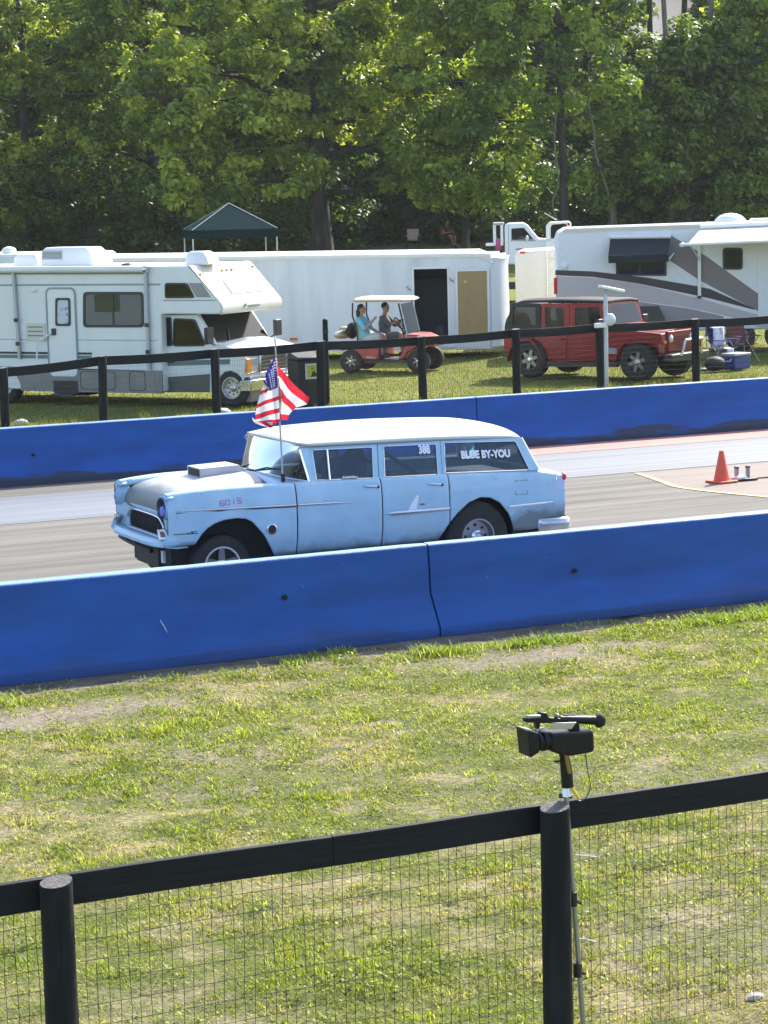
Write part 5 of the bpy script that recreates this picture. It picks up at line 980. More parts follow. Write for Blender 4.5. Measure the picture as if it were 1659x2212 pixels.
MB().box(uL+.0, .0, -.025, .0, zT1-.20, zT1-.10).build('roof_rail', cream, tl) if False else MB().prism([(uL, zT(uL)-.17), (0, zT(0)-.17), (0, zT(0)-.085), (uL, zT(uL)-.085)], -.03, 0).build('roof_rail', MATS['bright_white_roof'], tl)
MB().prism([(uL, zB-.06), (0, zB-.06), (0, zB+.02), (uL, zB+.02)], -.015, 0).build('bottom_rail', mat('alloy_rail', (.55, .56, .58), .4, .6), tl)
nose = []
for z, k in ((zB, 0), (1.2, .0), (zT1-.45, .02), (zT1-.2, -.02)): nose.append([(0, 0, z), (.13-k, .12, z), (.28-k, .5, z), (.34-k, Wt/2, z), (.28-k, Wt-.5, z), (.13-k, Wt-.12, z), (0, Wt, z)])
MB().loft(nose).build('nose', mat('nose_white', (.74, .75, .77), .4), tl, smooth=50)
c0, c1 = t_(1450, 120), t_(1605, 75); MB().loft([[(.02, .02, zT1-.16), (.18, .15, zT1-.22), (.31, .5, zT1-.24), (.34, 1.2, zT1-.24)], [(-.02, .05, zT1-.05), (.10, .18, zT1-.08), (.22, .5, zT1-.10), (.25, 1.2, zT1-.10)]], closed=False, cap=False).build('stone_guard', mat('tread_plate', (.36, .40, .38), .35, .8, var=.4, vscale=30), tl)
for u0, u1, z0, z1, nm in ((ud0-.05, ud0, zd0, zd1+.04, 'door_jamb'), (ud1, ud1+.05, zd0, zd1+.04, 'door_jamb'), (ud0-.05, ud1+.05, zd1, zd1+.05, 'door_jamb')): MB().box(u0, u1, -.02, .01, z0, z1).build(nm, MATS['bright_white_roof'], tl)
# dark inside with shelf and gear
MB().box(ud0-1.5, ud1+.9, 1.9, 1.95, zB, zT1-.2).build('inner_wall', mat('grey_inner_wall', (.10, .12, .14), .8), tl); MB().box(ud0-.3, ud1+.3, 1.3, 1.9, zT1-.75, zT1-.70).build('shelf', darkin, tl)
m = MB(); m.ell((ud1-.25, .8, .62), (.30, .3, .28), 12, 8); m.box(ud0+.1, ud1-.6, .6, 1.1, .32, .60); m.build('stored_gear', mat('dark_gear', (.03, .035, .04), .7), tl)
# open door leaf lying against the wall
dl = [t_(1278, 160), t_(1525, 165)]; zl1 = t_(1400, 165)[2]; zl0 = t_(1400, 745)[2]
dr = MB().box(dl[0][0], dl[1][0], -.075, -.035, zl0, zl1).build('open_door', mat('alloy_edge', (.66, .67, .70), .4, .3), tl, bevel=.005)
MB().box(dl[0][0]+.06, dl[1][0]-.06, -.083, -.074, zl0+.28, zl1-.06).build('plywood_lining', mat('tan_plywood', (.34, .235, .105), .7, var=.12, vscale=6, stretch=(4, 1, .6)), dr)
q = t_(1350, 255, -.085); MB().slab([(q[0]-.04, -.086, q[2]-.04), (q[0]+.04, -.086, q[2]-.04), (q[0], -.086, q[2]+.04)], (0, -.004, 0)).build('triangle_sticker', mat('pale_sticker', (.6, .5, .3), .6), dr)
for x, y in ((1250, 250), (942, 310)): q = t_(x, y, -.02); MB().tube([(q[0]-.05, -.03, q[2]+.06), (q[0], -.07, q[2]), (q[0]+.05, -.03, q[2]-.04)], .018, 5).build('door_latch', trimg, tl)
q = t_(110, 675, -.01); MB().box(q[0]-.10, q[0]+.10, -.03, 0, q[2]-.035, q[2]+.035).build('marker_light', mat('orange_red_lens', (.55, .10, .05), .3), tl)
for u in (-5.4, -6.3): wheel(u, .12, .36, .36, .2, .19, 1, 'steel', tl)
MB().tube([(.3, Wt/2, .45), (1.5, Wt/2, .45)], .05, 6).build('drawbar', blackp, tl)
# second trailer behind the motorhome at far left
FQ = Frame(gdir(190, 63), (.80, -.60)); w2 = root_at(FQ, 'enclosed_trailer', 'white trailer roof showing behind the motorhome at far left', 'trailer')
zq = FQ.L(90, 548)[2]
MB().prism([(-9, .3), (0, .3), (0, zq-.12), (-.12, zq), (-9, zq+.05)], 0, 2.4).build('box_body', twh, w2, bevel=.08, seg=3)
for u in (-4.2, -5.1): wheel(u, .12, .36, .36, .2, .19, 1, 'steel', w2)
m = MB(); q = FQ.L(8, 543); m.ell((q[0], .4, q[2]), (.2, .2, .12), 12, 8); m.build('roof_dome', gel, w2)

# ------------------------------------------------------------------ camper trailer on the right
FC = Frame(gdir(1200, 60), (math.cos(math.radians(-28)), math.sin(math.radians(-28)))); CR = (1540, 500, 1875, 760); C5 = (1180, 500, 1875, 1000)
cp = root_at(FC, 'camper_trailer', 'large white camper trailer with taupe swoosh stripes and extended awning', 'camper')
k_ = lambda x, y, off=0.: FC.L(x, y, off, C5); kk = lambda x, y, off=0.: FC.L(x, y, off, CR)
zt5 = k_(700, 130)[2]; zb5 = .55; uE = 9.5; zl = k_(425, 170)[2]
zE = k_(1330, 108)[2]; slope = (zE-zt5)/(k_(1330, 108)[0]-k_(700, 130)[0])
ztop = lambda u: zt5+slope*(u-k_(700, 130)[0])
cw = mat('camper_white', (.74, .77, .80), .35, var=.04, coat=.1); cbg = mat('camper_beige', (.50, .45, .46), .4, var=.04); taupe = mat('taupe_stripe', (.20, .175, .175), .45, var=.05); dbrown = mat('dark_brown_stripe', (.045, .035, .04), .4)
MB().prism([(0, zb5), (uE, zb5), (uE, ztop(uE)), (.25, ztop(.25)), (.06, ztop(0)-.10), (0, ztop(0)-.28)], 0, 2.45).build('box_body', cw, cp, bevel=.05, seg=3)
MB().prism([(.15, ztop(.15)-.09), (uE, ztop(uE)-.09), (uE, ztop(uE)-.015), (.22, ztop(.22)-.015)], -.03, 0).build('roof_moulding', cream, cp)
def strip(nm, top, bot, off, m):          # traced stripe: top and bottom edges as point lists (C5 view)
    P = [k_(x, y) for x, y in top]; Q = [k_(x, y) for x, y in bot]; pts = [(a[0], a[2]) for a in P]+[(a[0], a[2]) for a in Q[::-1]]
    return MB().prism(pts, -off, .004).build(nm, m, cp, smooth=20)
strip('beige_band', [(422, 415), (640, 425), (900, 460), (1260, 545), (1560, 630), (1659, 655)], [(422, 545), (640, 535), (900, 560), (1200, 600), (1430, 650), (1659, 730)], .004, cbg)
strip('taupe_band', [(1088, 175), (1300, 300), (1659, 560)], [(1080, 320), (1260, 440), (1659, 650)], .006, taupe)
strip('dark_band', [(420, 380), (640, 388), (960, 425), (1250, 475), (1320, 490), (1580, 605)], [(420, 410), (640, 420), (900, 458), (1250, 530), (1330, 548), (1580, 612)], .009, dbrown)
strip('grey_lower_band', [(560, 545), (900, 565), (1200, 605), (1400, 650)], [(560, 700), (900, 700), (1200, 700), (1400, 700)], .003, mat('grey_taupe', (.30, .27, .275), .45))
# window with awning
wq = framed(FC, 'slide_window', [(772, 412), (1068, 415), (1068, 250), (772, 250)], C5, -.0, cp, pane_d, trimd, .05, .06)
MB().box(k_(912, 330)[0]-.025, k_(912, 330)[0]+.025, -.02, -.008, k_(912, 412)[2], k_(912, 250)[2]).build('mullion', trimd, wq)
a0, a1 = k_(740, 200, -.05), k_(1088, 195, -.05); b0_, b1_ = k_(728, 300, -.75), k_(1080, 292, -.75)
wa = MB().slab([(a0[0], -.04, a0[2]), (a1[0], -.04, a1[2]), (b1_[0], -.75, b1_[2]), (b0_[0], -.75, b0_[2])], (0, -.004, .012)).build('window_awning', mat('charcoal_canvas', (.035, .040, .046), .9, var=.1, spec=.05), cp)
MB().slab([(b0_[0], -.75, b0_[2]), (b1_[0], -.75, b1_[2]), (b1_[0], -.75, b1_[2]-.17), (b0_[0], -.75, b0_[2]-.17)], (0, -.006, 0)).build('awning_valance', MATS['charcoal_canvas'], wa)
MB().slab([(a0[0], -.04, a0[2]-.002), (b0_[0], -.75, b0_[2]-.002), (b0_[0], -.75, b0_[2]-.17), (a0[0], -.04, a0[2]-.5)], (.006, 0, 0)).build('awning_side', MATS['charcoal_canvas'], wa)
MB().tube([(a0[0]-.02, -.06, a0[2]+.05), (a1[0]+.02, -.06, a1[2]+.05)], .055, 10).build('awning_case', gel, wa)
MB().tube([(b1_[0]+.02, -.70, b1_[2]-.1), (k_(1110, 282)[0], -.04, k_(1110, 282)[2])], .02, 6).build('awning_arm', gel, wa)
sw = framed(FC, 'small_window', [(1395, 378), (1512, 378), (1512, 250), (1395, 250)], C5, 0, cp, pane_d, trimd, .045, .16)
# patio awning
p0 = kk(845, 300, -.06); zA = p0[2]; uA0 = p0[0]; f0 = kk(700, 468, -1.5); uF0 = f0[0]; zF = f0[2]
aw = MB().slab([(uA0, -.05, zA), (uE-.5, -.05, zA+.12), (uE-.3, -1.5, zF+.12), (uF0, -1.5, zF)], (0, 0, .012)).build('patio_awning', mat('awning_vinyl', (.74, .71, .66), .6, var=.06, vscale=2), cp)
MB().tube([(uA0-.02, -.06, zA+.07), (uE-.5, -.06, zA+.19)], .055, 10).build('awning_case', gel, aw)
MB().tube([(uF0-.15, -1.5, zF-.03), (uE-.3, -1.5, zF+.09)], .04, 10).build('roller_tube', gel, aw); m = MB(); m.ell((uF0-.16, -1.5, zF-.03), (.07, .06, .06), 10, 7); m.build('roller_end', gel, aw)
q1 = kk(830, 1100, -.05); MB().box(q1[0]-.04, q1[0]+.04, -.08, -.02, q1[2], zA-.05).build('awning_post', gel, aw); MB().tube([(q1[0], -.06, q1[2]+.9), (uF0+.05, -1.45, zF-.05)], .022, 6).build('awning_strut', gel, aw); MB().box(q1[0]-.05, q1[0]+.05, -.10, -.01, q1[2]-.06, q1[2]).build('post_foot', trimd, aw)
# door, vents, lamps
e = ubox(FC, C5, 1600, 290, 1659, 600, 0); MB().box(e[0], e[0]+.75, -.025, 0, e[2]-.3, e[3]).build('entry_door', cw, cp, bevel=.01)
q = k_(475, 358, -.02); m = MB(); m.ell((q[0], -.02, q[2]), (.09, .04, .09), 12, 8); m.build('porch_light', gel, cp)
u0, u1, z0, z1 = ubox(FC, C5, 1345, 55, 1545, 118, .8); m = MB(); m.ell(((u0+u1)/2, 1.1, z0+.02), ((u1-u0)/2, .4, z1-z0), 16, 9); m.build('roof_dome', gel, cp)
u0, u1, z0, z1 = ubox(FC, C5, 1565, 80, 1700, 108, .8); MB().box(u0, u1, .8, 1.4, z0-.1, z1).build('roof_vent', gel, cp, bevel=.03)
MB().box(k_(415, 420)[0]-.02, k_(425, 420)[0]+.02, -.012, .0, k_(420, 520)[2], k_(420, 425)[2]).build('tail_light', redlens, cp)
e = ubox(FC, C5, 890, 595, 1060, 670, -.25); MB().loft([[(e[0], -.02, e[3]), (e[1]-.15, -.02, e[3]), (e[1], -.3, e[2]), (e[0]+.05, -.3, e[2])], [(e[0], -.02, e[3]-.02), (e[1]-.15, -.02, e[3]-.02), (e[1], -.3, e[2]-.02), (e[0]+.05, -.3, e[2]-.02)]]).build('hatch_flap', mat('olive_flap', (.07, .06, .045), .6), cp)
for u in (4.6, 5.6): wheel(u, .12, .38, .38, .22, .2, 1, 'steel', cp)
for u in (.6, 8.6): MB().tube([(u, .5, 0), (u, .5, zb5)], .04, 6).build('stabiliser', blackp, cp)
# cream box trailer beside it with a ladder
T3 = (1040, 520, 1440, 720)
FB = Frame(gdir(1110, 64), (.86, -.51)); cb = root_at(FB, 'box_trailer', 'cream box trailer with ladder rails standing beside the camper', 'trailer')
zc_ = FB.L(900, 395, 0, T3)[2]; u1 = FB.L(1318, 400, 0, T3)[0]
MB().prism([(0, .35), (u1+.4, .35), (u1+.4, zc_+.06), (.05, zc_+.0), (0, zc_-.08)], 0, 3.2).build('box_body', cream, cb, bevel=.05, seg=3)
q = FB.L(978, 400, -.01, T3); MB().box(q[0]-.07, q[0]+.07, -.02, .0, q[2]-.03, q[2]+.03).build('marker_light', redlens, cb)
lx = FB.L(1225, 400, 0, T3)[0]; ld = [MB().tube([(lx+d, -.05, .7), (lx+d, -.05, zc_+.02), (lx+d, .1, zc_+.10)], .014, 6).build('ladder_rail', gel, cb) for d in (0, .33)]
for k in range(6): MB().tube([(lx, -.05, .8+.30*k), (lx+.33, -.05, .8+.30*k)], .012, 5).build('ladder_rung', gel, cb)
for u in (.35,): wheel(u, .6, .34, .34, .2, .18, 1, 'steel', cb)

# ================================================================== PEOPLE
skinm = mat('skin', (.36, .20, .14), .55, var=.06); hairm = mat('dark_hair', (.018, .013, .011), .6)
def remesh(o, v=.013, it=4):
    md = o.modifiers.new('join', 'REMESH'); md.mode = 'VOXEL'; md.voxel_size = v; md.use_smooth_shade = True
    sm = o.modifiers.new('soft', 'SMOOTH'); sm.factor = .5; sm.iterations = it; return o
def limb(m, pts, rr, n=10):
    pts = [Vector(p) for p in pts]
    for i in range(len(pts)-1): m.tube([pts[i], (pts[i]+pts[i+1])/2, pts[i+1]], [rr[i], (rr[i]+rr[i+1])/2*1.03, rr[i+1]], n)
    for p, r in zip(pts, rr): m.ell(p, (r, r, r), n, 7)
def hand(m, wrist, d, up):
    d = Vector(d).normalized(); up = Vector(up).normalized(); side = d.cross(up).normalized(); w = Vector(wrist)
    palm = w+d*.045; m.tube([w, palm+d*.04], [.026, .036], 8)
    for k, L in enumerate((.062, .074, .070, .054)):
        b = palm+d*.035+side*(k-1.5)*.019; m.tube([b, b+d*L*.55-up*.006, b+d*L-up*.022], [.0095, .009, .0075], 6)
    b = w+d*.03+side*-.033; m.tube([b, b+(d*.6-side*.8).normalized()*.035, b+(d*.85-side*.5).normalized()*.062], [.012, .011, .009], 6)
def person(name, label, loc, rz, torso, arms, legs, shirt, pants, hair='short', sleeve=.5, fat=1., head_turn=0., hat=None, scale=1., feet=True, pantlen=.55, barefoot=False):
    """facing +x, hips at the origin; torso: (neck base), arms: list of (shoulder, elbow, wrist), legs: list of (hip, knee, ankle)"""
    root = empty(name, loc, rz, label, 'person'); root.scale = (scale,)*3
    nk = Vector(torso); hp = Vector((0, 0, 0)); m = MB()
    ch = hp.lerp(nk, .68); wa = hp.lerp(nk, .32)
    m.loft([[tuple(c+Vector((rx*math.cos(a), ry*math.sin(a), 0))) for a in np.linspace(0, 2*PI, 16, endpoint=False)] for c, rx, ry in ((hp-Vector((0, 0, .08)), .08, .13), (hp, .115*fat, .165*fat), (wa, .10*fat, .145*fat), (ch, .115*fat, .175), (nk-Vector((0, 0, .05)), .075, .16), (nk+Vector((0, 0, .01)), .05, .07))])
    m.tube([nk-Vector((0, 0, .02)), nk+Vector((.015, 0, .10))], [.058, .052], 10)
    ct, st_ = math.cos(head_turn), math.sin(head_turn); hc = nk+Vector((.03, 0, .185))
    hd_ = lambda x, y, z: tuple(hc+Vector((x*ct-y*st_, x*st_+y*ct, z)))
    m.ell(hd_(0, 0, .02), (.092, .076, .105), 16, 11); m.ell(hd_(.03, 0, -.055), (.058, .052, .055), 12, 8); m.tube([hd_(.085, 0, .015), hd_(.108, 0, -.022)], [.009, .014], 6)
    for s in (-1, 1): m.ell(hd_(-.005, s*.077, -.005), (.02, .010, .03), 8, 6)
    m.ell(hd_(.074, 0, -.062), (.016, .024, .008), 8, 5)
    for (a, b, c) in arms: limb(m, (a, b, c), (.055, .042, .03)); hand(m, c, Vector(c)-Vector(b), (0, 0, 1))
    for (a, b, c) in legs:
        limb(m, (a, b, c), (.085, .062, .042))
        if feet: c = Vector(c); m.tube([c+Vector((-.05, 0, -.045)), c+Vector((.08, 0, -.05)), c+Vector((.17, 0, -.06))], [.04, .042, .03], 8)
    bd = remesh(m.build('body', skinm, root, fixn=False), .011)
    for s in (-1, 1):
        e = MB(); e.ell(hd_(.082, s*.032, .022), (.010, .014, .009), 8, 5); e.build('eye', mat('eye_dark', (.03, .025, .02), .3), root)
    # clothes
    m = MB(); g = 1.12
    m.loft([[tuple(c+Vector((rx*math.cos(a), ry*math.sin(a), 0))) for a in np.linspace(0, 2*PI, 18, endpoint=False)] for c, rx, ry in ((hp-Vector((0, 0, .05)), .13*fat, .185*fat), (hp+Vector((0, 0, .04)), .135*fat, .185*fat), (wa, .122*fat, .168*fat), (ch, .135*fat, .195), (nk-Vector((0, 0, .045)), .09, .175), (nk+Vector((0, 0, .015)), .062, .078))])
    for (a, b, c) in arms: a, b, c = Vector(a), Vector(b), Vector(c); e_ = a.lerp(b, min(1, sleeve*1.6)); limb(m, (a, e_), (.075, .064))
    remesh(m.build('shirt', shirt, root, fixn=False), .013)
    m = MB(); m.ell((0, 0, -.02), (.135*fat, .185*fat, .12), 16, 9)
    for (a, b, c) in legs: a, b, c = Vector(a), Vector(b), Vector(c); limb(m, (a, a.lerp(b, min(1, pantlen*1.7))) if pantlen < .6 else (a, b, b.lerp(c, .9)), (.105, .09) if pantlen < .6 else (.105, .08, .06))
    remesh(m.build('trousers', pants, root, fixn=False), .013)
    if feet and not barefoot:
        for (a, b, c) in legs: c = Vector(c); m = MB(); m.tube([c+Vector((-.075, 0, -.055)), c+Vector((.05, 0, -.05)), c+Vector((.19, 0, -.065))], [.05, .055, .038], 10); m.build('shoe', mat('dark_shoe', (.03, .03, .03), .6), root)
    m = MB()
    if hair == 'helmet': m.ell(hd_(-.005, 0, .025), (.125, .115, .135), 18, 12)
    else:
        m.ell(hd_(-.018, 0, .048), (.092, .084, .092), 16, 10)
        if hair == 'long':
            m.ell(hd_(-.06, 0, -.05), (.055, .085, .14), 14, 9); m.tube([hd_(-.075, 0, -.02), hd_(-.09, 0, -.25)], [.07, .035], 10)
    remesh(m.build('hair' if hair != 'helmet' else 'helmet', hat or hairm, root, fixn=False), .012)
    return root
# wagon driver
person('person', 'driver in dark clothes and helmet behind the wagon steering wheel', (CX+2.14, CY-.38, 1.02-.06), PI, (-.05, 0, .40), [((-.03, .17, .36), (.17, .20, .20), (.34, .13, .24)), ((-.03, -.17, .36), (.17, -.20, .20), (.34, -.13, .24))], [((0, .09, -.02), (.36, .11, .0), (.55, .1, -.25)), ((0, -.09, -.02), (.36, -.11, .0), (.55, -.1, -.25))], mat('navy_suit', (.02, .03, .06), .7), MATS['navy_suit'], 'helmet', 1., 1., hat=mat('dark_blue_helmet', (.03, .06, .14), .25), pantlen=.9, scale=.92)

# ================================================================== RED OFF-ROADER
A_ = atZ(1375, 824, 0); B_ = atZ(1144, 817, 0); hd = (A_-B_)[:2]; wbj = np.linalg.norm(hd); hd /= wbj
FJ = Frame(A_[:2]-np.array([-hd[1], hd[0]])*.02, hd); J2 = (1200, 680, 1760, 960); je = root_at(FJ, 'off_roader', 'red four-door off-roader with black soft top parked behind the fence', 'car')
j_ = lambda x, y, off=0.: FJ.L(x, y, off, J2)
jr = mat('dark_red_paint', (.24, .007, .012), .35, spec=.3, coat=.12, var=.06); jb = mat('soft_top_black', (.03, .03, .033), .75, var=.15); jgrey = mat('faded_top_edge', (.30, .31, .34), .5)
WJ = 1.62; o0 = .12
def P2(L, off=o0): return [(j_(x, y, off)[0], j_(x, y, off)[2]) for x, y in L]
tub = P2([(90, 545), (85, 430), (110, 372), (880, 358), (960, 372), (1225, 400), (1235, 470), (1225, 545)]) + P2([(1210, 560), (1190, 500), (1130, 480), (980, 490), (945, 560), (915, 600), (400, 605), (365, 545), (300, 470), (190, 460), (140, 545)])
MB().prism(tub, o0, o0+WJ).build('tub', jr, je, bevel=.025)
# doors as raised panels
for x0, x1, nm in ((375, 545, 'rear_door'), (590, 790, 'front_door')):
    d = plate(FJ, nm, [(x0, 585), (x0, 372), (x1, 366), (x1, 590)] if x0 > 400 else [(x0+30, 580), (x0-10, 480), (x0-12, 372), (x1, 368), (x1, 588)], J2, o0, .022, jr, je, bevel=.012)
    q = j_(x1-30, 440, o0-.03); MB().box(q[0]-.09, q[0]+.03, o0-.055, o0-.022, q[2]-.02, q[2]+.015).build('handle', blackp, d, bevel=.006)
# arches (flares)
for L in ([(135, 590), (140, 545), (185, 445), (300, 440), (340, 480), (385, 580)], [(910, 600), (945, 500), (985, 455), (1190, 455), (1228, 480), (1235, 520)]):
    c = P2(L); rg = []
    for i, (x, z) in enumerate(c): rg.append([(x, o0-.13, z-.03), (x, o0-.13, z+.02), (x, o0+.10, z+.05), (x, o0+.10, z-.01)])
    MB().loft(rg).build('fender_flare', jr, je, bevel=.01)
    rg = [[(x, 2*o0+WJ-y, z) for x, y, z in r] for r in rg]; MB().loft(rg).build('fender_flare', jr, je, bevel=.01)
MB().prism(P2([(395, 602), (920, 602), (915, 640), (400, 635)]), o0-.05, o0+.05).build('side_step', blackp, je)
# hood
h = P2([(880, 360), (1225, 398), (1232, 440), (900, 430)]); 
MB().loft([[(h[0][0], o0+.10, h[0][1]), (h[0][0], o0+.25, h[0][1]+.06), (h[0][0], o0+WJ/2, h[0][1]+.08), (h[0][0], o0+WJ-.25, h[0][1]+.06), (h[0][0], o0+WJ-.10, h[0][1])], [(h[1][0], o0+.22, h[1][1]), (h[1][0]+.02, o0+.32, h[1][1]+.05), (h[1][0]+.03, o0+WJ/2, h[1][1]+.07), (h[1][0]+.02, o0+WJ-.32, h[1][1]+.05), (h[1][0], o0+WJ-.22, h[1][1])], [(h[1][0], o0+.22, h[1][1]-.08), (h[1][0]+.02, o0+.32, h[1][1]-.06), (h[1][0]+.03, o0+WJ/2, h[1][1]-.05), (h[1][0]+.02, o0+WJ-.32, h[1][1]-.06), (h[1][0], o0+WJ-.22, h[1][1]-.08)]], closed=False, cap=False).build('hood', jr, je, smooth=50)
ufj = h[1][0]; zgj = h[1][1]
gr = MB().box(ufj-.02, ufj+.06, o0+.22, o0+WJ-.22, zgj-.42, zgj+.03).build('grille', jr, je, bevel=.02)
for k in range(7): y = o0+WJ/2+(k-3)*.092; MB().box(ufj+.055, ufj+.066, y-.025, y+.025, zgj-.34, zgj-.06).build('grille_slot', blackp, gr, bevel=.01)
for s in (-1, 1): MB().lathe([(.0, .085), (.06, .08), (.085, .06), (.09, .0)], (ufj, o0+WJ/2+s*.46, zgj-.13), 'x', 18, cap=False).build('headlight', mat('bright_lamp', (.80, .80, .76), .1, .3, coat=.8), gr)
for s in (-1, 1): MB().lathe([(.0, .075), (.035, .07), (.045, .0)], (ufj, o0+WJ/2+s*.72, zgj-.2), 'x', 12, cap=False).build('turn_signal', amber, gr)
bm_ = MB().box(ufj+.08, ufj+.30, o0-.05, o0+WJ+.05, zgj-.62, zgj-.45).build('front_bumper', blackp, je, bevel=.03); MB().tube([(ufj+.3, o0+.35, zgj-.5), (ufj+.36, o0+.45, zgj-.16), (ufj+.36, o0+WJ-.45, zgj-.16), (ufj+.3, o0+WJ-.35, zgj-.5)], .03, 8).build('grille_guard', chrome, je)
# windscreen frame, glass, soft top
wbs = P2([(895, 345), (1000, 175)]) if False else [(j_(830, 350, o0)[0], j_(830, 350, o0)[2]), (j_(800, 178, o0)[0], j_(800, 178, o0)[2])]
ub, zb_ = wbs[0]; ut, zt_ = wbs[1]; o_ = [(ub+.05, o0+.05, zb_), (ub+.05, o0+WJ-.05, zb_), (ut, o0+WJ-.10, zt_), (ut, o0+.10, zt_)]; i_ = [(ub+.045, o0+.12, zb_+.05), (ub+.045, o0+WJ-.12, zb_+.05), (ut+.005, o0+WJ-.17, zt_-.06), (ut+.005, o0+.17, zt_-.06)]
wf = MB().ring(o_, i_, (-.05, 0, 0)).build('windscreen_frame', jr, je); MB().slab(i_, (-.008, 0, 0)).build('windscreen', ws_glass, wf, smooth=0)
tp = P2([(145, 172), (800, 178)]); ur0 = tp[0][0]; zr = tp[0][1]
rg = []
for k, y in enumerate(np.linspace(0, 1, 7)):
    yy = o0+.08+(WJ-.16)*y; b_ = .05*(1-(2*y-1)**4); rg.append([(ur0, yy, zr-.05+b_*.7), (ur0+.15, yy, zr-.01+b_), (ur0+1.2, yy, zr+.02+b_), (ut-.05, yy, zt_+.01+b_), (ut+.03, yy, zt_-.02+b_*.6)])
rf = solid(MB().grid(rg).build('soft_top', mat('grey_top_cloth', (.022, .022, .026), .75, var=.2, spec=.3), je, smooth=60), .03)
# cabin sides: pillars with openings
def frame4(nm, ou, inn, m, gm_=pane_d, off=.12):
    O_ = [(j_(x, y, off)[0], off+.03, j_(x, y, off)[2]) for x, y in ou]; I_ = [(j_(x, y, off)[0], off+.03, j_(x, y, off)[2]) for x, y in inn]
    f = MB().ring(O_, I_, (0, -.03, 0)).build(nm, m, je); MB().slab([(x, y-.01, z) for x, y, z in I_], (0, -.004, 0)).build('window_pane', gm_, f, smooth=0)
    far = [(x, 2*off+WJ-y, z) for x, y, z in O_]; fi = [(x, 2*off+WJ-y, z) for x, y, z in I_]; MB().ring(far, fi, (0, .03, 0)).build(nm, m, je)
jglass = glass('jeep_glass', (.28, .30, .32), .05, 1.25)
frame4('rear_quarter_frame', [(100, 375), (355, 372), (355, 180), (145, 175)], [(150, 330), (318, 338), (318, 208), (160, 205)], jb, jglass)
frame4('rear_door_frame', [(360, 372), (560, 368), (560, 182), (362, 180)], [(390, 352), (525, 350), (522, 215), (385, 205)], jr, jglass)
frame4('front_door_frame', [(565, 368), (830, 362), (796, 180), (562, 182)], [(605, 348), (800, 345), (772, 205), (602, 212)], jr, jglass)
MB().box(ur0+.05, ub-.3, o0+.1, o0+WJ-.1, .75, .95).build('cabin_floor', darkin, je)
for u in (ub-.95, ub-1.8):
    for y in (o0+.40, o0+1.2): MB().loft([[(u, y-.23, .95), (u+.13, y-.23, .95), (u+.13, y+.23, .95), (u, y+.23, .95)], [(u-.12, y-.2, 1.42), (u-.02, y-.2, 1.42), (u-.02, y+.2, 1.42), (u-.12, y+.2, 1.42)], [(u-.13, y-.11, 1.6), (u-.05, y-.11, 1.6), (u-.05, y+.11, 1.6), (u-.13, y+.11, 1.6)]]).build('seat', jb, je, bevel=.02)
q = j_(850, 300, o0-.15); MB().box(ub-.10, ub-.02, o0-.28, o0-.06, zb_+.02, zb_+.18).build('mirror', blackp, je, bevel=.02); MB().box(ub-.1, ub-.02, o0+WJ+.06, o0+WJ+.28, zb_+.02, zb_+.18).build('mirror', blackp, je, bevel=.02)
plate(FJ, 'side_vent', [(838, 545), (905, 545), (905, 505), (838, 500)], J2, o0, .008, jgrey, je)
MB().box(-wbj-.80, -wbj-.6, o0, o0+WJ, .45, .62).build('rear_bumper', blackp, je, bevel=.02)
sp = wheel(0, 0, 0, .42, .25, .23, 1, 'dark', je); sp.matrix_local = Matrix.Translation((-wbj-.86, o0+WJ/2, 1.02)) @ Matrix.Rotation(-PI/2, 4, 'Z')
for u in (0, -wbj): wheel(u, .14, .42, .42, .27, .235, 1, 'dark', je); wheel(u, .10+WJ+.02, .42, .42, .27, .235, -1, 'dark', je)
MB().box(-wbj-.6, ufj, .5, WJ-.25, .38, .6).build('chassis', blackp, je)

# ================================================================== GOLF CART
GC = (820, 700, 1100, 920); A_ = atZ(904, 805, 0); B_ = atZ(759, 805, 0); hd = (A_-B_)[:2]; wbc = np.linalg.norm(hd); hd /= wbc
FG = Frame(A_[:2], hd); gc = root_at(FG, 'golf_cart', 'red golf cart with cream roof parked before the white trailer', 'golf cart')
g_ = lambda x, y, off=0.: FG.L(x, y, off, GC)
def P3(L, off=0.): return [(g_(x, y, off)[0], g_(x, y, off)[2]) for x, y in L]
gr_ = mat('cart_red', (.34, .035, .03), .35, coat=.4, var=.08); WG = 1.2; blackf = mat('black_frame', (.02, .02, .022), .5); tanv = mat('tan_vinyl', (.40, .33, .24), .55)
MB().prism(P3([(60, 930), (110, 890), (270, 870), (590, 860), (620, 930), (610, 1060), (390, 1060), (340, 980), (250, 920), (150, 915)]), .0, WG).build('rear_body', gr_, gc, bevel=.03)
MB().prism(P3([(880, 1055), (950, 950), (1010, 830), (1000, 690), (1180, 700), (1400, 800), (1410, 880), (1300, 870), (1150, 890), (1030, 960), (980, 1060)], .0), .05, WG-.05).build('front_cowl', gr_, gc, bevel=.04)
MB().prism(P3([(380, 1060), (1000, 1060), (980, 1100), (390, 1100)]), .05, WG-.05).build('floor_pan', blackf, gc)
plate(FG, 'side_decal', [(440, 1000), (575, 1020), (570, 1040), (440, 1035)], GC, -.0, .006, jgrey, gc)
s0, s1 = g_(330, 760, .1), g_(640, 800, .1); zs_ = s1[2]
MB().box(s0[0]-.02, s1[0]+.04, .08, WG-.08, zs_-.12, zs_).build('seat_cushion', tanv, gc, bevel=.03); q0, q1 = g_(270, 590, .1), g_(330, 730, .1)
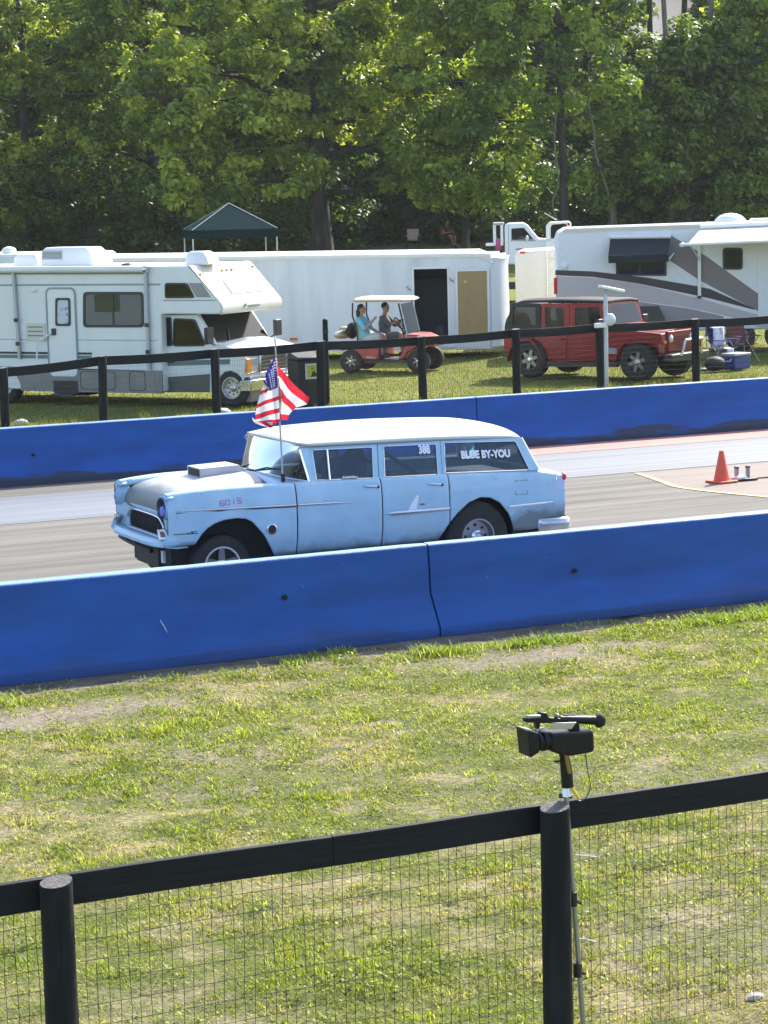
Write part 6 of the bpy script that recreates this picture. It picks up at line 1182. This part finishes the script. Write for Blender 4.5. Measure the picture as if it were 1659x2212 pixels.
MB().loft([[(q1[0], .1, q1[2]-.05), (q1[0]+.10, .1, q1[2]-.05), (q1[0]+.10, WG-.1, q1[2]-.05), (q1[0], WG-.1, q1[2]-.05)], [(q0[0], .1, q0[2]), (q0[0]+.07, .1, q0[2]), (q0[0]+.07, WG-.1, q0[2]), (q0[0], WG-.1, q0[2])]]).build('seat_back', tanv, gc, bevel=.02)
# roof and struts
rr = P3([(232, 215), (240, 185), (420, 160), (1000, 160), (1150, 185), (1195, 210), (1050, 245), (900, 238)], 0); zr0 = g_(400, 225)[2]; u0, u1 = g_(232, 200)[0], g_(1120, 200, .6)[0]
MB().loft([[(u0+.05, .03, zr0), (u1-.06, .03, zr0), (u1, WG/2, zr0-.02), (u1-.06, WG-.03, zr0), (u0+.05, WG-.03, zr0), (u0, WG/2, zr0)], [(u0, -.03, zr0+.05), (u1-.03, -.03, zr0+.04), (u1+.05, WG/2, zr0+.03), (u1-.03, WG+.03, zr0+.04), (u0, WG+.03, zr0+.05), (u0-.04, WG/2, zr0+.05)], [(u0+.08, .05, zr0+.10), (u1-.15, .05, zr0+.09), (u1-.08, WG/2, zr0+.09), (u1-.15, WG-.05, zr0+.09), (u0+.08, WG-.05, zr0+.10), (u0+.05, WG/2, zr0+.11)]]).build('roof', mat('cream_roof', (.60, .50, .39), .5, var=.05), gc, bevel=.02)
for y in (.08, WG-.08):
    a, b, c = g_(240, 235, .08), g_(240, 430, .08), g_(290, 560, .08); MB().tube([(a[0], y, a[2]), (b[0], y, b[2]), (c[0], y, c[2]), (c[0]+.05, y, zs_-.1)], .02, 7).build('rear_strut', blackf, gc)
    a, b = g_(905, 240, .08), g_(1010, 690, .08); MB().tube([(a[0], y, a[2]), (b[0], y, b[2])], .022, 7).build('front_strut', blackf, gc)
a, b = g_(915, 250, .08), g_(1015, 680, .08); MB().slab([(a[0]+.03, .10, a[2]), (a[0]+.03, WG-.10, a[2]), (b[0]+.03, WG-.10, b[2]), (b[0]+.03, .10, b[2])], (.005, 0, 0)).build('windscreen', glass('cart_screen', (.88, .9, .92)), gc, smooth=0)
a, b = g_(905, 530, .35), g_(985, 690, .35); MB().tube([(a[0], .38, a[2]), (b[0], .38, b[2])], .02, 6).build('steering_column', blackf, gc); MB().lathe([(.15, -.012), (.175, -.012), (.175, .012), (.15, .012)], (0, 0, 0), 'x', 20, cap=False).build('steering_wheel', blackf, gc).matrix_local = Matrix.Translation((a[0], .38, a[2])) @ Matrix.Rotation(math.radians(-35), 4, 'Y')
q = g_(215, 640, .3); m = MB(); m.ell((q[0]-.02, .45, q[2]), (.13, .25, .2), 14, 9); remesh(m.build('dark_bag', mat('dark_bag', (.03, .022, .025), .8), gc), .02, 2)
MB().box(g_(20, 600)[0], g_(120, 600)[0], .1, WG-.1, g_(20, 615)[2]-.02, g_(20, 590)[2]).build('rear_rail', tanv, gc, bevel=.01); m = MB(); q = g_(60, 700, .3); m.ell((q[0], .5, q[2]), (.2, .4, .10), 14, 9); m.build('rear_cushion', tanv, gc)
for u in (0, -wbc): wheel(u, .0+.05, .27, .275, .2, .15, 1, 'dark', gc); wheel(u, WG-.05, .27, .275, .2, .15, -1, 'dark', gc)
aqua = mat('aqua_tshirt', (.16, .44, .54), .8, var=.06); greyt = mat('grey_polo', (.075, .085, .10), .8, var=.08); paleb = mat('pale_shorts', (.40, .47, .48), .8); khaki = mat('khaki_shorts', (.10, .10, .11), .8)
q = FG.W(g_(400, 720, .25)[0]+.02, .30, zs_+.10); person('person', 'person in aqua t-shirt pointing, seated on the golf cart', tuple(q), FG.ang, (-.10, 0, .47), [((-.09, -.19, .42), (.10, -.27, .20), (.28, -.18, .42)), ((-.09, .19, .42), (.12, .24, .18), (.28, .12, .12))], [((.02, -.1, -.02), (.42, -.12, .02), (.46, -.12, -.38)), ((.02, .1, -.02), (.42, .12, .02), (.46, .12, -.38))], aqua, paleb, 'long', .55, 1.15, .0, pantlen=.5)
q = FG.W(g_(690, 720, .6)[0]-.03, .80, zs_+.10); person('person', 'person in dark grey shirt at the golf cart steering wheel', tuple(q), FG.ang, (.0, 0, .48), [((.0, -.19, .43), (.20, -.24, .28), (.42, -.20, .36)), ((.0, .19, .43), (.20, .22, .25), (.40, .05, .36))], [((.02, -.1, -.02), (.42, -.14, .04), (.48, -.14, -.36)), ((.02, .1, -.02), (.42, .12, .02), (.46, .12, -.38))], greyt, khaki, 'short', .6, 1.1, -.2, pantlen=.5)

# ================================================================== BIN, POSTS, POLE
fb = empty('trash_bin', (18.61, 43.55, 0), 0, 'black trash bin with yellow sign by the far fence', 'bin')
MB().loft([[(-.24, -.05, 0), (.24, -.05, 0), (.24, .45, 0), (-.24, .45, 0)], [(-.27, -.08, .93), (.27, -.08, .93), (.27, .48, .93), (-.27, .48, .93)]]).build('bin_body', mat('bin_black', (.014, .015, .018), .5, var=.2), fb, bevel=.03); MB().loft([[(-.29, -.11, .935), (.29, -.11, .935), (.29, .50, .935), (-.29, .50, .935)], [(-.27, -.09, .99), (.27, -.09, .99), (.24, .45, 1.08), (-.24, .45, 1.08)]]).build('bin_lid', MATS['bin_black'], fb, bevel=.02)
sg = MB().box(-.11, .21, -.10, -.088, .55, .86).build('sign', mat('sign_white', (.62, .62, .62), .5), fb); MB().box(-.07, .18, -.106, -.099, .585, .825).build('sign_face', mat('sign_yellow', (.55, .50, .06), .5), sg)
MB().prism([(.0, .60), (.13, .60), (.14, .66), (.10, .67), (.09, .71), (.04, .70), (.03, .66)], -.110, -.105).build('sign_mark', blackp, sg); m = MB(); m.ell((.04, -.107, .76), (.02, .005, .025), 10, 6); m.build('sign_mark', mat('olive_mark', (.16, .14, .02), .6), sg)
tp_ = empty('fence_post', (18.98, 43.5, 0), 0, 'tall thin black post standing beside the trash bin', 'post'); MB().lathe([(.055, 0), (.055, 1.66), (.05, 1.72), (.02, 1.74)], axis='z', n=12).build('post_body', railm, tp_); MB().lathe([(.062, 1.45), (.062, 1.5)], axis='z', n=12, cap=False).build('collar', blackp, tp_)
lp = empty('lamp_pole', (24.96, 42.66, 0), 0, 'grey steel pole with tilted white light panel and round globe', 'lamp')
MB().lathe([(.045, 0), (.045, 1.95), (.03, 2.0)], axis='z', n=12).build('pole', mat('galvanised', (.45, .46, .48), .45, .6, var=.15), lp)
hd_ = MB().loft([[(-.14, -.09, 2.14), (.42, -.09, 2.02), (.42, .09, 2.02), (-.14, .09, 2.14)], [(-.13, -.08, 2.20), (.43, -.08, 2.08), (.43, .08, 2.08), (-.13, .08, 2.20)]]).build('light_panel', gel, lp, bevel=.015); MB().tube([(0, 0, 1.95), (.02, 0, 2.1)], .03, 8).build('bracket', trimg, lp)
m = MB(); m.ell((.06, -.08, 1.48), (.115, .115, .13), 18, 11); m.build('globe', mat('frosted_globe', (.66, .64, .70), .4), lp); MB().box(-.30, -.02, -.10, -.02, 1.32, 1.42).build('sensor_box', gel, lp, bevel=.015)

# ================================================================== CAMP GEAR ON THE RIGHT
Z4 = (1640, 760, 1875, 940)
def campchair(loc, rz, fm, label, arm=True, leg=steel):
    r0 = empty('camp_chair', loc, rz, label, 'chair', 'folding camp chairs')
    MB().slab([(-.25, -.22, .42), (.25, -.22, .42), (.24, .20, .38), (-.24, .20, .38)], (0, 0, .02)).build('seat', fm, r0); MB().slab([(-.25, .18, .44), (.25, .18, .44), (.27, .34, .92), (-.27, .34, .92)], (0, .02, 0)).build('backrest', fm, r0)
    for s in (-1, 1):
        MB().tube([(s*.28, -.25, 0), (s*.02+s*.22, .30, .62)], .011, 6).build('leg', leg, r0); MB().tube([(s*.28, .30, 0), (s*.25, -.24, .62)], .011, 6).build('leg', leg, r0); MB().tube([(s*.27, .28, .0), (s*.27, .35, .94)], .011, 6).build('back_post', leg, r0)
        MB().box(s*.29-.04, s*.29+.04, -.26, .30, .61, .635).build('armrest', fm, r0)
    return r0
P = atZ(1565, 792, 0); bl = mat('blue_canvas', (.03, .05, .22), .8, var=.1); wc_ = campchair((P[0], P[1], 0), .5, bl, 'blue camp chair draped with white towels beside the red off-roader')
tw = mat('white_towel', (.62, .64, .76), .85, var=.1, col2=(.35, .38, .58), mix=(.55, .62), mscale=9)
o = MB().grid([[(x, .16+.01*math.sin(x*20), z) for x in np.linspace(-.22, .26, 8)] for z in np.linspace(.47, .90, 5)]+[[(x, .36, .95) for x in np.linspace(-.22, .26, 8)], [(x, .40, .7) for x in np.linspace(-.22, .26, 8)]]).build('towel', tw); o.location = wc_.location; o.rotation_euler = wc_.rotation_euler; solid(o, .012); tag(o, 'white printed towel over the back of the blue camp chair', 'towel')
o = MB().grid([[(x, -.24+.03*math.sin(x*14), z) for x in np.linspace(-.27, -.02, 6)] for z in np.linspace(.12, .42, 5)]+[[(x, -.05, .452) for x in np.linspace(-.25, .12, 6)]]).build('towel', tw); o.location = wc_.location; o.rotation_euler = wc_.rotation_euler; solid(o, .012); tag(o, 'white towel hanging off the seat of the blue camp chair', 'towel')
P = atZ(1622, 786, 0); campchair((P[0]+.2, P[1]+.6, 0), .1, mat('maroon_canvas', (.10, .02, .025), .8, var=.15), 'maroon camp chair in the awning shade at the right edge')
P = atZ(1590, 797, 0); ck = empty('cooler', (P[0], P[1], 0), .35, 'blue cooler box with white lid on the grass', 'cooler'); MB().box(-.30, .30, -.19, .19, 0, .30).build('cooler_body', mat('cooler_blue', (.015, .045, .22), .5), ck, bevel=.03); MB().box(-.315, .315, -.205, .205, .305, .37).build('cooler_lid', mat('cooler_lid', (.30, .32, .40), .5), ck, bevel=.02); MB().tube([(-.32, -.1, .26), (-.36, -.1, .2), (-.36, .1, .2), (-.32, .1, .26)], .012, 6).build('handle', gel, ck)
P = atZ(1532, 797, 0); o = MB().grid([[(x, y, .02+.05*math.exp(-((x-.1)/.15)**2)+.01*math.sin(9*x+5*y)) for x in np.linspace(-.45, .45, 10)] for y in np.linspace(-.12, .12, 5)]).build('towel', mat('grey_towel', (.38, .40, .44), .85, var=.2)); o.location = (P[0], P[1], 0); o.rotation_euler = (0, 0, .2); solid(o, .012); tag(o, 'grey cloth lying crumpled on the grass before the camp chair', 'towel')
P = atZ(1580, 800, 0); m = MB(); m.ell((0, 0, .16), (.26, .2, .17), 14, 9); o = m.build('duffel_bag', mat('black_bag', (.02, .02, .02), .7)); o.location = (P[0]-.35, P[1]+.15, 0); tag(o, 'black soft bag in front of the blue camp chair', 'bag')

# ================================================================== TRACK GEAR
cn = empty('traffic_cone', (18.441, 28.32, .012), .1, 'orange traffic cone on the track right of the wagon', 'cone'); orange = mat('cone_orange', (.80, .10, .045), .5, var=.1, vscale=9)
MB().lathe([(.115, .03), (.11, .05), (.036, .43), (.028, .452), (.0, .455)], axis='z', n=26, cap=False).build('cone_body', orange, cn, smooth=50); MB().prism(rrect(-.175, .175, -.175, .175, .04), 0, .03).build('cone_base', orange, cn, bevel=.006).rotation_euler = (PI/2, 0, 0)
tb = empty('timing_sensor', (18.82, 28.36, .012), 0, 'low track timing sensor with two short posts behind the cone', 'sensor')
MB().box(-.20, .17, -.14, .14, 0, .035).build('base_plate', blackp, tb, bevel=.008); MB().ell((-.05, 0, .04), (.12, .10, .035)).build('base_cover', gel, tb)
for x in (-.10, .09): MB().lathe([(.032, .03), (.032, .17)], (x, 0, 0), axis='z', n=12).build('sensor_post', steel, tb); MB().lathe([(.036, .17), (.036, .20), (.02, .205)], (x, 0, 0), axis='z', n=12).build('post_cap', mat('purple_cap', (.12, .08, .14), .5), tb)
o = MB().tube([(18.98, 28.36, .022), (19.6, 28.33, .018), (21, 28.45, .018), (26, 28.6, .018)], .010, 6).build('sensor_cable', blackp); tag(o, 'black cable running right along the track from the timing sensor', 'cable')

# ================================================================== VIDEO CAMERA ON A MONOPOD
Zc = (1200, 1680, 1600, 2080); YC = 9.872
def v_(x, y, off=0.): P = atY(*zp(Zc, x, y), YC+off); return np.array([P[0], YC+off, P[2]])
B0 = v_(760, 640); vc = empty('video_camera', tuple(B0), 0, 'black professional camcorder on a monopod behind the near fence post', 'camera')
rl = lambda x, y, off=0.: tuple(v_(x, y)-B0+np.array([0, off, 0]))
cmb = mat('camcorder_black', (.008, .009, .011), .42, spec=.3, var=.25, vscale=30, bump=.15, bscale=80); cmg = mat('camcorder_grey', (.30, .33, .35), .35, .4)
def vprism(nm, L, y0, y1, m, par=vc, bevel=.006): P = [rl(x, y) for x, y in L]; return MB().prism([(p[0], p[2]) for p in P], y0, y1).build(nm, m, par, bevel=bevel, seg=3)
bdy = vprism('camera_body', [(560, 440), (980, 410), (992, 600), (965, 630), (760, 668), (650, 655), (560, 625)], -.055, .055, cmb, bevel=.012)
lens = MB(); p0, p1 = rl(570, 530), rl(345, 530); lens.tube([p0, (p0[0]*.5+p1[0]*.5, 0, p0[2]), p1], [.048, .045, .044], 20); lens.build('lens_barrel', cmb, vc)
for t in (.25, .5, .72): q = [p0[i]*(1-t)+p1[i]*t for i in range(3)]; MB().tube([(q[0]-.006, 0, q[2]), (q[0]+.006, 0, q[2])], .052, 20).build('lens_ring', cmb, vc)
lh = vprism('lens_hood', [(305, 405), (420, 430), (425, 625), (335, 682)], -.062, .062, cmb, bevel=.006); vprism('hood_top', [(300, 398), (415, 424), (422, 440), (303, 412)], -.055, .055, cmg, lh, .002)
vprism('handle', [(325, 300), (470, 285), (480, 240), (545, 240), (565, 290), (680, 300), (850, 310), (850, 345), (560, 350), (480, 350), (470, 410), (440, 410), (440, 345), (330, 345)], -.018, .018, cmb); vprism('microphone', [(335, 268), (470, 262), (475, 285), (335, 300)], -.03, -.008, cmg, bevel=.004)
vprism('handle_mount', [(800, 340), (870, 340), (880, 425), (790, 430)], -.02, .02, cmb); vprism('screen_side', [(590, 340), (830, 335), (780, 405), (600, 405)], -.03, -.02, mat('worn_silver', (.55, .52, .45), .35, .5), bevel=.002)
e0, e1, e2 = rl(690, 310), rl(1040, 325), rl(1100, 325); ev = MB(); ev.tube([e0, e1], [.016, .024], 14).build('viewfinder', cmb, vc); MB().tube([e1, rl(1075, 325), e2, rl(1125, 325)], [.022, .036, .037, .03], 16).build('eyecup', mat('eyecup_rubber', (.012, .012, .012), .8), vc); MB().tube([(e0[0]+.02, 0, e0[2]+.018), (e1[0]-.01, 0, e1[2]+.022)], .004, 5).build('viewfinder_rail', cmg, vc)
m = MB(); m.ell(rl(660, 275), (.012, .02, .012), 10, 7); m.build('knob', cmg, vc); m = MB(); m.ell(rl(520, 425), (.02, .03, .014), 10, 7); m.build('shoe_clip', mat('worn_silver2', (.6, .58, .5), .4), vc)
mp = empty('monopod', (v_(760, 640)[0], YC, 0), 0, 'silver monopod with black head standing behind the near fence post', 'monopod')
mo = np.array([v_(760, 640)[0], YC, 0]); mr = lambda x, y, off=0.: tuple(v_(x, y)-mo+np.array([0, off, 0]))
MB().tube([mr(725, 640), mr(745, 740), mr(760, 860), mr(770, 1000)], [.022, .026, .030, .030], 14).build('head_grip', cmb, mp); MB().tube([mr(715, 590, -.03), mr(735, 740, -.03), mr(760, 850, -.03)], .009, 6).build('brass_strip', mat('brass', (.28, .20, .05), .5, .4), mp)
MB().tube([mr(640, 742), mr(700, 740)], .006, 6).build('pan_knob', blackp, mp); MB().tube([mr(755, 1000), mr(755, 1090)], [.02, .03], 12).build('clamp', alum, mp); MB().tube([mr(690, 1090), mr(810, 1095)], .012, 8).build('clamp_bar', blackp, mp); MB().tube([mr(800, 1010, -.02), mr(870, 1110, -.02)], .008, 6).build('yellow_tag', mat('tag_yellow', (.75, .60, .10), .6), mp)
fb_ = atY(1256, 2212, YC); foot = fb_+(fb_-v_(758, 1180))*.27; foot[2] = 0
MB().tube([mr(758, 1090), tuple(v_(758, 1180)-mo), tuple(foot-mo)], .0135, 12).build('pole', mat('pole_silver', (.42, .44, .45), .3, .7), mp)
for y in (2205-283, 2205-130):
    q = atY(1238+ (y-1922)*.06, y+20, YC-.01)-mo; MB().tube([tuple(q+[0, 0, .035]), tuple(q-[0, 0, .035])], .021, 12).build('pole_clamp', blackp, mp); MB().tube([tuple(q+[.01, 0, -.01]), tuple(q+[.045, 0, -.028])], .009, 6).build('clamp_lever', blackp, mp)
o = MB().tube(bez([tuple(v_(945, 640)), tuple(v_(955, 700)), tuple(v_(975, 850)), tuple(v_(1000, 1000)), tuple(v_(940, 1130)), tuple(v_(880, 1140))], 6), .0028, 5).build('camera_cable', blackp); tag(o, 'thin black cable looping down from the camcorder', 'cable')
for (x0, y0, x1, y1) in ((1243, 1847, 1295, 1853), (1245, 2027, 1287, 2034)):
    a = atY(x0, y0, 10.02); b = atY(x1, y1, 10.02); o = MB().tube([tuple(a), tuple((a+b)/2+[0, 0, .004]), tuple(b)], .005, 5).build('cable_tie', whitev); tag(o, 'upper white cable tie tail on the wire mesh by the monopod' if y0 < 1900 else 'lower white cable tie tail on the wire mesh by the monopod', 'cable tie')

# ================================================================== THINGS ON THE RISE BEHIND
# canopy tent
x, y, z = gp(494, 86); ct = empty('canopy_tent', (x, y, z), -YAW+.18, 'dark green pop-up canopy tent below the broad maple', 'tent'); gcv = mat('dark_green_canvas', (.006, .024, .028), .9, var=.1, spec=.03)
Lc = 1.52; he, hpk = 2.05, 2.98
for (a, b) in (((-Lc, -Lc), (Lc, -Lc)), ((Lc, -Lc), (Lc, Lc)), ((Lc, Lc), (-Lc, Lc)), ((-Lc, Lc), (-Lc, -Lc))):
    MB().slab([(*a, he+.02), (*b, he+.02), (0, 0, hpk)], (0, 0, .015)).build('roof_panel', gcv, ct); n_ = Vector((a[0]+b[0], a[1]+b[1], 0)).normalized()*.01; MB().slab([(*a, he+.02), (*b, he+.02), (*b, he-.26), (*a, he-.26)], tuple(n_)).build('valance', gcv, ct)
for a in ((-Lc, -Lc), (Lc, -Lc), (Lc, Lc), (-Lc, Lc)): MB().box(a[0]*.985-.022, a[0]*.985+.022, a[1]*.985-.022, a[1]*.985+.022, 0, he-.02).build('leg', mat('white_leg', (.62, .64, .62), .5), ct); MB().tube([(*a, he+.045), (0, 0, hpk+.03)], .014, 5).build('ridge_seam', mat('pale_seam', (.35, .42, .42), .6), ct)
# white utility truck
FW2 = Frame(gdir(1100, 74), (.88, -.475), float(gp(1100, 74)[2])); tk = root_at(FW2, 'utility_truck', 'white single-cab utility truck with headache rack behind the trailers', 'truck'); k3 = lambda x, y, off=0.: FW2.L(x, y, off, T3)
twm = mat('truck_white', (.68, .71, .76), .35, coat=.2); q2 = lambda L, off=0.: [(k3(x, y, off)[0], k3(x, y, off)[2]) for x, y in L]
MB().prism(q2([(800, 525), (795, 125), (835, 105), (985, 100), (1030, 125), (1140, 262), (1330, 275), (1345, 330), (1340, 520)]), 0, 1.85).build('cab', twm, tk, bevel=.05, seg=3)
cwn = MB().prism(q2([(865, 272), (865, 158), (990, 150), (1090, 268)]), -.012, .004).build('door_window', pane_d, tk); MB().prism(q2([(858, 285), (1105, 285), (1105, 272), (858, 272)]), -.016, .002).build('window_sill', trimg, tk); MB().prism(q2([(905, 362), (990, 355), (990, 368), (905, 372)]), -.012, .002).build('side_stripe', mat('purple_stripe', (.15, .05, .2), .5), tk)
MB().prism(q2([(1030, 128), (1140, 262), (1120, 262), (1015, 128)]), .15, 1.7).build('windscreen', pane_d, tk)
MB().box(k3(835, 300)[0], k3(838, 300)[0], -.006, .0, k3(835, 520)[2], k3(835, 120)[2]).build('door_gap', trimd, tk); m = MB(); m.ell(k3(1025, 255, -.15), (.05, .06, .09), 10, 7); m.build('mirror', gel, tk)
for x0 in (690, 765): a, b = k3(x0, 120), k3(x0, 330); MB().box(a[0]-.04, a[0]+.04, .1, .18, b[2], a[2]).box(a[0]-.04, a[0]+.04, 1.65, 1.73, b[2], a[2]).build('headache_rack', twm, tk)
a = k3(690, 125); b = k3(775, 115); MB().box(a[0]-.04, b[0]+.04, .1, 1.73, a[2], a[2]+.07).build('rack_top', mat('grey_rack', (.30, .32, .34), .5), tk); MB().box(k3(500, 320)[0], k3(790, 320)[0], 0, 1.85, .75, .95).build('flat_bed', mat('bed_dark', (.06, .06, .065), .7), tk); e = ubox(FW2, T3, 605, 305, 695, 335, .1); MB().box(e[0], e[1], .1, .6, e[2], e[3]).build('bed_box', gel, tk, bevel=.02)
m = MB(); q = k3(735, 320, .2); m.ell((q[0], .3, q[2]), (.13, .18, .2), 12, 8); m.build('pink_bundle', mat('pink_bundle', (.50, .10, .22), .8), tk)
for u in (k3(1250, 500)[0], k3(560, 500)[0]): wheel(u, .12, .4, .4, .24, .22, 1, 'steel', tk); wheel(u, 1.73, .4, .4, .24, .22, -1, 'steel', tk)
MB().box(k3(560, 500)[0]-.5, k3(1330, 500)[0], .4, 1.45, .4, .6).build('chassis', blackp, tk)
# second truck: rounded cab frame
FX = Frame(gdir(1181, 73), (.86, -.51), float(gp(1181, 73)[2])); t2 = root_at(FX, 'truck_cab', 'white rounded truck cab frame showing above the camper left corner', 'truck'); x3 = lambda x, y, off=0.: FX.L(x, y, off, T3)
ou = [x3(x, y) for x, y in ((1215, 270), (1215, 130), (1240, 95), (1440, 85), (1462, 110), (1462, 270))]; ii = [x3(x, y) for x, y in ((1262, 270), (1262, 140), (1280, 118), (1410, 108), (1425, 125), (1425, 270))]
MB().ring([(a[0], 0, a[2]) for a in ou], [(a[0], 0, a[2]) for a in ii], (0, 1.5, 0)).build('cab_frame', gel, t2, bevel=.03); MB().slab([(a[0], .2, a[2]) for a in ii], (0, .01, 0)).build('rear_window', pane_d, t2)
a, b = x3(1215, 270), x3(1462, 270); MB().box(a[0], b[0], 0, 1.5, .5, a[2]-.01).build('cab_lower', twm, t2, bevel=.03); q = x3(1445, 112, -.05); m = MB(); m.ell((q[0], -.03, q[2]), (.05, .04, .05), 8, 6); m.build('marker_light', redlens, t2)
for u in (a[0]+.25, b[0]+.3): wheel(u, .12, .4, .4, .24, .22, 1, 'steel', t2)
a, b = x3(1200, 0, .3), x3(1325, 70, .3); MB().tube([(a[0], .3, a[2]), (b[0], .3, b[2])], .02, 6).build('whip_antenna', mat('pale_rod', (.55, .58, .45), .5), t2)
# person sitting in a red chair, pale chair beside
x, y, z = gp(966, 107); rc = campchair((x, y, z), -YAW+.3, mat('red_canvas', (.30, .04, .04), .8), 'red camp chair on the rise below the trees', leg=blackp)
person('person', 'person with bare legs sitting in the red chair below the trees', (x-.02, y-.05, z+.52), -PI/2-YAW+.5, (-.08, 0, .46), [((-.06, -.19, .41), (.06, -.26, .18), (.26, -.10, .22)), ((-.06, .19, .41), (.06, .26, .18), (.26, .08, .26))], [((.02, -.1, -.02), (.42, -.10, .08), (.50, -.02, -.34)), ((.02, .1, -.02), (.42, .10, .02), (.44, .12, -.42))], mat('dark_top', (.05, .03, .035), .8), mat('dark_shorts', (.06, .05, .05), .8), 'short', .2, 1., pantlen=.35)
x, y, z = gp(889, 107); campchair((x, y, z), -YAW-.1, mat('pale_pink_canvas', (.50, .36, .36), .8), 'pale pink camp chair left of the person below the trees', leg=blackp)

# ================================================================== HAZE
hz = MB().box(-155, 265, -35, 325, -2, 56).build('haze', None, smooth=0); hm = bpy.data.materials.new('haze_air'); hm.use_nodes = True; t = hm.node_tree; t.nodes.clear()
vo = t.nodes.new('ShaderNodeVolumePrincipled'); vo.inputs['Color'].default_value = (.82, .88, .95, 1); vo.inputs['Density'].default_value = .00015; vo.inputs['Anisotropy'].default_value = .3; vo.inputs['Emission Strength'].default_value = 0
ot = t.nodes.new('ShaderNodeOutputMaterial'); t.links.new(vo.outputs[0], ot.inputs['Volume']); hz.data.materials.clear(); hz.data.materials.append(hm); tag(hz, 'thin pale summer haze over the whole place', 'haze', kind='stuff')
